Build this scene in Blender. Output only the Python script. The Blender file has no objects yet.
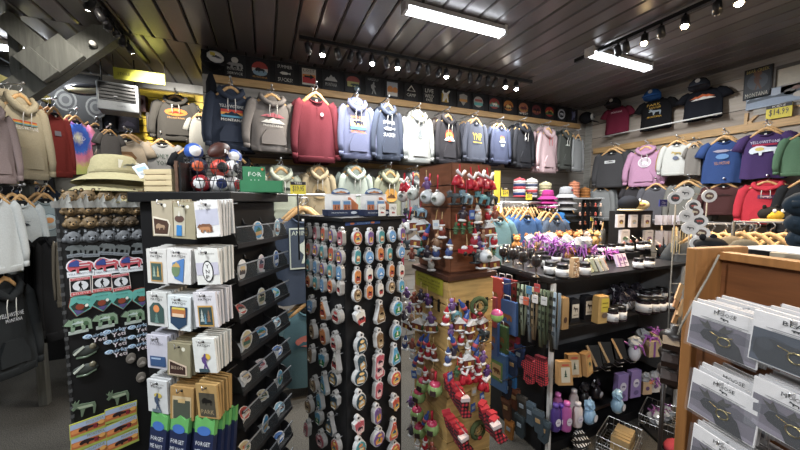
import bpy, math, random
from math import sin, cos, pi, atan2, sqrt
from mathutils import Vector, Matrix
COL = bpy.context.scene.collection
RND = random.Random(7)
R = math.radians
# ---------------------------------------------------------------- camera
H = 1.65
F = 319.0
PSI = R(22.9)
PIT = math.atan(23 / F)
FW = Vector((sin(PSI) * cos(PIT), cos(PSI) * cos(PIT), -sin(PIT)))
RT = Vector((cos(PSI), -sin(PSI), 0))
UP = RT.cross(FW)
CAM = Vector((0, 0, H))
cd = bpy.data.cameras.new('camera')
cam = bpy.data.objects.new('camera', cd)
COL.objects.link(cam)
cd.sensor_width = 36
cd.lens = F * 36 / 800
cd.clip_start = .02
cam.matrix_world = Matrix((( RT.x, UP.x, -FW.x, CAM.x), (RT.y, UP.y, -FW.y, CAM.y), (RT.z, UP.z, -FW.z, CAM.z), (0, 0, 0, 1)))
bpy.context.scene.camera = cam


def ray(px, py): return FW * F + RT * (px - 400) + UP * (225 - py)


def hit(px, py, p, n):
    r = ray(px, py); n = Vector(n)
    t = (Vector(p) - CAM).dot(n) / r.dot(n)
    return CAM + r * t


def onX(px, py, X): return hit(px, py, (X, 0, 0), (1, 0, 0))
def onY(px, py, Y): return hit(px, py, (0, Y, 0), (0, 1, 0))
def onZ(px, py, Z): return hit(px, py, (0, 0, Z), (0, 0, 1))
def at(px, py, d): return CAM + ray(px, py) * (d / F)
def mpp(P): return (Vector(P) - CAM).dot(FW) / F      # metres per pixel at a point


# ---------------------------------------------------------------- materials
def lin(c): return c / 12.92 if c <= .04045 else ((c + .055) / 1.055) ** 2.4
def rgb(h): return [lin(int(h[i:i + 2], 16) / 255) for i in (0, 2, 4)] + [1]


MC = {}


def mat(h, kind='plain', rough=None, metal=0.0, s=1.0):
    key = (h, kind, rough, metal, s)
    if key in MC: return MC[key]
    m = bpy.data.materials.new(kind + '_' + h)
    m.use_nodes = True
    nt = m.node_tree; N = nt.nodes; L = nt.links
    b = N['Principled BSDF']
    b.inputs['Roughness'].default_value = rough if rough is not None else {'fabric': .92, 'gloss': .22, 'metal': .3, 'wood': .5, 'card': .55}.get(kind, .6)
    b.inputs['Metallic'].default_value = 1.0 if kind == 'metal' else metal
    b.inputs['Specular IOR Level'].default_value = {'fabric': .15, 'gloss': .5}.get(kind, .35)
    if kind not in ('emit', 'metal', 'clear'):
        q_ = [int(h[i:i + 2], 16) for i in (0, 2, 4)]; g_ = sum(q_) / 3
        h = ''.join('%02x' % int(max(0, min(255, (g_ + (v - g_) * .88) * .93))) for v in q_)
    c = rgb(h)
    b.inputs['Base Color'].default_value = c
    if kind == 'emit':
        b.inputs['Emission Color'].default_value = c
        b.inputs['Emission Strength'].default_value = s
        MC[key] = m; return m
    if kind == 'clear':
        b.inputs['Transmission Weight'].default_value = .0
        b.inputs['Alpha'].default_value = s
        b.inputs['Roughness'].default_value = .08
        b.inputs['Specular IOR Level'].default_value = .8
        MC[key] = m; return m
    tc = N.new('ShaderNodeTexCoord')
    mp = N.new('ShaderNodeMapping')
    L.new(tc.outputs['Object'], mp.inputs['Vector'])
    no = N.new('ShaderNodeTexNoise')
    L.new(mp.outputs['Vector'], no.inputs['Vector'])
    amt = .12
    sc = 40.0
    if kind == 'fabric': sc = 90.0; amt = .16
    if kind == 'wood':
        mp.inputs['Scale'].default_value = (3, 3, 30) if s == 1.0 else (30, 30, 2.5)
        sc = 2.0; amt = .5
        no.inputs['Detail'].default_value = 6
    no.inputs['Scale'].default_value = sc
    mx = N.new('ShaderNodeMix'); mx.data_type = 'RGBA'; mx.blend_type = 'MIX'
    mx.inputs[6].default_value = [v * (1 - amt) for v in c[:3]] + [1]
    mx.inputs[7].default_value = [min(1, v * (1 + amt)) for v in c[:3]] + [1]
    L.new(no.outputs['Fac'], mx.inputs[0])
    L.new(mx.outputs[2], b.inputs['Base Color'])
    if kind in ('fabric', 'wood'):
        bp = N.new('ShaderNodeBump')
        bp.inputs['Strength'].default_value = .25
        bp.inputs['Distance'].default_value = .002
        L.new(no.outputs['Fac'], bp.inputs['Height'])
        L.new(bp.outputs['Normal'], b.inputs['Normal'])
    MC[key] = m
    return m


def planks(name, cols, w, axis, h=None, rough=.6, off=0.0, grey=.5):
    """weathered planks: world-position stripes of width w along an axis, each with its own tone and grain"""
    m = bpy.data.materials.new(name); m.use_nodes = True
    nt = m.node_tree; N = nt.nodes; L = nt.links; b = N['Principled BSDF']
    g = N.new('ShaderNodeNewGeometry'); sp = N.new('ShaderNodeSeparateXYZ')
    L.new(g.outputs['Position'], sp.inputs[0])
    d = N.new('ShaderNodeMath'); d.operation = 'DIVIDE'; d.inputs[1].default_value = w
    L.new(sp.outputs[axis], d.inputs[0])
    fl = N.new('ShaderNodeMath'); fl.operation = 'FLOOR'; L.new(d.outputs[0], fl.inputs[0])
    wn = N.new('ShaderNodeTexWhiteNoise'); wn.noise_dimensions = '1D'; L.new(fl.outputs[0], wn.inputs['W'])
    no = N.new('ShaderNodeTexNoise'); mp = N.new('ShaderNodeMapping')
    scl = [2.2, 2.2, 2.2]; scl[axis] = 34
    if axis == 0: scl = [30, 1.5, 1.5]
    mp.inputs['Scale'].default_value = scl
    L.new(g.outputs['Position'], mp.inputs[0]); L.new(mp.outputs[0], no.inputs['Vector'])
    no.inputs['Detail'].default_value = 5; no.inputs['Scale'].default_value = 1.2
    ad = N.new('ShaderNodeMath'); ad.operation = 'MULTIPLY_ADD'; ad.inputs[1].default_value = .45
    L.new(wn.outputs['Value'], ad.inputs[0]); 
    ml = N.new('ShaderNodeMath'); ml.operation = 'MULTIPLY'; ml.inputs[1].default_value = .75
    L.new(no.outputs['Fac'], ml.inputs[0]); L.new(ml.outputs[0], ad.inputs[2])
    cr = N.new('ShaderNodeValToRGB')
    el = cr.color_ramp.elements
    el[0].position = .2; el[0].color = rgb(cols[0]); el[1].position = .85; el[1].color = rgb(cols[-1])
    if len(cols) > 2:
        e = el.new(.5); e.color = rgb(cols[1])
    L.new(ad.outputs[0], cr.inputs[0])
    fr = N.new('ShaderNodeMath'); fr.operation = 'FRACT'; L.new(d.outputs[0], fr.inputs[0])
    lt = N.new('ShaderNodeMath'); lt.operation = 'LESS_THAN'; lt.inputs[1].default_value = .035
    L.new(fr.outputs[0], lt.inputs[0])
    mx = N.new('ShaderNodeMix'); mx.data_type = 'RGBA'
    L.new(lt.outputs[0], mx.inputs[0]); L.new(cr.outputs[0], mx.inputs[6]); mx.inputs[7].default_value = rgb('2a2624')
    L.new(mx.outputs[2], b.inputs['Base Color'])
    b.inputs['Roughness'].default_value = rough
    return m


def noisemat(name, c1, c2, scale, rough, bump=0.0):
    m = bpy.data.materials.new(name); m.use_nodes = True
    nt = m.node_tree; N = nt.nodes; L = nt.links; b = N['Principled BSDF']
    tc = N.new('ShaderNodeTexCoord'); no = N.new('ShaderNodeTexNoise')
    L.new(tc.outputs['Object'], no.inputs['Vector']); no.inputs['Scale'].default_value = scale
    no.inputs['Detail'].default_value = 6
    cr = N.new('ShaderNodeValToRGB'); el = cr.color_ramp.elements
    el[0].position = .35; el[0].color = rgb(c1); el[1].position = .65; el[1].color = rgb(c2)
    L.new(no.outputs['Fac'], cr.inputs[0]); L.new(cr.outputs[0], b.inputs['Base Color'])
    b.inputs['Roughness'].default_value = rough
    if bump:
        bp = N.new('ShaderNodeBump'); bp.inputs['Strength'].default_value = bump; bp.inputs['Distance'].default_value = .004
        L.new(no.outputs['Fac'], bp.inputs['Height']); L.new(bp.outputs['Normal'], b.inputs['Normal'])
    return m


def check(name, c1, c2, c3, sc):
    """plaid: two stripe sets crossing"""
    m = bpy.data.materials.new(name); m.use_nodes = True
    nt = m.node_tree; N = nt.nodes; L = nt.links; b = N['Principled BSDF']
    tc = N.new('ShaderNodeTexCoord'); sp = N.new('ShaderNodeSeparateXYZ'); L.new(tc.outputs['Object'], sp.inputs[0])
    outs = []
    for ax in (0, 2):
        a = N.new('ShaderNodeMath'); a.operation = 'MULTIPLY'; a.inputs[1].default_value = sc; L.new(sp.outputs[ax], a.inputs[0])
        f = N.new('ShaderNodeMath'); f.operation = 'FRACT'; L.new(a.outputs[0], f.inputs[0])
        g = N.new('ShaderNodeMath'); g.operation = 'GREATER_THAN'; g.inputs[1].default_value = .5; L.new(f.outputs[0], g.inputs[0])
        outs.append(g)
    s = N.new('ShaderNodeMath'); s.operation = 'ADD'; L.new(outs[0].outputs[0], s.inputs[0]); L.new(outs[1].outputs[0], s.inputs[1])
    h = N.new('ShaderNodeMath'); h.operation = 'MULTIPLY'; h.inputs[1].default_value = .5; L.new(s.outputs[0], h.inputs[0])
    cr = N.new('ShaderNodeValToRGB'); cr.color_ramp.interpolation = 'CONSTANT'; el = cr.color_ramp.elements
    el[0].color = rgb(c1); el[1].position = .9; el[1].color = rgb(c3); e = el.new(.4); e.color = rgb(c2)
    L.new(h.outputs[0], cr.inputs[0]); L.new(cr.outputs[0], b.inputs['Base Color'])
    b.inputs['Roughness'].default_value = .95
    return m


def tiedye():
    m = bpy.data.materials.new('tie_dye'); m.use_nodes = True
    nt = m.node_tree; N = nt.nodes; L = nt.links; b = N['Principled BSDF']
    tc = N.new('ShaderNodeTexCoord'); mp = N.new('ShaderNodeMapping'); mp.inputs['Location'].default_value = (0, 0, .22)
    L.new(tc.outputs['Object'], mp.inputs[0])
    sp = N.new('ShaderNodeSeparateXYZ'); L.new(mp.outputs[0], sp.inputs[0])
    cb = N.new('ShaderNodeCombineXYZ'); L.new(sp.outputs[0], cb.inputs[0]); L.new(sp.outputs[2], cb.inputs[2])
    ln = N.new('ShaderNodeVectorMath'); ln.operation = 'LENGTH'; L.new(cb.outputs[0], ln.inputs[0])
    no = N.new('ShaderNodeTexNoise'); no.inputs['Scale'].default_value = 25; L.new(cb.outputs[0], no.inputs['Vector'])
    ma = N.new('ShaderNodeMath'); ma.operation = 'MULTIPLY_ADD'; ma.inputs[1].default_value = .10; L.new(no.outputs['Fac'], ma.inputs[0]); L.new(ln.outputs['Value'], ma.inputs[2])
    cr = N.new('ShaderNodeValToRGB'); el = cr.color_ramp.elements
    sq = [(.05, 'f2e9a0'), (.14, '3a5cc0'), (.22, '4a7ad8'), (.27, 'f08ab0'), (.33, 'f2a0b8'), (.40, 'f0e890'), (.50, 'd8e88a'), (.58, '5ac0c8')]
    el[0].position = sq[0][0]; el[0].color = rgb(sq[0][1]); el[1].position = sq[-1][0]; el[1].color = rgb(sq[-1][1])
    for p, c in sq[1:-1]:
        e = el.new(p); e.color = rgb(c)
    L.new(ma.outputs[0], cr.inputs[0]); L.new(cr.outputs[0], b.inputs['Base Color']); b.inputs['Roughness'].default_value = .95
    return m


# ---------------------------------------------------------------- mesh builder
class M:
    def __init__(s): s.v = []; s.f = []; s.mi = []; s.sm = []; s.mats = []

    def slot(s, m):
        if m not in s.mats: s.mats.append(m)
        return s.mats.index(m)

    def add(s, vs, fs, m, smooth=False, T=None):
        k = len(s.v); i = s.slot(m)
        for p in vs:
            p = Vector(p)
            s.v.append(T @ p if T else p)
        for q in fs: s.f.append([k + a for a in q]); s.mi.append(i); s.sm.append(smooth)
        return s

    def box(s, x0, x1, y0, y1, z0, z1, m, T=None):
        v = [(x, y, z) for x in (x0, x1) for y in (y0, y1) for z in (z0, z1)]
        f = [(0, 1, 3, 2), (4, 6, 7, 5), (0, 4, 5, 1), (2, 3, 7, 6), (0, 2, 6, 4), (1, 5, 7, 3)]
        return s.add(v, f, m, False, T)

    def cbox(s, c, d, m, T=None): return s.box(c[0] - d[0] / 2, c[0] + d[0] / 2, c[1] - d[1] / 2, c[1] + d[1] / 2, c[2] - d[2] / 2, c[2] + d[2] / 2, m, T)

    def bar(s, a, b, w, h, m):
        """rectangular bar from a to b, w across (horizontal), h tall"""
        a = Vector(a); b = Vector(b); d = (b - a); l = d.length; d.normalize()
        u = Vector((0, 0, 1)) if abs(d.z) < .95 else Vector((0, 1, 0))
        x = d.cross(u).normalized(); z = x.cross(d)
        T = Matrix(((x.x, d.x, z.x, a.x), (x.y, d.y, z.y, a.y), (x.z, d.z, z.z, a.z), (0, 0, 0, 1)))
        return s.box(-w / 2, w / 2, 0, l, -h / 2, h / 2, m, T)

    def tube(s, pts, r, m, n=6, fy=1.0, T=None):
        pts = [Vector(p) for p in pts]
        rs = r if isinstance(r, (list, tuple)) else [r] * len(pts)
        vs = []; fs = []
        for i, p in enumerate(pts):
            d = (pts[min(i + 1, len(pts) - 1)] - pts[max(i - 1, 0)]).normalized()
            u = Vector((0, 1, 0)) if abs(d.y) < .9 else Vector((1, 0, 0))
            x = d.cross(u).normalized(); y = x.cross(d)
            for k in range(n):
                a = 2 * pi * k / n
                vs.append(p + x * cos(a) * rs[i] + y * sin(a) * rs[i] * fy)
        for i in range(len(pts) - 1):
            for k in range(n):
                fs.append((i * n + k, i * n + (k + 1) % n, (i + 1) * n + (k + 1) % n, (i + 1) * n + k))
        fs.append(tuple(range(n))[::-1]); fs.append(tuple((len(pts) - 1) * n + k for k in range(n)))
        return s.add(vs, fs, m, n > 4, T)

    def lathe(s, prof, m, n=14, c=(0, 0, 0), T=None, sx=1, sy=1):
        vs = []; fs = []
        for r, z in prof:
            for k in range(n):
                a = 2 * pi * k / n
                vs.append((c[0] + r * cos(a) * sx, c[1] + r * sin(a) * sy, c[2] + z))
        for i in range(len(prof) - 1):
            for k in range(n): fs.append((i * n + k, i * n + (k + 1) % n, (i + 1) * n + (k + 1) % n, (i + 1) * n + k))
        fs.append(tuple(range(n))[::-1]); fs.append(tuple((len(prof) - 1) * n + k for k in range(n)))
        return s.add(vs, fs, m, True, T)

    def ell(s, c, r, m, nu=10, nv=6, T=None):
        vs = []; fs = []
        for j in range(nv + 1):
            t = pi * (j + .02) / (nv + .04) if j in (0,) else pi * j / nv
            t = min(max(t, .03), pi - .03)
            for k in range(nu):
                a = 2 * pi * k / nu
                vs.append((c[0] + r[0] * sin(t) * cos(a), c[1] + r[1] * sin(t) * sin(a), c[2] + r[2] * cos(t)))
        for j in range(nv):
            for k in range(nu): fs.append((j * nu + k, (j + 1) * nu + k, (j + 1) * nu + (k + 1) % nu, j * nu + (k + 1) % nu))
        fs.append(tuple(range(nu))); fs.append(tuple(nv * nu + k for k in range(nu))[::-1])
        return s.add(vs, fs, m, True, T)

    def prism(s, o, y0, y1, m, T=None, side=None):
        """outline of (x, z) points between depth y0 (front) and y1"""
        n = len(o)
        vs = [(x, y0, z) for x, z in o] + [(x, y1, z) for x, z in o]
        s.add(vs, [tuple(range(n)), tuple(range(n, 2 * n))[::-1]], m, False, T)
        return s.add(vs, [(i, i + n, (i + 1) % n + n, (i + 1) % n) for i in range(n)], side or m, False, T)

    def flat(s, o, y, m, T=None): return s.add([(x, y, z) for x, z in o], [tuple(range(len(o)))], m, False, T)

    def mesh(s, name):
        me = bpy.data.meshes.new(name)
        me.from_pydata([tuple(v) for v in s.v], [], s.f)
        for m in s.mats: me.materials.append(m)
        me.polygons.foreach_set('material_index', s.mi)
        me.polygons.foreach_set('use_smooth', s.sm)
        me.update()
        return me

    def build(s, name, parent=None, mw=None, bev=0):
        return inst(s.mesh(name), name, parent, mw, None, bev)


def inst(me, name, parent=None, mw=None, m=None, bev=0):
    o = bpy.data.objects.new(name, me)
    COL.objects.link(o)
    if parent: o.parent = parent
    if mw is not None: o.matrix_world = mw if not parent else parent.matrix_basis @ mw
    if parent and mw is not None: o.matrix_basis = mw
    if m is not None:
        o.material_slots[0].link = 'OBJECT'; o.material_slots[0].material = m
    if bev:
        b = o.modifiers.new('bevel', 'BEVEL'); b.width = bev; b.segments = 2; b.limit_method = 'ANGLE'
    return o


def tag(o, label, cat, group=None, kind=None):
    if label:
        w = label.split()
        if len(w) > 16:
            for x in ('the', 'a', 'of', 'and', 'the', 'the', 'one', 'small'):
                if len(w) > 16 and x in w: w.remove(x)
            label = ' '.join(w)
            if len(w) > 16: print('LONG LABEL', len(w), label)
        o['label'] = label
    if cat: o['category'] = cat
    if group: o['group'] = group
    if kind: o['kind'] = kind
    return o


def empty(name, label, cat, mw, group=None):
    o = bpy.data.objects.new(name, None); COL.objects.link(o)
    o.empty_display_size = .05
    o.matrix_world = mw
    return tag(o, label, cat, group)


def struct(o): o['kind'] = 'structure'; return o


def TM(p, rz=0.0, s=1.0, rx=0.0, ry=0.0):
    S = Matrix.Diagonal((s, s, s, 1)) if not isinstance(s, tuple) else Matrix.Diagonal((*s, 1))
    return Matrix.Translation(Vector(p)) @ Matrix.Rotation(R(rz), 4, 'Z') @ Matrix.Rotation(R(ry), 4, 'Y') @ Matrix.Rotation(R(rx), 4, 'X') @ S


def copytree(o, mw, label=None):
    c = o.copy(); COL.objects.link(c); c.matrix_world = mw
    if label: c['label'] = label
    for ch in o.children:
        d = ch.copy(); COL.objects.link(d); d.parent = c
        for g in ch.children:
            e = g.copy(); COL.objects.link(e); e.parent = d
    return c


ORD = ['first', 'second', 'third', 'fourth', 'fifth', 'sixth', 'seventh', 'eighth', 'ninth', 'tenth', 'eleventh', 'twelfth', 'thirteenth', 'fourteenth', 'fifteenth', 'sixteenth', 'seventeenth', 'eighteenth', 'nineteenth', 'twentieth', 'twenty-first', 'twenty-second', 'twenty-third', 'twenty-fourth']
# ---------------------------------------------------------------- flat artwork
SIL = {
    'bison': [(-1, -.1), (-.95, .25), (-.8, .5), (-.5, .75), (-.15, .7), (.2, .45), (.7, .4), (.95, .2), (1, -.3), (.92, -.3), (.85, 0), (.8, -.7), (.65, -.7), (.6, -.2), (.2, -.25), (-.1, -.3), (-.15, -.75), (-.3, -.75), (-.35, -.3), (-.6, -.35), (-.75, -.5), (-.9, -.4)],
    'bear': [(-1, .05), (-.85, .25), (-.7, .4), (-.6, .5), (-.5, .4), (-.2, .5), (.2, .45), (.7, .45), (.95, .2), (1, -.6), (.75, -.6), (.68, -.2), (.5, -.1), (.5, -.6), (.25, -.6), (.2, -.15), (-.2, -.15), (-.3, -.6), (-.55, -.6), (-.5, -.1), (-.7, -.05)],
    'moose': [(-1, .1), (-.8, .3), (-1, .75), (-.85, .6), (-.7, .9), (-.6, .6), (-.4, .9), (-.45, .45), (-.2, .45), (.3, .35), (.9, .3), (1, -.1), (.9, -.9), (.78, -.9), (.72, -.1), (.1, -.15), (-.1, -.9), (-.22, -.9), (-.3, -.1), (-.6, .1), (-.85, -.1)],
    'mount': [(-1, -.5), (-.55, .2), (-.4, .05), (0, .7), (.3, .25), (.45, .4), (1, -.5)],
    'tree': [(-.6, -.7), (-.25, -.2), (-.45, -.2), (-.15, .3), (-.3, .3), (0, .9), (.3, .3), (.15, .3), (.45, -.2), (.25, -.2), (.6, -.7)],
    'walker': [(-.3, -.9), (-.1, -.3), (-.4, 0), (-.45, .4), (-.1, .6), (0, .9), (.25, .85), (.2, .5), (.5, .2), (.35, .1), (.2, .2), (.25, -.2), (.6, -.9), (.35, -.9), (.05, -.4), (-.1, -.9)],
    'shield': [(-.8, .7), (0, .95), (.8, .7), (.75, -.1), (0, -.95), (-.75, -.1)],
    'arrow': [(-.9, .2), (.2, .2), (.2, .6), (1, 0), (.2, -.6), (.2, -.2), (-.9, -.2)],
    'fish': [(-1, 0), (-.5, .4), (.3, .35), (.7, .05), (1, .35), (1, -.35), (.7, -.05), (.3, -.35), (-.5, -.4)],
    'goat': [(-.7, -.8), (-.5, .2), (-.8, .6), (-.6, .9), (-.4, .5), (0, .5), (.5, .9), (.7, .8), (.2, .2), (.4, -.8), (.2, -.8), (0, -.2), (-.4, -.8)],
    'tri': [(-.9, -.5), (0, .8), (.9, -.5)],
    'star': [(sin(k * pi / 5) * (1 if k % 2 == 0 else .42), cos(k * pi / 5) * (1 if k % 2 == 0 else .42)) for k in range(10)],
}
TXT = {}


def text_geo(t):
    if t in TXT: return TXT[t]
    cu = bpy.data.curves.new('t', 'FONT'); cu.body = t; cu.resolution_u = 1; cu.align_x = 'CENTER'
    ob = bpy.data.objects.new('t', cu)
    me = bpy.data.meshes.new_from_object(ob)
    vs = [(v.co.x, v.co.y) for v in me.vertices]; fs = [tuple(p.vertices) for p in me.polygons]
    xs = [v[0] for v in vs] or [0]; ys = [v[1] for v in vs] or [0]
    w = max(xs) - min(xs) or 1; h = max(ys) - min(ys) or 1; cx = (max(xs) + min(xs)) / 2; cy = (max(ys) + min(ys)) / 2
    vs = [((x - cx) / w, (y - cy) / h) for x, y in vs]
    bpy.data.objects.remove(ob); bpy.data.meshes.remove(me)
    TXT[t] = (vs, fs); return TXT[t]


def art(m, spec, sx, sz, y=0.0, dy=.0007, T=None, kind='card', warp=None, c=(0, 0)):
    """draw a list of flat layers; coordinates run -1..1, scaled by sx, sz"""
    for i, L in enumerate(spec):
        k = L[0]; yy = y - dy * (i + 1)
        if k == 'e':
            _, cx, cy, rx, ry, col = L
            o = [(cx + rx * cos(2 * pi * q / 16), cy + ry * sin(2 * pi * q / 16)) for q in range(16)]; fs = [tuple(range(16))]
        elif k == 'r':
            _, cx, cy, w, h, col = L
            o = [(cx - w / 2, cy - h / 2), (cx + w / 2, cy - h / 2), (cx + w / 2, cy + h / 2), (cx - w / 2, cy + h / 2)]; fs = [(0, 1, 2, 3)]
        elif k == 'p':
            _, o, col = L; fs = [tuple(range(len(o)))]
        elif k == 's':
            _, nm, cx, cy, rx, ry, col = L
            o = [(cx + rx * a, cy + ry * b) for a, b in SIL[nm]]; fs = [tuple(range(len(o)))]
        elif k == 't':
            _, t, cx, cy, w, h, col = L
            vs, fs = text_geo(t); o = [(cx + a * w, cy + b * h) for a, b in vs]
        pts = []
        for a, b in o:
            x = c[0] + a * sx; z = c[1] + b * sz
            pts.append((x, (warp(x, z) if warp else 0) + yy, z))
        m.add(pts, fs, mat(col, kind), False, T)
    return m


def badge(bg, c1, c2, sil, scol, txt=None, tcol='f0ece0'):
    a = [('e', 0, .1, .95, .75, bg), ('p', [(-.9, -.1), (-.4, .3), (-.1, .1), (.3, .45), (.9, -.1)], c1), ('r', 0, -.22, 1.75, .3, c2), ('s', sil, 0, -.05, .5, .4, scol)]
    if txt: a.append(('t', txt, 0, -.75, 1.8, .3, tcol))
    return a


def sunset(w=1, txt='YELLOWSTONE'):
    return [('r', 0, .35, 1.7, .35, 'c8493c'), ('r', 0, .05, 1.7, .3, 'e8a04a'), ('r', 0, -.22, 1.7, .28, '5b97b5'), ('s', 'mount', 0, .05, .8, .4, '27323f'), ('t', txt, 0, -.65, 1.7, .3, 'eee9dc')]
# ================================================================ the room
CZ = 3.05; BY = 3.5; RX = 4.6; LX = -2.35; AY = 4.62; AX = -.5; FY = -2.6
m_wallwood = planks('weathered_wall_boards', ['75706b', '8b857e', '9c968e'], .19, 2, rough=.75)
m_wallright = planks('pale_weathered_boards', ['857a6e', '9d9184', 'b0a598'], .2, 2, rough=.75)
m_carpet = noisemat('carpet', '262522', '514e48', 160, 1.0, .6)
m_black = mat('121213', 'plain', .45); m_blk2 = mat('1c1c1e', 'plain', .5)
m_chrome = mat('c8c8ca', 'metal'); m_oak = mat('c59a62', 'wood', .5); m_hang = mat('d0a066', 'wood', .5, s=2.0)
m_white = mat('e8e6e0', 'plain')
struct(M().box(LX, RX, FY, AY, -.05, 0, m_carpet).build('floor'))
# ceiling: chamfered planks running towards the back wall, with a seam above the wall line
cp = M(); m_cs = [mat('605a5a', 'gloss', .32), mat('686162', 'gloss', .29), mat('57524f', 'gloss', .35)]
pw = .158
for sec, (ya, yb, off) in enumerate([(FY, 3.42, -.043), (3.42, AY, .03)]):
    k = 0; x = off - 16 * pw
    while x < RX:
        x0 = max(x, LX); x1 = min(x + pw, RX)
        if x1 - x0 > .03:
            g = .005; c = .009
            o = [(x0 + g, CZ + .03), (x0 + g, CZ + c), (x0 + g + c, CZ), (x1 - g - c, CZ), (x1 - g, CZ + c), (x1 - g, CZ + .03)]
            cp.prism(o, ya, yb - .004, m_cs[(k * 7 + sec) % 3])
        x += pw; k += 1
cp.box(LX, RX, FY, AY, CZ + .02, CZ + .06, mat('0c0b0b'))
struct(cp.build('ceiling'))
struct(M().box(AX, RX, BY, BY + .12, 0, CZ, m_wallwood).build('wall_back'))
struct(M().box(RX, RX + .1, FY, BY + .12, 0, CZ, m_wallright).build('wall_right'))
struct(M().box(AX, AX + .1, BY + .12, AY, 0, CZ, mat('6d6a66', 'plain', .8)).build('wall_alcove_side'))
struct(M().box(LX - .1, LX, FY, AY, 0, CZ, mat('3d3b39', 'plain', .8)).build('wall_left'))
struct(M().box(LX, RX, FY - .1, FY, 0, CZ, mat('a8a298', 'plain', .8)).build('wall_front'))
# alcove wall: yellow slatwall boards above a pale wall
aw = M(); aw.box(LX, AX, AY, AY + .1, 0, CZ, mat('a39c8e', 'plain', .8))
struct(aw.build('wall_alcove'))
ys = M(); my = mat('e6c22a', 'plain', .45)
z = 1.55
while z < 2.93:
    ys.prism([(-1.42, z), (AX, z), (AX, z + .07), (-1.42, z + .07)], AY - .02, AY, my); z += .082
ys.box(-1.42, AX, AY - .008, AY, 1.55, 2.95, mat('8f7414', 'plain', .6))
struct(ys.build('trim_1'))
struct(M().box(-1.25, AX, AY - .03, AY, 2.955, CZ, mat('a9abab')).build('trim_2'))
# black band carrying the design panels, its lower oak rail, and the right wall's pieces
struct(M().box(AX, 4.25, BY - .012, BY, 2.83, CZ - .005, mat('1b1a1d', 'plain', .6)).build('trim_3'))
struct(M().box(AX + .08, 4.42, BY - .035, BY, 2.755, 2.825, m_oak).build('trim_4', bev=.003))
struct(M().box(RX - .03, RX, .6, BY - .15, 2.37, 2.45, m_oak).build('trim_5', bev=.003))
struct(M().box(RX - .02, RX, FY, BY, 2.93, CZ, mat('a29c94', 'wood', .7)).build('trim_6'))
struct(M().box(RX - .022, RX, 1.53, 1.65, 2.52, 2.93, mat('a9a398', 'wood', .7)).build('trim_7'))
struct(M().box(RX - .02, RX, BY - .1, BY, 0, CZ - .12, mat('a8a49c', 'wood', .7)).build('trim_8'))
# framed opening high on the right wall
wf = M(); y0, y1, z0, z1 = .9, 1.51, 2.58, 2.92
wf.box(RX - .03, RX, y0, y1, z0 - .03, z0, mat('8f8a80')); wf.box(RX - .03, RX, y0, y1, z1, z1 + .03, mat('55504a'))
wf.box(RX - .03, RX, y1, y1 + .03, z0 - .03, z1 + .03, mat('6a655e'))
wf.box(RX - .012, RX - .004, y0, y1, z0, z1, mat('bdb4a2', 'plain', .5))
struct(wf.build('window_1'))
# knee-braced grey timber post and the black partition at the left
tb = M(); mg = mat('60615d', 'wood', .7, s=2.0)
PY = 3.43
pst = empty('braced_timber_post', 'grey painted timber post with crossing diagonal braces below ceiling', 'post', TM((-1.7, PY, 0)))
M().box(-.028, .028, -.03, .03, 0, CZ, mg).build('post', pst, bev=.004)
M().bar((-.02, -.02, .80 + 1.65), (.60, -.02, CZ - .0), .10, .17, mg).build('brace', pst, bev=.004)
M().bar((-.02, -.07, CZ - .06), (.31, -.07, CZ - .38), .06, .13, mg).build('brace', pst, bev=.004)
M().bar((.16, -.10, 2.64), (.37, -.10, 2.85), .05, .20, mg).build('joint_plate', pst, bev=.004)
M().bar((.13, -.13, 2.62), (.22, -.13, 2.71), .05, .22, mg).build('joint_plate', pst, bev=.004)
M().lathe([(.02, 0), (.02, .05), (.012, .06)], m_white, 8, T=TM((.5, -.09, 2.88), 0, rx=90)).build('bolt_cap', pst)
# dark partition panel near the left edge with a pale soffit
dp = empty('dark_display_panel', 'tall black panel with a small bright poster hung at the far left', 'panel', TM((-1.8, 2.6, 0), 90))
M().box(-1.1, .75, -.02, .02, 2.0, 2.94, mat('141416', 'plain', .6)).build('board', dp)
M().box(-1.1, .70, -.045, .02, 2.94, 3.04, mat('8d8e8b', 'plain', .7)).build('soffit', dp)
M().box(-1.1, .70, -.055, -.03, 2.925, 2.945, mat('cdbd4a', 'plain', .5)).build('edge_strip', dp)
a = M(); a.box(.38, .5, -.03, -.02, 2.52, 2.86, mat('20252f')); art(a, [('r', 0, 0, 1.6, 1.7, '3a4560'), ('e', 0, -.1, .55, .4, 'c9d6ea'), ('r', 0, .7, 1.2, .3, '7c89a5')], .055, .16, -.03, c=(.44, 2.69)); a.build('poster', dp)

# ---------------------------------------------------------------- ceiling lights
def fluor(name, x0, x1, yc, lab, en=34):
    zc = CZ - .075
    t = empty(name, lab, 'ceiling light', TM(((x0 + x1) / 2, yc, CZ)))
    l = (x1 - x0) / 2
    M().prism([(-.030, 0), (-.042, -.04), (.042, -.04), (.030, 0)], -l, l, mat('d8d8d6')).build('housing', t, TM((0, 0, 0), 90))
    for s in (-1, 1):
        M().tube([(-l + .01, s * .027, -.058), (l - .01, s * .027, -.058)], .0125, mat('f4f8ff', 'emit', s=9.0), 8).build('tube', t)
        M().box(s * l - .012, s * l + .012, -.044, .044, -.075, -.0, mat('d8d8d6')).build('end_cap', t)
    ld = bpy.data.lights.new('fluorescent_glow', 'AREA'); ld.shape = 'RECTANGLE'; ld.size = l * 2; ld.size_y = .09; ld.energy = en; ld.color = (.93, .97, 1)
    lo = bpy.data.objects.new('fluorescent_glow', ld); COL.objects.link(lo); lo.parent = t; lo.location = (0, 0, -.085)
    return t


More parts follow.
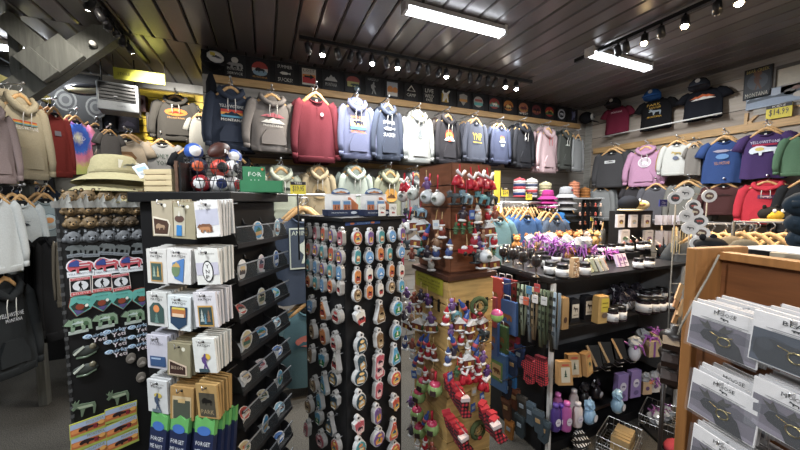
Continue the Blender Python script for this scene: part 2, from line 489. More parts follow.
fluor('fluorescent_fixture', .94, 1.80, 2.14, 'long twin tube fluorescent fixture on ceiling above the magnet tower')
fluor('fluorescent_fixture', 2.76, 3.62, 2.10, 'long twin tube fluorescent fixture on ceiling nearer the right wall')
fluor('fluorescent_fixture', -.9, .3, -1.2, 'added unseen twin tube fill light on ceiling behind the viewpoint, left one', 40)  # unseen lamp added behind the camera to raise the overall brightness
fluor('fluorescent_fixture', -1.55, -.65, .55, 'added unseen twin tube fill light on ceiling left of the viewpoint', 55)  # unseen lamp added to light the cabinet cards and left garments
fluor('fluorescent_fixture', 1.6, 2.8, -1.2, 'added unseen twin tube fill light on ceiling behind the viewpoint, right one', 40)  # second lamp added out of view behind the camera for brightness

fluor('fluorescent_fixture', -2.25, -1.75, 4.02, 'added short tube fill light on the alcove ceiling behind the timber brace', 13)  # added lamp tucked behind the brace to brighten the yellow wall


def track(name, a, b, lab, heads, gname):
    """heads: (px, py, lit, aim vector, colour, label)"""
    t = M().bar(a, b, .035, .03, m_black).build('ceiling_track'); tag(t, lab, 'light track')
    for (px, py, lit, aim, colr, lab2) in heads:
        A = Vector(a); B = Vector(b)
        P = onZ(px, py, CZ - .16)
        if abs(A.x - B.x) > abs(A.y - B.y): P.y = A.y
        else: P.x = A.x
        P.z = CZ - .15
        d = Vector(aim).normalized()
        q = d.to_track_quat('-Z', 'Y').to_matrix().to_4x4()
        th = empty('track_spotlight', lab2, 'spotlight', Matrix.Translation((P.x, P.y, CZ - .045)), gname)
        M().tube([(0, 0, 0), (0, 0, -.05)], .008, m_blk2, 6).build('stem', th)
        T = Matrix.Translation((0, 0, -.055)) @ q @ Matrix.Scale(.72, 4)
        M().lathe([(.018, .06), (.033, .05), (.036, 0), (.040, -.055), (.036, -.055), (.03, -.03)], mat('26262a', 'gloss', .35), 12, T=T).build('lamp_can', th)
        col = 'fff4e0' if colr == 'w' else ('ffd9a0' if colr == 'o' else 'e8f2ff')
        M().lathe([(.001, -.045), (.026, -.045), (.030, -.055), (.024, -.07), (.010, -.078), (.001, -.08)], mat(col, 'emit', s=60.0) if lit else mat('6d6f74', 'gloss', .2), 12, T=T).build('bulb', th)
        if lit:
            ld = bpy.data.lights.new('spot_beam', 'SPOT'); ld.energy = lit; ld.spot_size = R(150 if a[0] > 0 else 72); ld.spot_blend = .8; ld.shadow_soft_size = .03
            ld.color = {'w': (1, .93, .82), 'o': (1, .72, .42), 'b': (.86, .93, 1)}[colr]
            lo = bpy.data.objects.new('spot_beam', ld); COL.objects.link(lo); lo.parent = th
            lo.matrix_basis = T @ Matrix.Translation((0, 0, -.085))


tz = CZ - .03
hd = []
def spl(i, txt): return '%s spotlight on the %s, %s from the left' % txt[0:1] if 0 else None
lst = [(90, 3, 0), (101, 15, 26), (112, 26, 0), (118, 34, 0), (125, 40, 0), (132, 49, 0), (139, 56, 90)]  # beams of two heads are added to brighten alcove and left garments
near = ['nearest', 'second nearest', 'third nearest', 'fourth nearest', 'third farthest', 'second farthest', 'farthest']
track('ceiling_track', (-1.02, 2.5, tz), (-1.02, 3.95, tz), 'black light track along the dark ceiling at upper left',
      [(x, y, l, (.14, .93, -.42) if l > 30 else (-.6, .8, -.5) if l else (.3 * (-1) ** i + .2, .3, -1), 'w', 'black spotlight turned away on the upper left track, the %s' % near[i]) for i, (x, y, l) in enumerate(lst)], 'spotlights on the left track')
lst = [(310, 49, 0, 'w'), (325, 51, 55, 'w'), (340, 56, 0, 'w'), (353, 59, 0, 'w'), (366, 54, 0, 'w'), (377, 60, 60, 'b'), (390, 65, 0, 'w'), (402, 66, 55, 'w'), (414, 67, 0, 'w'), (423, 71, 0, 'w'), (433, 72, 0, 'w'), (443, 75, 0, 'w'), (452, 75, 55, 'w'), (466, 77, 0, 'w'), (477, 79, 0, 'w'), (486, 81, 0, 'w'), (494, 83, 0, 'w'), (502, 84, 0, 'w'), (510, 87, 50, 'w'), (523, 88, 70, 'b')]
track('ceiling_track', (.3, 2.88, tz), (2.85, 2.88, tz), 'long black light track in front of the hoodie wall',
      [(x, y, l, ((.25 * (-1) ** i, .35, -1) if not l else (.02, -.10, -1)), c, '%s spotlight on the hoodie wall track, %s from the left' % ('lit' if l else 'unlit', ORD[i])) for i, (x, y, l, c) in enumerate(lst)], 'spotlights on the hoodie wall track')
lst = [(597, 52, 0, 'o'), (611, 50, 0, 'o'), (632, 43, 50, 'o'), (652, 37, 0, 'o'), (668, 24, 55, 'o'), (705, 12, 0, 'o'), (726, 2, 50, 'o'), (768, -10, 55, 'o')]
nm = ['farthest, by the tube light', 'second farthest', 'third farthest and glowing warm', 'fourth farthest', 'fifth farthest and glowing warm', 'sixth farthest, near the top edge', 'glowing warm at the top edge', 'nearest, glowing warm']
track('ceiling_track', (2.83, .5, tz), (2.83, 2.3, tz), 'black light track with warm lamps running along the right side',
      [(x, y, l, (-.25, -.1, -1) if l else (.45, .1, -1), c, 'track spotlight on the right side track, ' + nm[i]) for i, (x, y, l, c) in enumerate(lst)], 'spotlights on the right track')
w = bpy.data.worlds.new('world'); bpy.context.scene.world = w; w.use_nodes = True
w.node_tree.nodes['Background'].inputs[0].default_value = (.05, .055, .06, 1)
vs_ = bpy.context.scene.view_settings; vs_.view_transform = 'Standard'; vs_.look = 'None'; vs_.gamma = 1; vs_.exposure = .68
# ================================================================ garments
def body_mesh(L=.66, hem=0, seed=0, tee=False):
    m = M(); nr = 24; nv = 9; vs = []; rr = random.Random(seed); p1 = rr.random() * 6; p2 = rr.random() * 6
    for j in range(nv):
        v = j / (nv - 1); hw = .215 + .02 * v; th = .014 + .030 * math.sqrt(v)
        if hem and j == nv - 1: hw *= .93; th *= .8
        if j == nv - 2 and hem: hw *= 1.02
        for k in range(nr):
            a = 2 * pi * (k + .5) / nr
            x = hw * math.copysign(abs(cos(a)) ** .75, cos(a)); y = -th * sin(a)
            q = abs(x) / .215
            zt = -.015 - .075 * q ** 1.6 - (.035 * max(0, 1 - q * 2.6) if sin(a) > 0 else 0)
            if j == 0: y *= .6
            z = zt + (-L - zt) * v + (.008 * sin(x * 20 + p1) if j == nv - 1 else 0)
            y += (.013 * sin(x * 34 + p1 + v * 2.5) + .008 * sin(x * 66 + p2 - v * 3) + .004 * sin(z * 40 + x * 20 + p1)) * v ** .7
            vs.append((x, y, z))
    fs = []
    for j in range(nv - 1):
        for k in range(nr): fs.append((j * nr + k, j * nr + (k + 1) % nr, (j + 1) * nr + (k + 1) % nr, (j + 1) * nr + k))
    h = nr // 2
    for k in range(h - 1): fs.append((k, nr - 1 - k, nr - 2 - k, k + 1))
    m.add(vs, fs, m_white, True)
    if hem: m.lathe([(.232, -L + .05), (.236, -L + .04), (.222, -L - .005), (.215, -L - .006)], m_white, 20, sy=.22)
    return m


def sleeve_pts(s, long=True, seed=0):
    rr = random.Random(seed * 3 + int(s)); d = rr.uniform(-.015, .02)
    if long: return [(s * .17, 0, -.055), (s * .205, -.005, -.10), (s * (.232 + d * .5), -.01, -.22), (s * (.255 + d), -.015, -.36), (s * (.262 + d), -.025, -.50), (s * (.255 + d), -.025, -.585)], [.045, .054, .050, .046, .040, .034]
    return [(s * .16, 0, -.06), (s * .21, -.005, -.10), (s * .25, -.008, -.18), (s * .278, -.01, -.26)], [.04, .054, .060, .066]


def g_warp(x, z):
    v = min(1, max(0, -z / .66))
    return -(.014 + .030 * math.sqrt(v)) * math.sqrt(max(0, 1 - (abs(x) / .235) ** 2.6)) - .015 * v - .004


GM = {}


def gmeshes(kind, seed):
    key = (kind, seed % 3)
    if key in GM: return GM[key]
    seed = seed % 3; d = {}
    tee = kind == 'tee'
    d['body'] = body_mesh(.66, 0 if tee else 1, seed).mesh('body')
    for s in (-1, 1):
        p, r = sleeve_pts(s, not tee, seed)
        mm = M().tube(p, r, m_white, 10, .5)
        if not tee: mm.tube([p[-1], (p[-1][0], p[-1][1], -.635)], [.034, .032], m_white, 10, .6)
        d['sleeve%d' % s] = mm.mesh('sleeve')
    if kind == 'hoodie':
        h = M(); h.ell((0, .035, -.005), (.125, .045, .085), m_white, 14, 8)
        h.tube([(-.115, .01, .035), (-.12, -.025, -.015), (-.085, -.045, -.06), (0, -.055, -.105), (.085, -.045, -.06), (.12, -.025, -.015), (.115, .01, .035)], [.02, .03, .034, .03, .034, .03, .02], m_white, 8)
        d['hood'] = h.mesh('hood')
        k = M(); o = [(-.13, -.58), (.13, -.58), (.13, -.50), (.075, -.40), (-.075, -.40), (-.13, -.50)]
        k.prism(o, -.066, -.04, m_white); d['pocket'] = k.mesh('pocket')
        c = M()
        for s in (-1, 1): c.tube([(s * .035, -.075, -.09), (s * .04, -.062, -.16), (s * .038, -.062, -.24)], .004, m_white, 5)
        d['drawstring'] = c.mesh('drawstring')
    else:
        h = M(); pts = [(.085 * cos(a), .012 - .035 * max(0, -sin(a)) + .01 * sin(a), -.012 - .055 * max(0, -sin(a))) for a in [2 * pi * q / 14 for q in range(15)]]
        h.tube(pts, .009, m_white, 6); d['collar'] = h.mesh('collar')
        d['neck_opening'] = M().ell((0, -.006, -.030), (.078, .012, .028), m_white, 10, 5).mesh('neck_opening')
    # single-mesh version for the ones stacked behind
    s1 = body_mesh(.66, 0 if tee else 1, seed + 5)
    for s in (-1, 1):
        p, r = sleeve_pts(s, not tee, seed + 1); s1.tube(p, r, m_white, 8, .55)
    if kind == 'hoodie': s1.ell((0, .02, -.005), (.12, .05, .075), m_white, 12, 6)
    d['one'] = s1.mesh('garment')
    GM[key] = d
    return d


# hanger: wooden shoulders + metal hook
_h = M(); _h.tube([(-.17, 0, -.085), (-.11, 0, -.035), (-.04, 0, .025), (0, 0, .042), (.04, 0, .025), (.11, 0, -.035), (.17, 0, -.085)], [.010, .014, .017, .018, .017, .014, .010], m_hang, 8, .55)
HB = _h.mesh('hanger_bar')
_h = M(); _h.tube([(0, 0, .05), (0, 0, .075)] + [(.022 * sin(a), 0, .10 - .022 * cos(a)) for a in [R(20), R(60), R(100), R(150), R(200), R(240)]], .0035, m_chrome, 5)
HH = _h.mesh('hook')
KN = {'hoodie': 'hooded_sweatshirt', 'sweat': 'sweatshirt', 'tee': 'tee_shirt'}
CT = {'hoodie': 'sweatshirt', 'sweat': 'sweatshirt', 'tee': 't-shirt'}


def hanger(mw, label, group=None):
    t = inst(HB, 'clothes_hanger', None, mw); tag(t, label, 'hanger', group)
    inst(HH, 'hook', t, Matrix()); return t


def garment(kind, mw, col, label, spec=None, az=-.27, asx=.13, asz=.10, seed=0, matl=None, drawc=None, group=None):
    d = gmeshes(kind, seed); col = tone(col); m = matl or mat(col, 'fabric')
    t = empty(KN[kind], label, CT[kind], mw, group)
    inst(d['body'], 'body', t, Matrix(), m)
    inst(d['sleeve-1'], 'sleeve', t, Matrix(), m); inst(d['sleeve1'], 'sleeve', t, Matrix(), m)
    if kind == 'hoodie':
        inst(d['hood'], 'hood', t, Matrix(), m); inst(d['pocket'], 'pocket', t, Matrix(), m)
        inst(d['drawstring'], 'drawstring', t, Matrix(), mat(drawc or 'd8d4cc', 'fabric'))
    else:
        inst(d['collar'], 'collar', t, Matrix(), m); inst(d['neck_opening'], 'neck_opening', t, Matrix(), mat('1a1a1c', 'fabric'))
        if kind == 'tee' or True:
            a = M().box(-.012, .012, -.024, -.020, -.052, -.036, m_white); a.build('neck_label', t)
    if spec:
        a = M(); art(a, spec, asx, asz, 0, .0012, None, 'fabric', lambda x, z: g_warp(x, z), (0, az)); a.build('print', t)
    return t


def behind(kind, mw, col, label, seed, group):
    o = inst(gmeshes(kind, seed)['one'], KN[kind], None, mw, mat(tone(col), 'fabric')); tag(o, label, CT[kind], group); return o


def tone(h):
    c = [int(h[i:i + 2], 16) for i in (0, 2, 4)]; g = sum(c) / 3
    return ''.join('%02x' % int((g + (v - g) * .85) * .86) for v in c)


def shade(h, f):
    return ''.join('%02x' % max(0, min(255, int(int(h[i:i + 2], 16) * f))) for i in (0, 2, 4))


def stack(kind, P, rz, sc, col, name, where, spec=None, nb=3, cols=None, yaw=0, step=.066, hang=True, seed=0, arm=True, **kw):
    """front garment at P (neck point), nb more behind it along the arm; rz faces it"""
    rot = Matrix.Rotation(R(rz), 4, 'Z'); back = rot @ Vector((0, 1, 0)); rt = rot @ Vector((1, 0, 0))
    sx, sz = sc
    S = lambda q: TM(q, rz + yaw, (sx, (sx + sz) / 2, sz))
    garment(kind, S(P), col, '%s, front one %s' % (name, where), spec, seed=seed, **kw)
    if hang: hanger(S(Vector(P) - back * .004), 'wooden hanger holding %s %s' % (kw.get('short') or name.split(' with ')[0], where), None)
    gl = 'copies behind ' + name.split(' with ')[0] + ' ' + where
    for i in range(nb):
        c = (cols or [shade(col, .93), shade(col, 1.04), shade(col, .9)])[i % len(cols or [1, 2, 3])]
        q = Vector(P) + back * (step * (i + 1)) + rt * RND.uniform(-.03, .03) + Vector((0, 0, RND.uniform(0, .02)))
        ny = ['directly behind the front one', 'second behind the front one', 'third behind the front one', 'fourth behind the front one', 'fifth behind'][i]
        b = name.split(' with ')[0]
        behind(kind, S(q), c, '%s %s, %s' % (b, where, ny), seed + i + 1, gl)
        if hang: hanger(S(q), 'wooden hanger of %s %s, %s' % (b, where, ny.replace(' the front one', '')), gl + ' hangers')
    if arm:
        zt = Vector(P) + Vector((0, 0, .135 * sz))
        a = M(); T = TM(zt, rz)
        a.tube([(0, -.03, .0), (0, step * (nb + 1) + .02, -.0)], .006, m_chrome, 6, T=T)
        a.ell((0, -.035, .004), (.011, .011, .011), m_chrome, 8, 5, T=T)
        # hook plate reaching the rail
        o = a.build('faceout_arm'); tag(o, 'chrome faceout arm carrying %s %s' % (name.split(' with ')[0], where), 'display arm')
    return P


def gz(P, top, bot, wpx, kind):
    k = mpp(P); return (wpx * k / (.60 if kind != 'tee' else .62), (bot - top) * k / .66)


# ------------------------------------------------ upper row on the back wall
t1 = [('t', 'YELLOWSTONE', 0, .9, 1.9, .35, 'd9d6cc')] + sunset(1, 'MONTANA')
yeti = [('e', 0, .1, .7, .9, 'c8503a'), ('e', 0, 0, .6, .6, 'e8c050'), ('s', 'mount', 0, -.3, .9, .7, 'e8ecec'), ('s', 'walker', 0, -.1, .3, .6, '2a2c30')]
row1 = [ # px, top, bottom, width, kind, colour, name, spec, nb, yaw
 (231, 92, 148, 52, 'hoodie', '3b4358', 'navy hoodie with white script over a sunset print', t1, 3, 6),
 (272, 99, 150, 54, 'hoodie', '8b827b', 'taupe hoodie with pink and pale mountain print', [('s', 'mount', 0, .5, 1, .5, 'b8646c'), ('s', 'mount', 0, -.2, 1, .6, 'c9c4bc'), ('t', 'MONTANA', 0, -.8, 1.6, .3, 'c9c4bc')], 2, 10),
 (316, 98, 160, 50, 'sweat', '7a2431', 'dark red quarter zip sweatshirt with small round patch', [('e', .45, .9, .16, .2, 'd99aa0'), ('r', 0, 1.5, .05, 1.6, '4c141d')], 3, 4),
 (357, 104, 157, 43, 'hoodie', '6c7194', 'periwinkle hoodie with sunset bear print', [('t', 'GARDINER', 0, .95, 1.7, .3, 'e3a04e'), ('r', 0, .25, 1.7, .8, 'e0b070'), ('s', 'bear', 0, .3, .6, .5, '2c2f44'), ('r', 0, -.35, 1.7, .25, '4fa0a8'), ('t', 'MONTANA', 0, -.8, 1.7, .3, 'd8793d')], 3, 4),
 (388, 109, 158, 36, 'hoodie', '414a5e', 'slate hoodie with white SUMMER SUCKS print', [('t', 'SUMMER', 0, .8, 1.6, .45, 'dfe2e4'), ('s', 'fish', 0, .0, .8, .5, 'dfe2e4'), ('t', 'SUCKS!', 0, -.8, 1.6, .45, 'dfe2e4')], 3, 4),
 (419, 116, 161, 36, 'hoodie', 'b5b9b5', 'light grey hoodie with small tree emblem', [('s', 'tree', 0, .2, .6, .9, '6e7578'), ('s', 'arrow', 0, -.6, .5, .2, '6e7578')], 3, 4),
 (448, 119, 162, 34, 'hoodie', '3a383d', 'charcoal hoodie with orange and white yeti print', yeti, 3, 8),
 (476, 122, 160, 34, 'sweat', '4d5262', 'blue grey sweatshirt with yellow block letters', [('t', 'YNP', 0, .1, 1.7, 1.1, 'd9b23a'), ('r', 0, -.85, 1.6, .12, 'd9b23a')], 3, 8),
 (501, 127, 162, 30, 'sweat', '434b66', 'navy sweatshirt with rainbow stripe print', [('r', 0, .7, .7, .3, 'd05a3a'), ('r', 0, .4, .8, .3, 'e6b84a'), ('s', 'mount', 0, 0, .7, .5, 'd8e4ec'), ('t', 'YNP', 0, -.8, .9, .5, 'd8e4ec')], 3, 8),
 (524, 128, 166, 34, 'hoodie', '25262a', 'black hoodie with small white chest patch', [('e', .1, .8, .16, .2, 'd5d5d5')], 2, 8),
 (548, 132, 171, 35, 'hoodie', 'c9a4a6', 'pink hoodie with red drawstring', None, 2, 8),
 (566, 134, 168, 28, 'hoodie', '4a4b45', 'olive grey hoodie with faded mark', [('s', 'mount', 0, .5, .6, .4, 'a0a49a')], 2, 8),
 (578, 138, 170, 22, 'sweat', '8e908f', 'light grey long sleeve shirt', None, 1, 8)]
for i, (px, ty, by, w, kind, c, name, sp, nb, yaw) in enumerate(row1):
    Yf = 3.12
    P = onY(px, ty - 1, Yf); S = gz(P, ty, by + 2, w, kind)
    kw = {}
    if i == 10: kw = dict(drawc='b02a2a')
    cols = None
    if i == 0: cols = ['56607a', '2f3648', '454d60']
    if i == 6: cols = ['4a4648', '55433f', '6a5650']
    stack(kind, P, 0, S, c, name, 'on the upper back wall', sp, nb, cols, yaw, .075, seed=i, **kw)
# ------------------------------------------------ second row on the back wall
row2 = [
 (240, 163, 212, 40, 'hoodie', '1d1d1f', 'black hoodie', None, 2),
 (281, 173, 232, 46, 'hoodie', 'b3b79f', 'pale sage hoodie with dark ridge print', [('s', 'mount', 0, .9, 1.3, .4, '3c4238')], 3),
 (319, 172, 226, 38, 'hoodie', 'b29c74', 'tan hoodie with round bison stamp', [('t', 'YELLOWSTONE', 0, .9, 1.6, .2, '5c4f38'), ('e', 0, .3, .9, .9, '9c8660'), ('s', 'bison', 0, .2, .6, .5, '4c3f2a'), ('t', 'NATIONAL PARK', 0, -.7, 1.6, .2, '5c4f38')], 3),
 (356, 172, 224, 40, 'hoodie', 'a9b5a6', 'mint grey hoodie', None, 3),
 (390, 176, 230, 40, 'hoodie', '8d8f72', 'olive hoodie with golden round print', [('e', 0, .3, .8, .8, 'c08a40'), ('s', 'mount', 0, .2, .6, .5, '5a3c22')], 3),
 (416, 178, 226, 32, 'hoodie', '77797a', 'mid grey hoodie', None, 2)]
for i, (px, ty, by, w, kind, c, name, sp, nb) in enumerate(row2):
    P = onY(px, ty - 1, 3.14); S = gz(P, ty, by + 2, w, kind)
    stack(kind, P, 0, S, c, name, 'in the lower back wall row', sp, nb, None, 3, .075, seed=i + 2)
struct(M().box(-.4, 2.3, BY - .035, BY, 2.03, 2.08, m_oak).build('trim_9'))
# slate tees lower down between the two black racks
tb_ = [('r', 0, 0, 1.9, 2.0, 'c9d0bf'), ('r', 0, 0, 1.75, 1.85, '46505e'), ('t', 'ANIMALS', 0, .75, 1.6, .22, 'c9d0bf'), ('s', 'walker', .05, -.1, .9, .7, 'c9d0bf')]
P = onY(303, 214, 2.75)
stack('tee', P, 0, (1.1, 1.12), '45536a', 'slate blue tee with pale framed bear print', 'between the two black racks', tb_, 2, None, 0, .05, seed=4, az=-.25, asx=.11, asz=.15)
P = onY(310, 307, 2.72)
stack('tee', P, 0, (1.1, 1.0), '4f7a86', 'teal tee with faded sunset print', 'low between the two black racks', [('e', 0, 0, .9, .5, 'b0645c'), ('s', 'mount', 0, -.1, .8, .5, '3a5f6c')], 2, None, 0, .05, seed=5)
rk = empty('clothing_rack', 'black two level rack holding tees between the black product racks', 'clothes rack', TM((.28, 2.78, 0)))
for s in (-.42, .62):
    M().tube([(s, 0.05, 0), (s, .05, 1.72)], .014, m_black, 8).build('upright', rk)
    M().bar((s, -.2, .015), (s, .3, .015), .03, .03, m_black).build('foot', rk)
for z_ in (1.71, 1.02): M().tube([(-.42, .05, z_), (.62, .05, z_)], .012, m_chrome, 8).build('rail', rk)
# ------------------------------------------------ alcove garments
P = onY(176, 99, 4.3)
stack('hoodie', P, 0, gz(P, 99, 140, 44, 'hoodie'), '54504b', 'dark grey hoodie with orange oval print', 'on the yellow slatwall', [('e', 0, .5, 1, .6, 'c87a3a'), ('s', 'mount', 0, .5, .7, .3, 'a02a22'), ('t', 'MONTANA', 0, -.4, 1.5, .3, 'c89a60')], 2, ['3e3c3a', '605c56'], 2, .05, seed=1)
P = onY(126, 138, 4.25)
stack('tee', P, 0, gz(P, 138, 186, 46, 'tee'), 'c0ac90', 'tan tee with brown hexagon print', 'in the alcove', [('p', [(-.9, 0), (-.5, .8), (.5, .8), (.9, 0), (.5, -.8), (-.5, -.8)], '7c5a3c'), ('e', 0, -.1, .6, .5, 'c59a6c')], 2, None, 2, .05, seed=2)
P = onY(162, 142, 4.28)
stack('sweat', P, 0, gz(P, 142, 187, 40, 'sweat'), 'a4a6a4', 'light grey long sleeve shirt with ONLY YOU lettering', 'in the alcove', [('t', 'ONLY', 0, .6, 1.2, .7, '2f4a3c'), ('t', 'YOU', 0, -.4, 1.1, .7, '2f4a3c')], 1, None, 2, .05, seed=0)
P = onY(188, 150, 4.2)
stack('tee', P, 0, gz(P, 150, 192, 34, 'tee'), '1e222c', 'black tee with small grey chest print', 'at the end of the alcove', [('r', 0, .6, .9, .4, '8b8f98')], 1, ['5a2230'], 2, .05, seed=2)
P = onY(199, 116, 4.1)
stack('tee', P, 0, gz(P, 112, 150, 26, 'tee'), 'b7b5ac', 'pale grey tee', 'beside the wall corner', None, 1, ['6e3a44'], 2, .05, seed=1)
# ------------------------------------------------ left wall garments, facing the aisle
def lw(px, ty, by, w, kind, c, name, where, sp, nb, X=-1.75, rz=62, **kw):
    P = onX(px, ty, X); S = gz(P, ty, by, w * 1.0, kind)
    stack(kind, P, rz, S, c, name, where, sp, nb, kw.pop('cols', None), 0, kw.pop('step', .05), **kw)


LU = 'on the upper left rail'
rain = [('r', .0, .9, 1.7, .12, 'd0503c'), ('r', .0, .78, 1.7, .12, 'e0a040'), ('r', 0, .66, 1.7, .12, '6fa6a8'), ('t', 'YELLOWSTONE', 0, .35, 1.8, .3, 'f0ece4')]
lw(-12, 108, 182, 46, 'hoodie', 'b89c98', 'dusty mauve sweatshirt', LU, None, 1, -1.55, seed=2)
lw(20, 100, 178, 52, 'hoodie', 'd6c49c', 'sand zip hoodie with rainbow stripe and white lettering', LU, rain, 3, -1.62, seed=0)
lw(54, 112, 176, 30, 'sweat', 'b83c36', 'brick red long sleeve shirt with small grey label', LU, [('r', 0, .5, .8, .5, '8f8a96')], 2, -1.72, rz=58, seed=1)
lw(76, 120, 174, 32, 'tee', 'e0d890', 'tie dye tee with pink blue and yellow rings', LU, [('t', 'WILD', 0, .5, 1.6, .5, 'e8eaf0')], 1, -1.72, rz=45, seed=1, matl=tiedye())
lw(96, 126, 164, 30, 'tee', '86868a', 'heather grey tee with round stamp', LU, [('e', 0, .4, .6, .7, '6a6a6e'), ('e', 0, .4, .5, .58, '86868a')], 2, -1.62, rz=38, seed=0)
lw(110, 132, 164, 22, 'tee', '75706f', 'dark taupe tee', LU, None, 1, -1.30, rz=30, seed=2)
LL = 'on the lower left rail'
lw(-8, 196, 274, 50, 'sweat', 'd3d8d6', 'white sweatshirt', LL, None, 2, -1.42, seed=1)
lw(20, 200, 272, 46, 'sweat', 'c6cecd', 'off white sweatshirt with small dark emblem', LL, [('t', 'MONTANA', 0, .7, .9, .12, '4a5058'), ('s', 'mount', 0, .45, .4, .25, '2d3036')], 2, -1.5, rz=64, seed=0)
lw(44, 198, 262, 44, 'tee', 'a8bcc0', 'pale blue tee with round sun stamp', LL, [('e', .1, .2, .8, .9, '5b6f7c'), ('e', .1, .2, .72, .82, 'b4c6ca'), ('e', .1, .4, .4, .3, 'd8955a'), ('t', 'GRIZZLY', .1, -.3, .9, .25, 'd8955a')], 2, -1.55, rz=52, seed=2)
lw(47, 188, 235, 26, 'tee', '2b3950', 'navy tee', 'behind the pale blue tee', None, 3, -1.80, rz=62, seed=2, cols=['26324a', '31405a'], step=.07)
LB = 'hanging low at the left edge'
lw(4, 284, 378, 52, 'hoodie', '26282a', 'black hoodie with white arm lettering', LB, [('t', 'YELLOWSTONE', .1, .5, 1.6, .3, 'c8cacc'), ('t', 'MONTANA', .2, .1, 1.1, .25, 'c8cacc')], 3, -1.45, rz=58, seed=1, arm=False)
lw(52, 236, 340, 34, 'sweat', '161618', 'black jacket', 'hanging beside the magnet board', None, 2, -1.35, rz=50, seed=0, arm=False, hang=False)
lw(66, 238, 308, 16, 'sweat', '7e715c', 'beige jacket', 'hanging close beside the magnet board', None, 1, -1.18, rz=40, seed=2, arm=False, hang=False)
r_ = empty('garment_rail', 'yellow edged rail carrying the left hand garments below the timber brace', 'clothes rail', TM((-1.98, 3.0, 0)))
M().bar((0, -1.2, 2.60), (0, 1.55, 2.68), .03, .07, mat('9a8a3c', 'plain', .5)).build('upper_rail', r_)
M().bar((0, -1.2, 1.80), (0, 1.2, 1.83), .03, .05, m_chrome).build('lower_rail', r_)
M().bar((0, -1.2, 1.08), (0, 1.2, 1.08), .03, .05, m_chrome).build('bottom_rail', r_)
for y_ in (-1.15, .35, 1.4):
    M().box(-.4, 0.0, y_ - .02, y_ + .02, 0, 2.70, m_blk2).build('upright', r_)
# ------------------------------------------------ right wall
def rw(px, ty, by, w, kind, c, name, where, sp, nb, X=4.25, **kw):
    if kind == 'tee': w *= .86
    by += 3
    P = onX(px, ty, X); k = mpp(P); s0 = (by - ty) * k / .66
    stack(kind, P, -90 + kw.pop('yaw', 14), (w * k / (.60 if kind != 'tee' else .62) * 1.0, s0), c, name, where, sp, nb, kw.pop('cols', None), 0, .045, **kw)


RU = 'on the right wall rail'
RL = 'in the lower right wall row'
rw(612, 151, 184, 36, 'sweat', '4b4a4b', 'charcoal sweatshirt with white mountain patch', RU, [('r', -.1, .7, 1.2, .5, 'c6c6c4'), ('s', 'mount', -.1, .75, .5, .2, '6a6a6a')], 3, seed=0)
rw(646, 149, 183, 36, 'hoodie', 'cf8fb6', 'pink sweatshirt with white oval print', RU, [('e', 0, .3, .7, .9, 'e6dce0'), ('e', 0, .3, .6, .8, 'b9a9b2'), ('s', 'bear', 0, .2, .4, .5, 'f0eef0')], 3, seed=1)
rw(677, 143, 172, 30, 'sweat', 'd8d6cc', 'cream shirt with yellow sleeves and moose doodle', RU, [('s', 'moose', 0, .6, .6, .5, 'b09a5c'), ('e', 0, -.4, .35, .4, '5c6478')], 2, seed=2, cols=['cf9a3c', 'c8c2b8'])
rw(694, 145, 172, 20, 'tee', '8f857c', 'small taupe tee', RU, None, 2, seed=1)
rw(724, 139, 180, 44, 'tee', '2f4f96', 'royal blue tee with dinosaur print and orange lettering', RU, [('s', 'fish', 0, .7, .9, .4, '9c93a2'), ('e', 0, .05, .6, .3, '5f86b8'), ('t', 'YELLOWSTONE', 0, -.7, 1.4, .35, 'c88a5a')], 3, seed=0, asz=.13)
rw(766, 131, 175, 50, 'tee', '4f3474', 'purple tee with white bison and red band', RU, [('t', 'YELLOWSTONE', 0, .9, 1.9, .3, 'd8d4e2'), ('r', 0, .6, 1.6, .2, 'a8314a'), ('s', 'bison', 0, .0, 1, .7, 'd8dde4'), ('e', -.3, .15, .3, .2, 'd8c26a')], 3, seed=1, asz=.13, asx=.15)
rw(806, 134, 172, 40, 'sweat', '5e8a66', 'green sweatshirt', RU, None, 1, seed=2)
rw(601, 188, 217, 28, 'sweat', '8c8d8c', 'light grey sweatshirt with pale lettering', RL, [('t', 'MONTANA', 0, .6, 1.4, .4, 'd8d8d8')], 2, seed=1)
rw(633, 186, 214, 28, 'tee', '3e3c3e', 'dark grey tee', RL, None, 2, seed=1)
rw(656, 186, 220, 34, 'sweat', '615f66', 'slate grey sweatshirt', RL, None, 3, seed=2)
rw(688, 184, 222, 40, 'sweat', '7d7c74', 'stone grey sweatshirt', RL, None, 3, seed=0)
rw(724, 185, 212, 38, 'sweat', '5b3030', 'brown sweatshirt with dark skyline print', RL, [('s', 'mount', 0, .5, .9, .4, '33201f')], 2, seed=1)
rw(767, 184, 221, 46, 'hoodie', 'f02c40', 'coral red hoodie with purple bar print', RL, [('r', 0, .6, 1.1, .6, '5a3a5e'), ('s', 'bear', 0, .6, .4, .3, 'c8a0a0'), ('t', 'MONTANA', 0, -.1, 1, .2, 'a03040')], 3, seed=0)
rw(806, 182, 232, 44, 'sweat', '2b2c32', 'black sweatshirt', RL, None, 1, seed=2)
# tees pinned to the top of the right wall with caps above them
def cap_mesh(c, patch=None):
    m = M(); mm = mat(c, 'fabric')
    m.lathe([(.092, 0), (.095, .02), (.088, .06), (.06, .10), (.02, .118), (.004, .12)], mm, 14)
    m.prism([(.07 * 1.3 * cos(a), -.05 - .09 * sin(a)) for a in [pi * q / 10 for q in range(11)]], -.004, .004, mm, T=TM((0, -.01, .008), 0, rx=90 - 8) @ Matrix.Scale(1, 4))
    return m


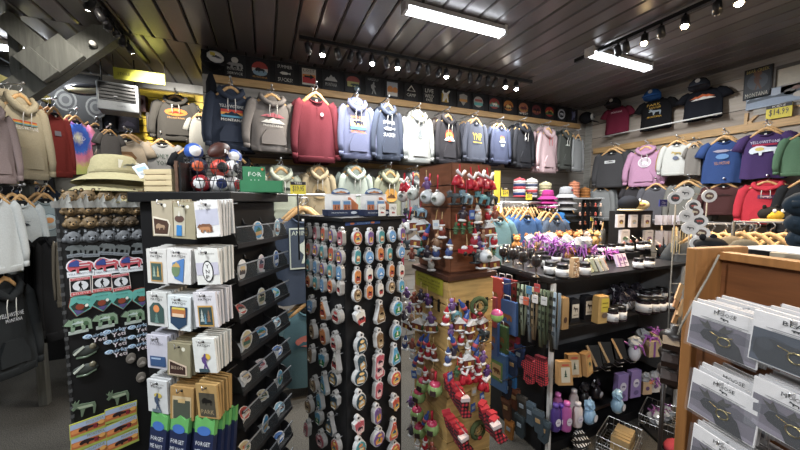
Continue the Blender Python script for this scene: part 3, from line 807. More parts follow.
def cap(mw, c, label, group=None, patch=None):
    t = empty('baseball_cap', label, 'cap', mw, group); mm = mat(c, 'fabric')
    M().lathe([(.092, 0), (.096, .02), (.090, .06), (.064, .10), (.02, .118), (.004, .12)], mm, 14).build('crown', t)
    b = M(); o = [(-.085, 0), (-.08, .05), (-.05, .09), (0, .105), (.05, .09), (.08, .05), (.085, 0)]
    b.add([(x, -.06 - y, .01 - y * .25) for x, y in o] + [(x, -.06 - y, .004 - y * .25) for x, y in o], [tuple(range(7)), tuple(range(7, 14))[::-1]] + [(i, (i + 1) % 7, (i + 1) % 7 + 7, i + 7) for i in range(7)], mm, False)
    b.build('brim', t); M().ell((0, 0, .12), (.01, .01, .006), mm, 6, 4).build('button', t)
    if patch:
        a = M(); art(a, patch, .045, .03, -.097, .001, c=(0, .055)); a.build('patch', t)
    return t


for (px, ty, by, w, c, nm, sp, cc, cn) in [
    (618, 106, 133, 29, '8f1f3c', 'crimson tee with white script', [('t', 'MONTANA', 0, .9, 1.6, .35, 'e4c8cc')], '2c2c30', 'grey black cap with white emblem'),
    (657, 98, 129, 35, '1d1e22', 'black tee with yellow lettering and dinosaur print', [('t', 'PARK', -.2, 1.0, 1.5, .4, 'd8a840'), ('t', 'RANGER', 0, .5, 1.3, .35, 'd8a840'), ('s', 'moose', 0, -.2, .7, .6, '9aa4ae'), ('t', 'MONTANA', 0, -1, 1.6, .3, 'd8a840')], '2a62b0', 'bright blue cap'),
    (704, 88, 119, 40, '20242e', 'navy black tee with orange mountain print', [('s', 'mount', 0, .7, 1.1, .5, 'd86a3c'), ('s', 'mount', .1, .35, 1.1, .4, 'e6e2dc')], '3a3e48', 'dark grey cap')]:
    P = onX(px, ty, RX - .10); k = mpp(P)
    garment('tee', TM(P, -82, (w * k / .60, .9, (by - ty) * k / .66)), c, nm + ' pinned high on the right wall', sp, seed=1, asz=.13)
    q = P + Vector((-.10, 0, -.02)); cap(TM(q, -75, .95, rx=-10), cc, cn + ' above the ' + nm.split(' with')[0], None, [('e', 0, 0, .5, .8, 'd0d0d0')])
rod = M(); a = onX(602, 137, RX - .16); b = onX(722, 113, RX - .16)
rod.tube([a, b], .009, m_white, 8); 
for t_ in (.05, .5, .95):
    q = a.lerp(b, t_); rod.tube([q, (RX, q.y, q.z)], .006, m_white, 6)
tag(rod.build('display_rod'), 'thin white rod on the right wall just below the pinned tees', 'rod')
# ================================================================ design panels above the rail
W = 'dedad0'
pans = [
 (235, 67, 'white line bear and lettering', [('e', 0, .6, .35, .3, W), ('s', 'bear', 0, .1, .8, .5, 'a8a6a2'), ('t', 'MONTANA', 0, -.3, 1.5, .3, W), ('t', 'SERVICE', 0, -.75, 1.5, .25, W)]),
 (260, 71, 'red and blue round bison design', [('e', 0, .1, .85, .75, 'b9453e'), ('r', 0, -.05, 1.6, .35, 'd9d4cc'), ('e', 0, -.3, .75, .35, '8fb0c8'), ('s', 'bison', 0, -.05, .5, .35, '26262a'), ('t', 'MONTANA', 0, -.8, 1.5, .2, 'd89a4a')]),
 (285, 75, 'SUMMER SUCKS lettering', [('t', 'SUMMER', 0, .7, 1.6, .35, W), ('s', 'fish', 0, 0, .6, .4, W), ('t', 'SUCKS!', 0, -.7, 1.6, .4, W)]),
 (309, 79, 'red and orange poster design', [('r', 0, 0, 1.6, 1.8, 'c9c4b8'), ('r', 0, -.25, 1.5, .9, 'c8383e'), ('r', 0, .1, 1.5, .3, 'e0893a'), ('s', 'arrow', 0, 0, .6, .5, '1c1c20'), ('t', 'LOST', 0, .65, 1.3, .3, '1c1c20')]),
 (331, 81, 'white scribbled mountain', [('s', 'mount', 0, .2, .8, .6, 'b5b2ae'), ('t', 'MONTANA', 0, -.5, 1.4, .4, 'b5b2ae')]),
 (353, 84, 'red arch over green bear', [('e', 0, .3, .85, .55, '9c4a42'), ('r', 0, -.1, 1.5, .6, 'b2b06a'), ('s', 'bear', .2, -.2, .6, .4, '3a4a4c'), ('e', .5, -.6, .4, .3, '7c98a4')]),
 (373, 89, 'grey standing bear under lettering', [('t', 'GRIZZLY', 0, .8, 1.5, .25, 'a09e9c'), ('s', 'walker', 0, -.2, .7, .8, '8f8d8b')]),
 (392, 91, 'sunset over pale poster', [('r', 0, 0, 1.5, 1.7, 'a9b0b8'), ('e', -.3, -.1, .4, .5, 'e0904a'), ('e', .4, -.1, .35, .4, 'e0904a'), ('r', 0, -.6, 1.4, .4, W)]),
 (411, 93, 'white tent outline', [('s', 'tri', 0, .4, .7, .6, W), ('s', 'tri', 0, .35, .5, .4, '222226'), ('t', 'CAMP', 0, -.4, 1.4, .4, W)]),
 (429, 96, 'stacked white block letters', [('t', 'LIVE', 0, .5, 1.3, .5, W), ('t', 'WILD', 0, -.2, 1.4, .5, W), ('t', 'FREE', 0, -.7, 1.0, .3, W)]),
 (446, 98, 'white mountain goat on yellow', [('r', -.2, -.1, 1.1, 1.2, 'c8a23c'), ('s', 'goat', 0, .1, .9, .9, 'ece8de')]),
 (463, 101, 'orange banded shield', [('s', 'shield', 0, 0, .85, .85, 'a8a49c'), ('r', 0, -.1, 1.3, .35, 'd8984a')]),
 (478, 103, 'teal and pink hexagon', [('e', 0, 0, .85, .75, 'b9b0a4'), ('r', 0, -.3, 1.5, .4, '5fb5ae'), ('r', 0, .2, 1.3, .3, 'c0605a')]),
 (494, 106, 'rainbow bear', badge('a8443c', '7a9a6a', '5a9a98', 'bear', 'e8e0d0')),
 (508, 108, 'orange sun', badge('d8883a', 'a04a30', '4a3a34', 'bison', 'e8c070')),
 (523, 109, 'purple and orange hills', badge('c87a58', '7a4048', 'b5823c', 'bison', '6a3038', 'WEST')),
 (536, 112, 'dark red round stamp', badge('7c3a40', '3a2028', 'a05a38', 'moose', '2a181c')),
 (549, 113, 'red and green sunset', badge('c03a34', 'c8b04a', '4a7a4c', 'bear', '203028')),
 (561, 116, 'white ring with bear paw', [('e', 0, 0, .85, .8, 'c4c6ca'), ('e', 0, 0, .6, .55, '2a2a30'), ('s', 'bear', 0, 0, .45, .4, 'd4d6da')]),
 (573, 118, 'blue violet wolf', [('s', 'goat', 0, 0, .6, .9, '6a6c98'), ('e', .1, .2, .3, .5, '8a8cb0')])]
for i, (px, py, nm, sp) in enumerate(pans):
    P = onY(px, py, BY - .02); P.z = 2.93
    t = M().box(-.088, .088, -.006, .006, -.098, .098, mat('232326', 'card')).build('design_panel', None, TM((P.x, BY - .020, P.z)))
    tag(t, 'black design panel above the hoodies showing %s' % nm, 'sign', 'design panels above the hoodie wall')
    a = M(); art(a, sp, .086, .090, -.007, .0015); a.build('print', t)
# round cap stacks hung on the wall corners
for (px, py, Y, lab, c2) in [(213, 60, 3.38, 'mesh trucker cap with bright patches hung at the left end of hoodie wall', 'c8b23c'), (586, 118, 3.36, 'silver and black cap hung where the two walls meet', 'b9b9bc')]:
    P = onY(px, py, Y)
    t = empty('trucker_cap', lab, 'cap', TM(P, 20))
    M().ell((0, 0, 0), (.10, .09, .085), mat('1c1c20', 'fabric'), 14, 8).build('crown', t)
    a = M(); a.ell((0, -.085, .0), (.07, .02, .05), mat('d4d2cc', 'fabric'), 10, 5); art(a, [('r', -.5, .3, .7, .7, c2), ('r', .4, -.2, .8, .6, 'a8a8ac'), ('s', 'mount', 0, -.1, .7, .5, '3a3a40')], .055, .04, -.106, .001); a.build('front_patch', t)
    M().add([(-.08, -.08, -.05), (.08, -.08, -.05), (.06, -.16, -.08), (-.06, -.16, -.08), (-.08, -.08, -.056), (.08, -.08, -.056), (.06, -.16, -.086), (-.06, -.16, -.086)], [(0, 1, 2, 3), (7, 6, 5, 4), (0, 3, 7, 4), (1, 5, 6, 2), (2, 6, 7, 3)], mat('2a2a2e', 'fabric')).build('brim', t)
# black long bag hung under the left cap
P = onY(212, 108, 3.3)
b = M(); b.tube([(0, 0, .30), (.0, 0, .22), (.01, -.01, 0), (0, 0, -.28), (.0, 0, -.36)], [.015, .04, .055, .06, .02], mat('1b1b20', 'fabric'), 10)
tag(b.build('sling_bag', None, TM(P)), 'long black sling bag hanging at the left edge of the hoodie wall', 'bag')
# ================================================================ alcove: heater, signs, badges
P = onY(118, 96, 3.9)
ht = empty('unit_heater', 'pale grey hanging unit heater with dark louvres in the alcove', 'heater', TM(P, 12, .72))
mgr = mat('878d94', 'plain', .4)
hb = M(); hb.box(-.21, .21, 0, .34, -.19, .17, mgr); hb.build('casing', ht, bev=.012)
M().box(-.185, .185, -.012, .02, -.07, .15, mat('15161a', 'plain', .4)).build('grille', ht)
for k in range(5): M().bar((-.18, -.02, -.045 + k * .043), (.18, -.02, -.045 + k * .043), .03, .008, mat('1e2126', 'plain', .5)).build('louvre', ht)
a = M(); art(a, [('r', 0, 0, 1, 1, 'd8dade')], .035, .012, -.04, c=(-.02, -.02)); a.build('badge', ht)
a = M(); art(a, [('t', 'REZNOR', 0, 0, 1.8, .8, '5a5f66')], .05, .014, -.003, c=(.03, -.13)); a.build('lettering', ht)
for s in (-.17, .17): M().tube([(s, .15, .17), (s, .15, (CZ - P.z) / .72)], .008, m_blk2, 6).build('hanger_rod', ht)
P = onY(140, 76.5, 3.95)
sg = empty('directional_sign', 'yellow hanging sign reading STORE CONTINUES with an arrow', 'sign', TM(P, 3))
k = mpp(P); M().box(-20.5 * k, 20.5 * k, -.008, .008, -5.5 * k, 5.5 * k, mat('a6a52e', 'card')).build('board', sg)
a = M(); art(a, [('t', 'STORE CONTINUES', -.14, 0, 1.45, .5, '2c2c20'), ('s', 'arrow', .84, 0, .12, .7, '16160e')], 20 * k, 5.2 * k, -.009, .001); a.build('lettering', sg)
for s in (-.2, .2): M().tube([(s, 0, 5 * k), (s, 0, CZ - P.z)], .003, m_blk2, 5).build('wire', sg)
# black board with badges behind the timber brace
P = onY(75, 100, 4.3)
bd = M().box(-.62, .16, 0, .03, -.42, .30, mat('17181a', 'plain', .6)).build('badge_board', None, TM((P.x, 4.42, P.z))); tag(bd, 'black board behind the timber brace covered with round hub badges', 'board')
a = M()
for (x, z, r) in [(-.12, .02, .11), (.12, -.03, .11), (-.42, .1, .09)]:
    for rr, c in ((r, '5e5e5c'), (r * .82, '1e1e20'), (r * .6, '545452'), (r * .35, '2a2a2c')): art(a, [('e', 0, 0, 1, 1, c)], rr * .8, rr, -.002 - (r - rr) * .05, c=(x, z))
art(a, [('s', 'walker', 0, 0, 1, 1, 'a8a8a4')], .06, .1, -.002, c=(-.33, -.05)); art(a, [('t', 'MONTANA', 0, 0, 2, 1, '9a9a98')], .12, .03, -.002, c=(-.33, -.2))
a.build('emblem', bd)
P = onY(85, 89, 4.2)
o = M(); o.ell((0, 0, 0), (.16, .05, .065), mat('3a3a3c', 'gloss'), 14, 7); o.ell((.0, -.03, -.01), (.13, .03, .045), mat('c6bfa0', 'gloss'), 12, 6); o.ell((0, -.045, .012), (.10, .02, .025), mat('2a2c30', 'gloss'), 12, 6)
tag(o.build('ornamental_plaque', None, TM(P, 10, 1, ry=-8)), 'rounded gold and black plaque above the round hub badges', 'plaque')
P = onY(90, 128, 4.45)
for (px, w, c) in ((108, 16, '22262e'), (128, 18, '27242c'), (152, 9, '3a3634')):
    P = onY(px, 122, 4.52); k = mpp(P)
    t = M().box(-w * k / 2, w * k / 2, -.01, .01, -10 * k, 9 * k, mat(c, 'card')).build('framed_print', None, TM(P)); tag(t, {108: 'dark framed print under the heater, left one', 128: 'dark purple framed print under the heater, right one', 152: 'narrow brown framed print at the right of the dark ones'}[px], 'picture')
    a = M(); art(a, [('r', 0, 0, 1.6, 1.4, shade(c, 1.5)), ('s', 'mount', 0, -.2, .7, .5, shade(c, 2.2))], w * k / 2, 9 * k, -.011, .001); a.build('picture', t)
P = onY(140, 105, 4.5)
t = M(); t.box(-.05, .05, -.05, .05, -.09, .09, mat('4a2a28', 'plain')); t.ell((0, -.05, .02), (.03, .02, .04), mat('6a3a34'), 8, 5); tag(t.build('wall_lantern', None, TM((P.x + .0, 4.55, P.z + .02))), 'small dark red box lantern at the right side of the heater', 'lantern')
M().box(0, 0, 0, 0, 0, 0, m_white)
# ================================================================ right wall pictures, letters, price sign
P = onX(758, 83, RX - .03)
t = M().box(-.10, .10, -.012, .012, -.15, .15, mat('17161a', 'card')).build('bear_picture', None, TM(P, -90)); tag(t, 'dark upright picture of a brown bear high on the right wall', 'picture')
a = M(); art(a, [('r', 0, 0, 1.8, 1.8, '2b3036'), ('e', 0, .1, .75, .55, '4a5058'), ('s', 'walker', 0, .1, .6, .6, '5b3a2a'), ('e', 0, .6, .3, .2, '6a4430'), ('t', 'BEAR CREEK', 0, .8, 1.6, .2, 'c9b45c'), ('t', 'MONTANA', 0, -.75, 1.6, .28, 'c8c4b4')], .10, .15, -.013, .001); a.build('picture', t)
P = onX(773, 97, RX - .03)
t = M().box(-.185, .185, -.010, .010, -.085, .085, mat('8c97a6', 'card')).build('lake_picture', None, TM(P, -90)); tag(t, 'wide pale blue picture of a lake and treeline on the right wall', 'picture')
a = M(); art(a, [('r', 0, 0, 1.9, 1.85, 'a9b4c4'), ('r', 0, -.45, 1.9, .85, '8f9db2'), ('p', [(-.95, 0), (-.8, .3), (-.6, .1), (-.3, .25), (.1, .1), (.5, .3), (.7, .2), (.95, .5), (.95, -.3), (0, -.1), (-.95, -.25)], '4a5460')], .185, .085, -.011, .001); a.build('picture', t)
P = onX(797, 92, RX - .03)
t = M().box(-.10, .10, -.012, .012, -.09, .09, mat('9c948c', 'card')).build('stone_print', None, TM(P, -90)); tag(t, 'grey brown picture at the right frame edge beside the lake picture', 'picture')
a = M(); art(a, [('e', -.4, .2, .4, .3, '6f6a66'), ('e', .3, -.2, .5, .3, 'bab0a4'), ('e', 0, .5, .3, .2, '7d5f58')], .1, .09, -.013, .001); a.build('picture', t)
for ch, px, py, sz in (('K', 755, 122, .10), ('I', 771, 128, .0), ('D', 800, 112, .08)):
    if not sz: continue
    P = onX(px, py, RX); vs, fs = text_geo(ch); m = M()
    n = len(vs); w_ = sz * .75
    m.add([(x * w_ * 2, -.02, z * sz * 2) for x, z in vs], fs, m_oak); m.add([(x * w_ * 2, 0, z * sz * 2) for x, z in vs], fs, m_oak)
    from collections import Counter
    ec = Counter()
    for f in fs:
        for q in range(len(f)):
            ec[tuple(sorted((f[q], f[(q + 1) % len(f)])))] += 1
    m.add([(x * w_ * 2, y, z * sz * 2) for y in (-.02, 0) for x, z in vs], [(a_, b_, b_ + n, a_ + n) for (a_, b_), c_ in ec.items() if c_ == 1], m_oak)
    tag(m.build('wooden_letter', None, TM(P, -90)), 'large wooden letter %s above the right wall rail' % ch, 'letter')


def price(P, rz, w, h, txt, label, post=None, head='SALE'):
    t = empty('price_sign', label, 'sign', TM(P, rz))
    M().box(-w / 2, w / 2, -.004, .004, -h / 2, h / 2, mat('e3cd3a', 'card')).build('card', t)
    a = M(); art(a, [('r', 0, .75, 2, .5, '26242a'), ('t', head, 0, .75, 1.0, .3, 'e8e0d0'), ('t', txt, 0, -.15, 1.5, 1.0, '1f2a4a')], w / 2, h / 2, -.005, .001); a.build('lettering', t)
    if post: M().tube([(0, .01, -h / 2 - post), (0, .01, 0)], .004, m_blk2, 6).build('stem', t)
    return t


P = onX(779, 111, RX - .05); price(P, -90, .17, .13, '$14.99', 'yellow and black price sign reading 14.99 on the right wall', None, 'KIDS')
# thermostat box
P = onX(709, 120, RX - .02); tag(M().cbox((0, 0, 0), (.05, .03, .022), m_white).build('sensor_box', None, TM(P, -90)), 'small white sensor box just under the white rod on the wall', 'sensor')
# ================================================================ magnet board (left)
AZ0, ARZ = 1.66, 25.0
A0 = at(63, 300, 1.12); A0.z = 0
au = Vector((cos(R(ARZ)), sin(R(ARZ)), 0)); an = Vector((sin(R(ARZ)), -cos(R(ARZ)), 0))
mb = empty('magnet_board', 'tall black pegboard spinner covered in bear and bison magnets at left', 'display rack', TM(A0, ARZ))
AW = .36
M().box(0, AW, 0, .30, .12, 1.63, mat('0e0e10', 'plain', .5)).build('panel', mb, bev=.004)
M().box(-.03, AW + .0, -.02, .33, 0, .12, m_black).build('base', mb, bev=.006)
e = M(); e.box(-.002, .004, -.003, .0, .2, 1.6, mat('202020'))
for k in range(44): e.box(-.004, .006, -.004, .0, .2 + k * .032, .212 + k * .032, mat('444444'))
e.build('slot_strip', mb)


def AP(px, py, off=.004): return hit(px, py, A0 + an * off, an)


def S3(s, k): return (s * .9, s, s * k * .96)


def magnet_kind(kind, sc, dim=1.0):
    m = M()
    sh = lambda h: shade(h, dim)
    if kind == 'bearhead' or kind == 'wolf' or kind == 'darkbear':
        c = {'bearhead': '8a6f48', 'wolf': '6e7276', 'darkbear': '5c4a34'}[kind]; c = shade(c, .8); b = mat(c, 'plain', .6); d = mat(shade(c, .55), 'plain', .6); l = mat(shade(c, 1.3), 'plain', .6)
        m.ell((0, 0, 0), (.030, .012, .022), b, 12, 7); m.ell((-.024, 0, -.006), (.012, .009, .010), b, 8, 5); m.ell((.024, 0, -.006), (.012, .009, .010), b, 8, 5)
        for s in (-1, 1):
            m.ell((s * .020, .0, .021), (.008, .006, .008), d, 8, 5); m.ell((s * .020, -.004, .020), (.005, .004, .005), l, 6, 4); m.ell((s * .010, -.011, .004), (.003, .002, .003), mat('0c0c0c', 'gloss'), 6, 4)
        m.ell((0, -.013, -.006), (.010, .009, .008), l, 8, 5); m.ell((0, -.021, -.003), (.004, .003, .003), mat('0c0c0c', 'gloss'), 6, 4)
    elif kind == 'bearsil':
        o = [(.028 * x, .026 * y + .006) for x, y in SIL['bear']]; m.prism(o, -.007, 0, mat('5c6060', 'plain')); m.box(-.026, .026, -.009, 0, -.019, -.009, mat('7b8288', 'plain'))
        art(m, [('t', 'MONTANA', 0, 0, 1.8, 1.1, '30343a')], .024, .004, -.0095, c=(0, -.014))
    elif kind == 'bison':
        o = [(.040 * x, .030 * y + .007) for x, y in SIL['bison']]; m.prism([(x * 1.1, z * 1.12) for x, z in o], -.003, 0, mat('e2e4e8', 'card')); m.box(-.042, .042, -.003, 0, -.028, -.010, mat('e2e4e8', 'card'))
        m.prism(o, -.005, -.003, mat('c9505a', 'card')); art(m, [('r', 0, .45, 1.1, .12, 'e4e4e8'), ('r', .1, .05, 1.3, .12, 'e4e4e8'), ('p', [(-.95, -.0), (-.9, .5), (-.3, .95), (-.1, .7), (-.1, -.1)], '33478f')], .038, .022, -.005, .0006, c=(0, .008))
        art(m, [('t', 'YELLOWSTONE', 0, 0, 1.9, 1, '3a4458')], .040, .006, -.0035, c=(0, -.018))
    elif kind == 'walker':
        m.box(-.030, .030, -.004, 0, -.034, .034, mat('d8cfc8', 'card'))
        art(m, [('r', 0, .05, 1.85, 1.2, '121214'), ('e', 0, .05, .75, .55, 'd6d8da'), ('s', 'walker', 0, .05, .42, .55, '0e0e10'), ('r', 0, .82, 1.85, .26, 'c8545a'), ('r', 0, -.78, 1.85, .32, 'cf4848'), ('t', 'MONTANA', 0, .82, 1.5, .14, 'e8c0c0'), ('t', 'BELIEVE', 0, -.78, 1.5, .18, 'f0d0d0')], .030, .034, -.004, .0005)
    elif kind == 'shield':
        o = [(-.036, .018), (-.026, .028), (0, .031), (.026, .028), (.036, .018), (.032, -.008), (0, -.034), (-.032, -.008)]
        m.prism([(x * 1.06, z * 1.06) for x, z in o], -.003, 0, mat('a04c3c', 'card')); m.prism(o, -.004, -.003, mat('5fb0a4', 'card'))
        art(m, [('p', [(-.9, -.2), (-.5, .25), (0, 0), (.4, .2), (.9, -.15), (0, -1)], '243a30'), ('e', -.05, -.15, .4, .3, '8c3c26'), ('e', .5, .05, .16, .16, 'e6e2d4'), ('p', [(-.5, -.5), (.5, -.5), (0, -.95)], '5a4a80'), ('t', 'YELLOWSTONE', 0, .6, 1.2, .15, '2a5a50')], .032, .031, -.004, .0005)
    elif kind == 'greenbear':
        o = [(.042 * x, .038 * y) for x, y in SIL['bear']]; m.prism([(x * 1.08, z * 1.1) for x, z in o], -.004, 0, mat('2f3630', 'card')); m.prism(o, -.006, -.004, mat('7f9a7c', 'card'))
        art(m, [('s', 'tree', -.3, .1, .2, .5, '3c5a40'), ('s', 'tree', .3, .1, .2, .4, 'b8c8a8'), ('s', 'mount', 0, .2, .5, .25, 'b8c8c4'), ('e', .55, 0, .2, .25, '4a6a48')], .042, .030, -.006, .0006)
        m.box(-.03, .03, -.006, 0, -.030, -.020, mat('aab4aa', 'card'))
    elif kind == 'script':
        vs, fs = text_geo('Quirky'); vs2, fs2 = text_geo('Yeti')
        m.ell((-.028, -.002, .008), (.016, .003, .010), mat('a8c8e8', 'card'), 10, 5)
        for (v_, f_, w, h, cx, cz, c, q) in ((vs, fs, .075, .020, .0, .008, 'a8cbe8', -.006), (vs2, fs2, .045, .018, .012, -.011, 'e8dcdc', -.005)):
            for dx, dz, cc, dd in ((0, 0, 'e8eaee', 0), (.001, -.001, '3a4a78' if c[0] == 'a' else '6a2a44', -.0008), (-.0005, .001, c, -.0016)):
                s_ = 1.12 if dd == 0 else 1
                m.add([(cx + dx + x * w * s_, q + dd, cz + dz + z * h * s_) for x, z in v_], f_, mat(cc, 'card'))
    elif kind == 'fish':
        m.ell((0, -.004, -.004), (.040, .007, .016), mat('3c423c', 'plain'), 12, 6); m.bar((-.036, -.010, -.008), (-.006, -.010, .012), .006, .006, mat('b8bcae', 'gloss')); m.ell((.020, -.008, .006), (.012, .006, .010), mat('6a6450', 'gloss'), 8, 5); m.tube([(-.03, -.006, -.02), (0, -.006, -.024), (.03, -.006, -.014)], .004, mat('5c6a58', 'gloss'), 6)
    elif kind == 'mooseg':
        o = [(.036 * x, .030 * y) for x, y in SIL['moose']]; m.prism(o, -.006, 0, mat('5f7058', 'card')); art(m, [('p', [(-.6, .3), (.7, .2), (.8, -.1), (-.4, 0)], '9aa88a')], .034, .028, -.006)
    elif kind == 'roundpatch':
        m.lathe([(.018, 0), (.018, .005), (.015, .006)], mat('6a625a', 'card'), 14, T=Matrix.Rotation(R(90), 4, 'X')); art(m, [('s', 'mount', 0, 0, .8, .7, '9a9288')], .015, .015, -.0065)
    elif kind == 'banner':
        m.box(-.053, .053, -.004, 0, -.030, .030, mat('b6b84e', 'card'))
        art(m, [('r', 0, .55, 1.96, .75, '9cb0cc'), ('r', 0, -.2, 1.96, .9, 'c8703c'), ('r', 0, -.85, 1.96, .25, 'a8b850'), ('e', -.7, -.1, .25, .3, 'e08a4a'), ('s', 'bison', .05, -.1, .6, .5, '2c1a18'), ('r', .4, -.2, .2, .5, '8c2430'), ('e', .75, .1, .2, .3, 'e0a050'), ('t', 'MONTANA', .4, .7, 1.0, .35, '8a8a3a')], .052, .028, -.004, .0005)
    return m


AM = [('bearhead', [(70, 197), (88, 196), (106, 196), (123, 196), (140, 196)], 'brown bear head magnet', 'top'),
      ('bearhead', [(70.5, 210), (88, 209.5), (105, 209), (122, 209), (136, 210)], 'brown bear head magnet', 'second'),
      ('bearhead', [(73, 223), (90, 222.5)], 'brown bear head magnet', 'third'),
      ('darkbear', [(106, 222), (119, 222), (131, 221.5)], 'small dark bear head magnet', 'third'),
      ('wolf', [(73, 238), (92, 237), (109, 236), (124, 236), (139, 235)], 'grey wolf head magnet', 'fourth'),
      ('bearsil', [(75, 251), (91, 251), (107, 249), (122, 250), (139, 248)], 'grey walking bear magnet', 'fifth'),
      ('bison', [(80.5, 268), (107, 266), (131, 264)], 'flag patterned bison magnet', 'sixth'),
      ('walker', [(80.5, 286), (102, 283), (121, 282)], 'red framed walking figure magnet', 'seventh'),
      ('shield', [(81, 305), (102, 301), (122, 299), (142, 297)], 'teal and red badge magnet', 'eighth'),
      ('greenbear', [(78, 324), (105, 319), (133, 315)], 'green forest bear magnet', 'ninth'),
      ('script', [(96, 337), (115, 332), (139, 327.5), (116, 342), (139, 337), (117, 352), (139, 346)], 'blue script lettering magnet', 'lettering'),
      ('fish', [(86, 349), (86, 367)], 'dark leaping fish magnet', 'lower left'),
      ('roundpatch', [(131, 358), (142, 362), (141, 377)], 'round brown patch magnet', 'lower right'),
      ('mooseg', [(84, 407), (118, 396)], 'green camouflage moose magnet', 'moose'),
      ('banner', [(88, 426), (121, 412), (89, 439), (122, 426), (90, 453), (123, 440)], 'bison sunset banner magnet', 'bottom')]
for kind, pts, nm, row in AM:
    base = None
    me = magnet_kind(kind, 1).mesh(nm.replace(' ', '_'))
    for i, (x, y) in enumerate(pts):
        P = AP(x, y)
        o = inst(me, 'bison_magnet' if kind in ('bison', 'banner') else {'bearhead': 'bear_magnet', 'darkbear': 'bear_magnet', 'wolf': 'wolf_magnet', 'bearsil': 'bear_magnet', 'walker': 'square_magnet', 'shield': 'badge_magnet', 'greenbear': 'bear_magnet', 'script': 'lettering_magnet', 'fish': 'fish_magnet', 'roundpatch': 'patch_magnet', 'mooseg': 'moose_magnet'}[kind], None, TM(P, ARZ, S3({'bearhead': .86, 'wolf': .9, 'darkbear': .8, 'bearsil': .95, 'bison': .92, 'greenbear': .95, 'script': .9}.get(kind, 1.0), 1.0 if kind in ('banner', 'walker', 'script') else 1.22), ry=RND.uniform(-4, 4) + {'shield': (18 if i == 0 else 0), 'bearsil': (12 if i in (2, 3) else 0)}.get(kind, 0)))
        if kind == 'banner': lb = '%s at the board bottom, %s' % (nm, ['upper left', 'upper right', 'middle left', 'middle right', 'lowest left', 'lowest right'][i])
        elif kind == 'script': lb = '%s on the magnet board, %s' % (nm, ['far left one', 'top middle one', 'top right one', 'centre middle one', 'centre right one', 'lowest middle one', 'lowest right one'][i])
        else: lb = '%s, %s row of the left board, %s from left' % (nm, row, ORD[i + (2 if kind == 'darkbear' else 0)]) if row not in ('lower left', 'lower right', 'moose') else '%s on the dark lower part of the left board, %s' % (nm, ['upper one' if kind != 'mooseg' else 'left one', 'lower one' if kind != 'mooseg' else 'right one', 'lowest one'][i])
        tag(o, lb, 'magnet', nm + 's on the left board')
# white tissue frill + bucket hats on top of the board
fr = M(); mt = mat('d8d8d2', 'fabric')
for k in range(26):
    x = -.01 + k * .0148; fr.add([(x, -.02 + .01 * (k % 2), 1.63), (x + .02, -.02, 1.63), (x + .012, -.035, 1.655 + .012 * (k % 3)), (x - .004, -.03, 1.65)], [(0, 1, 2, 3)], mt); fr.add([(x, .02, 1.63), (x + .018, .0, 1.63), (x + .01, -.01, 1.665)], [(0, 1, 2)], mt)
fr.build('tissue_frill', mb)


def bucket(mw, c, label, deco=None, hgt=.11, group=None):
    t = empty('bucket_hat', label, 'hat', mw, group); mm = mat(c, 'fabric')
    M().lathe([(.098, 0), (.096, .03), (.088, hgt * .8), (.075, hgt), (.03, hgt + .008), (.004, hgt + .008)], mm, 20).build('crown', t)
    b = M(); n = 24; pr = [(.098, .004), (.125, -.018), (.160, -.050), (.162, -.054), (.124, -.024), (.096, -.002)]
    b.lathe(pr, mm, n); b.build('brim', t)
    M().lathe([(.100, .002), (.100, .012), (.098, .013)], mat(shade(c, .8), 'fabric'), 20).build('band', t)
    if deco:
        a = M(); art(a, deco, .05, .026, 0, .0008, c=(-.03, .06), warp=lambda x, z: -math.sqrt(max(.0001, .100 ** 2 - x * x)) + .002); a.build('patch', t)
    return t


HP = at(115, 172, 1.28)
hats = [('948b66', 'bottom', .0), ('9c946e', 'middle', .05), ('a69d76', 'top', .09)]
for i, (c, nm, dz) in enumerate(hats):
    bucket(TM((HP.x + (.01, -.008, 0)[i], HP.y, 1.690 + dz * .72), 20 + 30 * i, (.80, .80, .62), rx=4 - 3 * i, ry=5 * (i - 1)), c, 'khaki bucket hat on the magnet board, %s of the pile%s' % (nm, ' with embroidered patch' if i == 2 else ''), [('r', 0, 0, 2, 2, 'd4d0bc'), ('s', 'mount', 0, 0, .8, .7, '6f7468'), ('r', 0, -.7, 1.6, .3, '8a8c80')] if i == 2 else None, .12, 'khaki bucket hats')
P = HP + an * .12 + Vector((.07, 0, .01)); P.z = 1.77
a = M().box(-.022, .022, -.001, .001, -.026, .026, mat('d6e2ea', 'card')); art(a, [('r', 0, .3, 1.6, .6, '9ab8d8'), ('r', 0, -.4, 1.4, .3, 'b0b4b8')], .02, .024, -.0015); tag(a.build('hang_tag', None, TM(P, 30, 1, ry=-25, rx=-20)), 'pale blue hang tag dangling from the top khaki bucket hat', 'tag')
# ================================================================ black square rack with patch cards and sticker pockets
BD = 1.10
B0 = at(224, 300, BD); B0.z = 0
BRZ = 57.0                                    # right face direction
bu = Vector((cos(R(57)), sin(R(57)), 0)); bn = Vector((sin(R(57)), -cos(R(57)), 0))      # right face: along, normal
lu = Vector((cos(R(-33)), sin(R(-33)), 0)); ln = Vector((sin(R(-33)), -cos(R(-33)), 0))  # left face
BW = .325
m_rack = mat('161617', 'plain', .42); m_ac = mat('70767a', 'clear', s=.10)
br = empty('patch_display_rack', 'black square rack with patch cards on the left and sticker pockets on the right', 'display rack', TM(B0, BRZ))
M().box(0, BW, .0, BW, .06, 1.65, m_rack).build('cabinet', br, bev=.004)
M().box(-.03, BW + .01, -.062, BW + .015, 1.65, 1.685, m_rack).build('top_board', br, bev=.004)
M().box(-.03, BW + .03, -.03, BW + .03, 0, .06, m_rack).build('base', br, bev=.004)
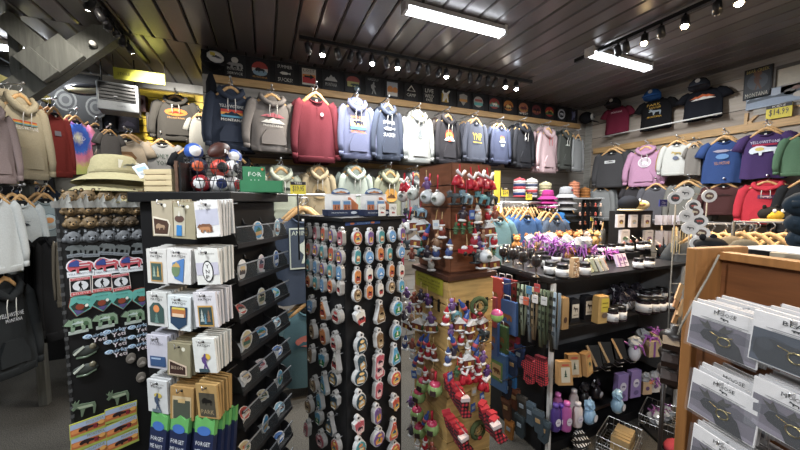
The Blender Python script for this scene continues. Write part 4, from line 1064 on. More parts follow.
stk = [('c9b88a', '3f6f58', 'c05a30', 'mount'), ('5fa8d0', '3f8f60', 'e8e0b0', 'tree'), ('4a9ad0', 'c8a060', '2f7a60', 'mount'), ('d8d8d8', '4a3a3a', 'e8c890', 'bear'), ('7fb0c8', '6a4030', 'e8e8e8', 'walker'), ('e8d0d0', 'b85a60', '404a60', 'bison'), ('c8504a', 'e8e0d0', '3a3030', 'bison'), ('4a78c0', 'e8e8e8', '30405a', 'mount'), ('d8c8a0', '5a6a50', '302820', 'moose')]
cz = [1.505, 1.375, 1.245, 1.115, .985, .855, .725, .595, .465]
PRJ = .058
for t_, z_ in enumerate(cz):
    pk = M(); pk.box(-.0, BW, -PRJ, 0, z_ - .006, z_, m_rack); pk.box(0, BW, -PRJ - .004, -PRJ, z_ - .012, z_ + .004, mat('2c2c2e', 'plain', .4))
    sf = pk.build('pocket_shelf', br)
    # curved acrylic-like end cheeks and dividers
    for q in range(4):
        x_ = min(BW - .003, q * BW / 3)
        o = [(0, z_)] + [(-PRJ * (1 - .85 * (1 - cos(R(a)))), z_ + .065 * sin(R(a)) + .0) for a in (0, 25, 50, 70, 90)] + [(0, z_ + .085)]
        M().add([(x_, a, b) for a, b in o] + [(x_ + .002, a, b) for a, b in o], [tuple(range(len(o))), tuple(range(len(o), 2 * len(o)))[::-1]] + [(i, (i + 1) % len(o), (i + 1) % len(o) + len(o), i + len(o)) for i in range(len(o))], mat('202022', 'plain', .35)).build('divider', sf)
    M().box(0, BW, -PRJ - .0015, -PRJ, z_, z_ + .060, m_ac).build('pocket_front', sf)
    M().box(0, BW, -PRJ - .003, -PRJ + .001, z_ + .058, z_ + .062, mat('8c9094', 'plain', .3)).build('pocket_lip', sf)
    for q in range(3):
        if t_ == 0 and q == 0: continue
        c1, c2, c3, sl = stk[(t_ * 3 + q * 2) % 9]
        x_ = (q + .45 + RND.uniform(-.1, .1)) * BW / 3
        P = B0 + bu * x_ + bn * (PRJ - .018)
        w_, h_ = (.030, .040) if t_ < 2 else (.036, .026)
        if (t_ + q) % 4 == 3: w_, h_ = .028, .040
        m = M()
        o = [(w_ * cos(2 * pi * k / 12) * (1.0 if sl != 'mount' else 1.1), h_ + h_ * sin(2 * pi * k / 12)) for k in range(12)]
        m.prism(o, -.003, 0, mat('dcdcd8', 'card')); art(m, [('e', 0, 0, .88, .88, c1), ('r', 0, -.3, 1.3, .45, c2), ('s', sl, 0, .1, .6, .45, c3)], w_, h_, -.003, .0006, c=(0, h_))
        tl = 0 if h_ > .03 else -38
        o_ = m.build('souvenir_sticker', None, TM((P.x, P.y, z_ + .003), BRZ + RND.uniform(-10, 10), .88, rx=tl, ry=RND.uniform(-10, 10)))
        side = ['left', 'middle', 'right'][q]
        tag(o_, '%s sticker in the %s pocket of the rack shelf, %s from top' % ({'bison': 'bison', 'bear': 'bear', 'mount': 'mountain', 'tree': 'pine tree', 'walker': 'walking figure', 'moose': 'moose'}[sl], side, ORD[t_]), 'sticker', 'stickers in the black rack pockets')
        # pale sticker lying behind it
        m = M(); m.prism([(-.034, 0), (.034, 0), (.034, .008), (-.020, .026)], -.022, .022, mat('dcdcd8', 'card')); tag(m.build('sticker_pack', None, TM(P - bn * .028 + Vector((0, 0, z_ - P.z + .001)), BRZ + 15 * (-1) ** q)), 'white sticker pack lying in the %s pocket, %s shelf from top' % (side, ORD[t_]), 'sticker pack', 'white sticker packs in the pockets')
# cards on the left face, hung in stacks on hooks
CW, CH = .078, .106


def card_mesh(spec, bg, face='front'):
    m = M(); o = [(-CW / 2, -CH), (CW / 2, -CH), (CW / 2, 0), (-CW / 2, 0)]
    m.prism(o, -.0035, .0035, mat(bg, 'card'))
    if spec: art(m, spec, CW / 2, CH / 2, -.0035, .0006, c=(0, -CH / 2))
    m.lathe([(.004, -.0006), (.004, .0006)], mat('141414'), 8, T=TM((0, -.004, -.010), 0, rx=90))
    return m


def park(t2, extra): return [('t', 'Yellowstone', 0, .78, 1.4, .13, '8a8680'), ('t', t2, 0, .60, 1.1, .13, '2c2a2a')] + extra
G1 = [('e', 0, .05, 0, 0, 'ffffff')]
cards = [
 (163, 201, 'a89c84', 'brown framed bison patch', [('e', .3, .75, .16, .11, 'e0dcd0'), ('p', [(-.9, .15), (.6, -.05), (.8, -.3), (.6, -.95), (-.85, -.95)], 'd8cdb8'), ('p', [(-.8, .03), (.5, -.12), (.66, -.32), (.5, -.86), (-.76, -.86)], '4a3228'), ('s', 'bison', -.15, -.45, .45, .25, 'a08468')]),
 (184, 203, '9a9074', 'moose in blue trousers patch', [('e', .35, .8, .15, .1, 'e0dcd0'), ('r', -.3, -.05, .9, 1.6, 'b8b09a'), ('e', -.3, .1, .4, .2, '5a4038'), ('r', -.3, -.55, .45, .6, '3078b8'), ('s', 'tree', -.3, .4, .2, .2, 'd0ccc0')]),
 (206, 201, 'd9d6d4', 'brown bear patch', [('r', 0, .1, 1.9, .9, 'b5b4c4'), ('t', 'MONTANA', -.1, .75, 1.1, .13, '8a8680'), ('t', 'PATCH', -.1, .58, .9, .12, '8a8680'), ('s', 'bear', -.25, -.45, .65, .42, '7a5038'), ('s', 'bear', -.25, -.55, .5, .3, 'b07a50'), ('r', 0, -.88, 1.9, .2, 'e4e2de')]),
 (157, 249, 'cfcdc8', 'orange framed forest patch', park('PATCH', [('r', 0, -.3, 1.2, 1.15, 'c89a58'), ('r', 0, -.3, 1.0, .98, '3f5a54'), ('s', 'tree', -.2, -.3, .25, .4, '9ab0a0'), ('s', 'tree', .2, -.3, .25, .4, 'c8a868')])),
 (179, 249, 'd2d0cc', 'tall geyser and mountain patch', park('PATCH', [('p', [(-.5, .2), (.3, .45), (.5, .5), (.4, -.9), (-.3, -.7), (-.5, -.3)], '4a7ab8'), ('e', -.2, -.2, .35, .4, '6a8460'), ('s', 'mount', -.15, .1, .35, .25, 'c8a058')])),
 (206, 249, 'd6d4ce', 'white oval YNP patch', [('t', 'Yellowstone', 0, .75, 1.4, .13, '8a8680'), ('r', 0, -.1, 1.9, .7, 'bab6c6'), ('e', .05, -.25, .48, .62, '1c1c1e'), ('e', .05, -.25, .40, .54, 'dddcd8'), ('t', 'Y', .05, .05, .3, .2, '1c1c1e'), ('t', 'N', .05, -.25, .3, .2, '1c1c1e'), ('t', 'P', .05, -.55, .3, .2, '1c1c1e')]),
 (158, 292, 'c8c8c4', 'dark green sunset patch', park('PATCH', [('p', [(-.7, -.8), (-.7, .1), (-.3, .4), (.3, .4), (.7, .1), (.7, -.8)], '3c5450'), ('e', 0, .05, .3, .22, 'd8844a'), ('s', 'tree', 0, -.5, .4, .4, '5f8078')])),
 (180, 296, 'cfd4d6', 'navy grand prismatic patch', park('PATCH', [('p', [(-.75, .4), (.75, .4), (.7, -.6), (0, -.95), (-.7, -.6)], '27405c'), ('r', 0, .05, 1.2, .5, 'b8703c'), ('r', 0, .3, 1.1, .12, 'd8c050'), ('r', 0, -.1, 1.0, .2, 'e0c0a0')])),
 (205, 292, 'cfccd0', 'ochre framed trees patch', park('PATCH', [('r', 0, -.35, 1.35, 1.2, 'c89848'), ('r', 0, -.35, 1.15, 1.02, '33484a'), ('s', 'tree', -.3, -.35, .3, .45, 'b0b8b0'), ('s', 'tree', .3, -.35, .3, .45, '8c6a50'), ('s', 'tree', 0, -.5, .2, .4, '5a88a0')])),
 (158, 335, 'bab8c4', 'blue lettering patch', [('t', 'SALE', -.2, .7, .8, .2, '4a4a4e'), ('t', 'PATCH', 0, .5, 1.2, .15, '8a8892'), ('r', .05, -.55, 1.5, .62, '34507a'), ('r', -.1, -.38, .9, .1, '9ab0cc')]),
 (180, 343, '8c8468', 'brown framed stamp patch on olive card', [('e', .4, .68, .16, .12, 'd8d4c0'), ('p', [(-.85, .0), (.7, -.3), (.75, -.9), (-.85, -.92)], 'd0b8a0'), ('p', [(-.75, -.1), (.6, -.38), (.62, -.82), (-.75, -.84)], '3c2620'), ('t', 'BISON', -.1, -.45, 1.0, .2, 'c0a890')]),
 (204, 338, 'd4d4d0', 'purple walker patch', park('PATCH', [('e', .2, -.05, .35, .18, 'd8b040'), ('s', 'walker', 0, -.35, .6, .55, '5a3f82'), ('r', -.1, -.85, .9, .2, '3c5058')])),
 (157, 380, 'c6c8c8', 'yellow capped walker patch', park('PATCH', [('e', .1, .1, .4, .15, 'c8b050'), ('s', 'walker', 0, -.3, .6, .6, '3f4c66'), ('r', -.05, -.85, .9, .2, '60707c')])),
 (182, 387, 'a8824c', 'grey green box patch on kraft card', [('r', 0, -.25, 1.6, 1.4, 'c8b088'), ('r', 0, -.35, 1.45, 1.15, '4a5044'), ('r', 0, .2, .6, .25, 'c8a870')]),
 (207, 384, 'b08c54', 'dark bison patch on kraft card', [('r', 0, -.2, 1.5, 1.4, '4a4438'), ('s', 'bison', 0, 0, .5, .3, '15120e'), ('t', 'PARK', 0, -.6, 1.2, .25, 'b09a70')])]
OFF = .135
for i, (px, py, bg, nm, sp) in enumerate(cards):
    me = card_mesh(sp, bg).mesh('patch_card'); mb_ = card_mesh(None, shade(bg, .93)).mesh('patch_card')
    P = hit(px, py, B0 + ln * OFF, ln)
    n = 6; yaw = [-4, 3, -2][i % 3] + RND.uniform(-3, 3)
    gl = 'cards behind the %s' % nm
    for k in range(n):
        q = P - ln * (k * .0125)
        o = inst(me if k == 0 else mb_, 'patch_card', None, TM(q + Vector((RND.uniform(-.002, .002), 0, .001 * k)), -33 + yaw + (0 if k == 0 else RND.uniform(-3, 3)), 1, ry=(RND.uniform(-2, 2) if k else [0, 3, -4][i % 3])))
        if k == 0: tag(o, '%s card, front of its stack, row %s of the black rack' % (nm, ['one', 'two', 'three', 'four', 'five'][i // 3]), 'patch card')
        else: tag(o, 'card behind the %s card' % nm, 'patch card', gl)
    hk = M(); q = P + Vector((0, 0, -.008)); a_ = q + ln * .02; b_ = q - ln * OFF
    hk.tube([a_ + Vector((0, 0, .012)), a_, b_], .002, m_chrome, 5); tag(hk.build('peg_hook'), 'wire peg hook holding the %s cards' % nm, 'hook')
# green and navy bags at the foot of the card side
for i, (px, py) in enumerate([(161, 427), (181, 430), (206, 432)]):
    P0 = hit(px, py, B0 + ln * .14, ln)
    for k in range(4):
        P = P0 - ln * (k * .022) + lu * (k * .006)
        m = M(); w_ = .034
        m.prism([(-w_, .0), (w_, .0), (w_ * .92, -.14), (-w_ * .92, -.14)], -.008, .008, mat('20284a', 'gloss', .35))
        m.prism([(-w_ * 1.02, .045), (-w_ * .5, .035), (0, .048), (w_ * .6, .036), (w_ * 1.02, .044), (w_, -.004), (-w_, -.004)], -.007, .007, mat('5fa85a', 'gloss', .35))
        if k == 0: art(m, [('e', 0, .75, .7, .28, '3a66b0'), ('t', 'FORGET', 0, .0, 1.5, .25, 'd8dce0'), ('t', 'ME NOT', 0, -.45, 1.5, .25, 'd8dce0'), ('e', .1, -.1, .01, .01, 'd8b040')], w_, .05, -.0085, .0008, c=(0, -.03))
        else: art(m, [('r', 0, .5, 1.4, .3, '8fc07a')], w_, .05, -.0085, .0008, c=(0, .0))
        o = m.build('seed_packet', None, TM(P, -33 + RND.uniform(-8, 8), 1, rx=-8))
        tag(o, ('green and navy packet, %s stack at the black rack foot, front one' % ['left', 'middle', 'right'][i]) if k == 0 else 'green topped packet behind the front one, %s stack at rack foot' % ['left', 'middle', 'right'][i], 'packet', 'green packets stack ' + ['left', 'middle', 'right'][i] if k else None)
# ---- things standing on the black rack
TZ = 1.686
bc = empty('wire_basket', 'black wire basket of small footballs and balls on the black rack', 'basket', TM(onZ(222, 200, TZ) if 0 else at(215, 190, 1.28), 20))
bp = bc.matrix_world.translation.copy(); bp.z = TZ; bc.matrix_world = TM(bp, 20)
m = M(); m_w = mat('2a2a2c', 'plain', .4)
for z_ in (.002, .045, .09, .13): m.tube([(.10 * cos(2 * pi * k / 16), .085 * sin(2 * pi * k / 16), z_) for k in range(17)], .0018, m_w, 4)
for k in range(20):
    a1 = 2 * pi * k / 20; m.tube([(.10 * cos(a1), .085 * sin(a1), 0), (.10 * cos(a1 + .3), .085 * sin(a1 + .3), .13)], .0014, m_w, 4); m.tube([(.10 * cos(a1), .085 * sin(a1), 0), (.10 * cos(a1 - .3), .085 * sin(a1 - .3), .13)], .0014, m_w, 4)
m.build('wire_cage', bc)
balls = [(-.055, -.03, .035, 'b83038', 'e0e0e0'), (.005, -.045, .035, 'e4e4e4', '24346c'), (.060, -.02, .035, 'e0e0e2', 'b83038'), (-.03, .035, .035, '24346c', 'd85a30'), (.045, .04, .035, 'd0d0d0', '202020'), (-.055, -.01, .10, '26304c', 'd85a30'), (.01, -.04, .098, 'c84030', '1c1c20'), (.06, -.01, .10, 'e8e8e8', '20242c'), (-.065, .01, .158, '3058b0', 'e4e4e6'), (.02, .0, .170, '4a2a22', 'e8e8e8'), (.075, .01, .150, '3c5cb0', 'e8e8e8')]
bn_ = ['red and white ball at the basket bottom left', 'white ball with navy emblem low in the basket', 'white and red ball at the basket bottom right', 'navy ball low at the basket back left', 'white and black ball low at the basket back right', 'dark navy and orange ball in the basket middle left', 'red and black ball in the basket centre', 'white and black ball in the basket middle right', 'blue and white ball on top left of the basket', 'brown mini football on top of the basket', 'blue and white ball on top right of the basket']
for i, (x, y, z, c1, c2) in enumerate(balls):
    q = bp + Matrix.Rotation(R(20), 3, 'Z') @ Vector((x, y, z)); m = M()
    if i == 9:
        m.lathe([(.002, -.052), (.018, -.04), (.030, -.015), (.032, 0), (.030, .015), (.018, .04), (.002, .052)], mat(c1, 'plain', .5), 14, T=Matrix.Rotation(R(62), 4, 'Y'))
        for k in range(4): m.box(.0 + k * .008, .003 + k * .008, -.036, -.030, -.010 - k * .004, .004 - k * .004, mat(c2))
    else:
        m.ell((0, 0, 0), (.033, .033, .033), mat(c1, 'plain', .45), 14, 8)
        m.add([(.0345 * sin(R(t)) * cos(a1), -.0345 * cos(R(t)), .0345 * sin(R(t)) * sin(a1)) for t in (0.5, 18, 36) for a1 in [2 * pi * k / 12 for k in range(12)]], [(r_ * 12 + k, r_ * 12 + (k + 1) % 12, (r_ + 1) * 12 + (k + 1) % 12, (r_ + 1) * 12 + k) for r_ in range(2) for k in range(12)], mat(c2, 'plain', .45), True)
    tag(m.build('mini_football' if i == 9 else 'mini_ball', None, TM(q, 20 + i * 25 % 60 - 20)), bn_[i], 'ball')
P = at(263, 190, 1.25); P.z = TZ
gb = empty('green_display_box', 'open green cardboard box with raised lettered back on the black rack', 'box', TM(P, -6))
mgn = mat('1f6a40', 'card'); mgl = mat('2c7a4c', 'card')
m = M(); m.box(-.075, .075, -.045, -.042, 0, .045, mgl); m.box(-.075, .075, .042, .045, 0, .05, mgn); m.box(-.075, -.072, -.045, .045, 0, .048, mgn); m.box(.072, .075, -.045, .045, 0, .048, mgn); m.box(-.075, .075, -.045, .045, 0, .003, mgn); m.build('tray', gb)
m = M(); m.box(-.078, .005, .045, .049, 0, .105, mgl); art(m, [('t', 'FOR', .1, .3, 1.2, .35, 'd8e4d4'), ('t', 'ALL', .1, -.3, 1.2, .35, 'd8e4d4'), ('e', .8, .7, .12, .1, 'd87a3c')], .040, .05, .044, .001, c=(-.037, .06)); m.build('header', gb)
P = at(169, 187, 1.22); P.z = TZ
cr = empty('wooden_crate', 'small pale wooden slat crate on the black rack', 'crate', TM(P, -28))
for k in range(4): M().box(-.055, .055, -.05, -.044, .004 + k * .021, .021 + k * .021, mat('c8b48a', 'wood')).build('slat', cr)
M().box(-.055, -.049, -.044, .05, 0, .085, mat('b8a47c', 'wood')).build('side_board', cr); M().box(.049, .055, -.044, .05, 0, .085, mat('b8a47c', 'wood')).build('side_board', cr); M().box(-.055, .055, .044, .05, 0, .085, mat('b8a47c', 'wood')).build('back_board', cr); M().box(-.049, .049, -.044, .044, 0, .005, mat('b8a47c', 'wood')).build('bottom', cr)
P = at(189, 184, 1.20); P.z = TZ
m = M(); m.box(-.008, .008, -.06, .06, 0, .105, m_black); m.box(-.010, .0, -.064, -.058, 0, .11, mat('5a4030', 'wood')); m.bar((-.006, -.06, .09), (.0, .06, .115), .018, .012, mat('6a4c38', 'wood')); tag(m.build('book_end', None, TM(P, -20)), 'black upright panel with brown wooden edge beside the ball basket', 'display panel')
# ================================================================ magnet tower (centre)
CD = 1.33
C0 = at(345, 300, CD); C0.z = 0; C0 = C0 - 0 * FW
CRZ = 22.0
cu = Vector((cos(R(22)), sin(R(22)), 0)); cn = Vector((sin(R(22)), -cos(R(22)), 0))
du = Vector((cos(R(-68)), sin(R(-68)), 0)); dn = Vector((sin(R(-68)), -cos(R(-68)), 0))
tw = empty('magnet_tower', 'tall square black tower covered in white edged souvenir magnets', 'display rack', TM(C0, CRZ))
M().box(0, .335, 0, .335, .10, 1.57, mat('141416', 'plain', .5)).build('column', tw, bev=.004)
M().box(-.015, .35, -.015, .35, 1.57, 1.585, m_black).build('top_board', tw)
M().box(-.04, .375, -.04, .375, 0, .10, m_black).build('base', tw, bev=.006)
a = M(); art(a, [('r', 0, 0, 1.9, 1.8, '35508c'), ('e', -.6, 0, .12, .6, 'd87a4c'), ('e', .5, 0, .12, .6, 'd87a4c'), ('t', 'MONTANA', 0, 0, .7, .8, '8ab0e0')], .1, .008, -.001, c=(.1, 1.56)); a.build('header_strip', tw)
RC = [(357, 238), (370, 238), (381, 237), (392, 236), (402, 234), (357, 257), (369, 257), (380, 254), (389, 254), (401, 252), (357, 277), (369, 275), (380, 273), (391, 271), (401, 271), (357, 295), (369, 292), (380, 290), (391, 287), (401, 286), (360, 318), (380, 313), (397, 308), (361, 345), (379, 340), (396, 332), (361, 363), (379, 361), (395, 355), (360, 377), (378, 369), (395, 378), (360, 401), (378, 390), (395, 404), (377, 415), (359, 427), (393, 430), (378, 438), (360, 448), (394, 450)]
LC = [(308, 232), (316, 233), (324, 234), (332, 236), (341, 238), (309, 249), (316, 250), (323, 252), (332, 254), (340, 257), (309, 265), (316, 267), (323, 269), (331, 271), (340, 273), (309, 281), (316, 283), (323, 285), (331, 286), (340, 288), (311, 306), (324, 310), (337, 316), (313, 331), (324, 336), (335, 343), (311, 355), (323, 360), (336, 362), (314, 385), (324, 384), (334, 378), (309, 406), (320, 401), (335, 402), (307, 429), (319, 418), (330, 425), (321, 440), (336, 446)]
pals = [('d8604a', 'e8c060', '3a6a8a', 'mount', 'red and gold mountain'), ('5aa8d0', '3f8f5c', 'f0e8c8', 'tree', 'blue and green pine'), ('e08a4a', 'b8483c', '2f2a30', 'moose', 'orange moose'), ('7a5aa0', 'e8a050', '3a8a5a', 'tree', 'purple and orange pine'), ('2f4a58', 'd8b070', 'c8dce4', 'mount', 'dark teal mountain'), ('e8e4d8', 'c84a48', '2a2a30', 'bear', 'cream and red bear'), ('4aa0a8', 'c87848', 'f0e0b0', 'bison', 'teal bison'), ('c85a68', 'f0c8c8', '4a3040', 'bison', 'pink bison'), ('8a6a48', 'c8b088', '3a2a20', 'bear', 'brown bear'), ('78b0e0', '5a90d0', 'f0f4f8', 'mount', 'light blue mountain')]
shapes = ['e', 'h', 'o', 'd', 's']
snm = {'e': 'oval', 'h': 'bottle shaped', 'o': 'tall rounded', 'd': 'round', 's': 'badge shaped'}
MT = {}


def tower_magnet(shp, pi_, dim):
    key = (shp, pi_, dim)
    if key in MT: return MT[key]
    w, h = {'e': (.019, .026), 'h': (.020, .030), 'o': (.015, .028), 'd': (.023, .024), 's': (.021, .026)}[shp]
    if shp == 'h': o = [(-w, -.6 * h), (-.8 * w, -h), (.8 * w, -h), (w, -.6 * h), (.45 * w, .5 * h), (.3 * w, h), (-.3 * w, h), (-.45 * w, .5 * h)]
    elif shp == 'o': o = [(w * cos(a), (h - w) * (1 if sin(a) > 0 else -1) + w * sin(a)) for a in [2 * pi * (k + .5) / 14 for k in range(14)]]
    elif shp == 's': o = [(w * a, h * b) for a, b in SIL['shield']]
    else: o = [(w * cos(a), h * sin(a)) for a in [2 * pi * k / 16 for k in range(16)]]
    c1, c2, c3, sl, nm = pals[pi_]
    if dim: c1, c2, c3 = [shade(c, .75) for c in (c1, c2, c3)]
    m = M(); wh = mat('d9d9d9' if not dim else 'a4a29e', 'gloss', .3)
    m.prism([(x * 1.18, z * 1.14) for x, z in o], -.005, .012, wh)
    m.prism([(.010 * cos(a), h * 1.14 + .004 + .009 * sin(a)) for a in [2 * pi * k / 10 for k in range(10)]], -.004, .011, wh)
    m.lathe([(.004, -.0003), (.004, .0003)], m_black, 8, T=TM((0, -.0045, h * 1.14 + .006), 0, rx=90))
    m.prism(o, -.0075, -.005, mat(c1, 'gloss', .35))
    rr = h * .55 if shp != 'h' else h * .5
    art(m, [('p', [(-.75, -.1), (-.3, .2), (0, 0), (.4, .25), (.75, -.1), (.6, -.7), (-.6, -.7)], c2), ('s', sl, 0, -.05, .5, .4, c3), ('r', 0, -.62, .9, .12, 'f0ece0')], w, h, -.0075, .0005, kind='gloss')
    if shp in 'ed': art(m, [('e', 0, .55, .45, .2, shade(c2, 1.2))], w, h, -.0075, .0007)
    MT[key] = m.mesh('magnet'); return MT[key]


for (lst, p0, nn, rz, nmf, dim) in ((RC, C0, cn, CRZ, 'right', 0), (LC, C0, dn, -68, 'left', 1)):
    rows = []; y_last = None; row = 0; col = 0; px_last = 999
    for i, (x, y) in enumerate(lst):
        if x <= px_last: row += 1; col = 0
        else: col += 1
        px_last = x
        big = y > 300
        shp = shapes[(i * 7 + i // 5) % 5] if big else ('o' if i % 3 else 'e')
        pi_ = (i * 3 + (0 if nmf == 'right' else 4) + i // 4) % 10
        P = hit(x, y, p0 + nn * .032, nn)
        sc = 1.0 if not big else (1.3 if nmf == 'right' else 1.22)
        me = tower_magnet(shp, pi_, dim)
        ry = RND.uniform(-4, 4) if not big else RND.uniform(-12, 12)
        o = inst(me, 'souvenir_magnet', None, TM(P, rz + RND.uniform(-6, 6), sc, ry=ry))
        tag(o, '%s %s magnet, tower %s face row %s, number %s' % (pals[pi_][4], snm[shp], nmf, ['one', 'two', 'three', 'four', 'five', 'six', 'seven', 'eight', 'nine', 'ten', 'eleven', 'twelve', 'thirteen', 'fourteen', 'fifteen', 'sixteen', 'seventeen'][row - 1], col + 1), 'magnet', 'magnets on the tower %s face' % nmf)
        hk = M(); hk.tube([(0, -.012, .024), (0, .03, .024)], .0018, m_chrome, 4)
        h_ = hk.build('peg', o)
# ---- on the tower: photo display boxes
for (px, py, lab, w_, hx) in [(341, 214, 'white display box with mountain photos on the tower, left one', .15, 0), (374, 214, 'white display box with mountain photos on the tower, right one', .13, 1)]:
    P = at(px, py, 1.50); P.z = 1.587
    t = empty('display_box', lab, 'display box', TM(P, 6))
    M().box(-w_ / 2, w_ / 2, -.05, .05, 0, .028, mat('222c48', 'card')).build('tray', t)
    a = M(); art(a, [('t', 'MONTANA', -.3, 0, 1.0, .4, 'd8dce4'), ('e', .6, 0, .2, .5, 'c8ccd4')], w_ / 2, .013, -.0505, c=(0, .014)); a.build('lettering', t)
    m = M(); m.prism([(-w_ / 2, .028), (w_ / 2, .028), (w_ / 2, .10), (.03, .10), (-.03, .10), (-w_ / 2, .10)], .0, .004, mat('e4e2e0', 'card')); m.build('back_panel', t)
    m = M(); m.prism([(.045 * cos(a), .10 + .028 * sin(a)) for a in [pi * k / 10 for k in range(11)]], -.004, .002, mat('3c5a8c', 'card')); art(m, [('e', 0, .5, .85, .35, 'c8d4dc'), ('s', 'mount', 0, .4, .7, .35, 'b87a50')], .045, .028, -.005, .0006, c=(0, .098)); m.build('header', t)
    for k in range(2):
        x_ = -.035 + k * .05
        m = M(); m.box(x_ - .02, x_ + .02, -.042, -.036, .02, .072, mat('ccd0d4', 'card')); art(m, [('r', 0, .25, 1.7, 1.1, '5a84b0'), ('r', 0, -.3, 1.7, 1.0, 'b86a44'), ('s', 'tree', -.3, -.2, .3, .5, '3a2a28'), ('s', 'tree', .4, -.2, .25, .4, '3a2a28')], .02, .026, -.0425, .0005, c=(x_, .046)); m.build('photo_pack', t)
    m = M(); m.prism([(w_ / 2 - .04, .028), (w_ / 2, .028), (w_ / 2 - .0, .05), (w_ / 2 - .04, .085)], -.03, .0, mat('b8683c', 'card')); m.build('side_flap', t)
for (px, s_) in ((382, 'left'), (393, 'right')):
    P = at(px, 211, 1.45); P.z = 1.587
    t = M(); t.box(-.018, .018, -.002, .002, 0, .055, mat('e6e4dc', 'card')); art(t, [('t', 'ONLY' if s_ == 'right' else 'ONE', 0, .3, 1.6, .5, '202022'), ('s', 'bison', 0, -.5, .5, .25, 'b04a40')], .018, .026, -.003, .0006, c=(0, .028)); tag(t.build('price_card', None, TM(P, 10)), 'small white hand lettered card on the tower top, %s one' % s_, 'price card')
P = at(298, 188, 1.62); price(P, 4, .075, .062, '$19.95', 'yellow price sign reading 19.95 between racks', .34, 'TEES')
# ================================================================ ornament tower
DD = 1.78
D0 = at(450, 300, DD); D0.z = 0
m_sl = mat('7c4a30', 'wood', .4); m_sd = mat('5c3423', 'wood', .4); m_lt = mat('c49c5c', 'wood', .45); m_ld = mat('a07c48', 'wood', .5)
DW, DL = .265, .33
ot = empty('ornament_tower', 'brown slatwall tower over a pale wood base hung with holiday ornaments', 'display rack', TM(D0, 4))
M().box(0, DW, 0, DL, 1.25, 1.865, m_sd).build('upper_cabinet', ot)
for k in range(5):
    z_ = 1.262 + k * .121
    M().box(-.006, DW + .006, -.008, 0, z_, z_ + .112, m_sl).build('slat', ot); M().box(-.008, 0, -.008, DL, z_, z_ + .112, m_sl).build('slat', ot)
M().box(-.05, DW + .03, -.05, DL + .02, 1.225, 1.25, mat('4c2c1e', 'wood', .4)).build('middle_board', ot)
M().box(-.028, DW + .005, -.028, DL, 0, 1.225, m_ld).build('lower_cabinet', ot)
for k in range(9):
    z_ = .04 + k * .131
    M().box(-.036, DW + .012, -.038, -.028, z_, z_ + .122, m_lt).build('slat', ot); M().box(-.038, -.028, -.036, DL, z_, z_ + .122, m_lt).build('slat', ot)
a = M(); art(a, [('r', 0, 0, 2, 2, 'b8b02c'), ('t', 'Please be careful', 0, .5, 1.6, .3, '4a4410'), ('t', 'with our ornaments', 0, .05, 1.6, .25, '4a4410'), ('t', 'THANK YOU', 0, -.45, 1.2, .25, '4a4410')], .15, .045, -.001, T=TM((-.040, .16, 1.172), -90)); a.build('notice', ot)
for x_ in (.02, .09, .16, .23):
    M().box(x_ - .008, x_ + .008, -.044, -.034, 1.03, 1.10, m_black).build('bracket', ot)
for y_ in (.05, .12, .19, .26): M().box(-.044, -.034, y_ - .008, y_ + .008, 1.03, 1.10, m_black).build('bracket', ot)


def blob(m, c, r, col, n=8, k='gloss'): m.ell(c, r, mat(col, k), n, max(4, n // 2))


SC_ = [('b02430', 'red'), ('7a3428', 'brown'), ('3c4c80', 'blue'), ('b8b4ac', 'pale'), ('a02838', 'red')]


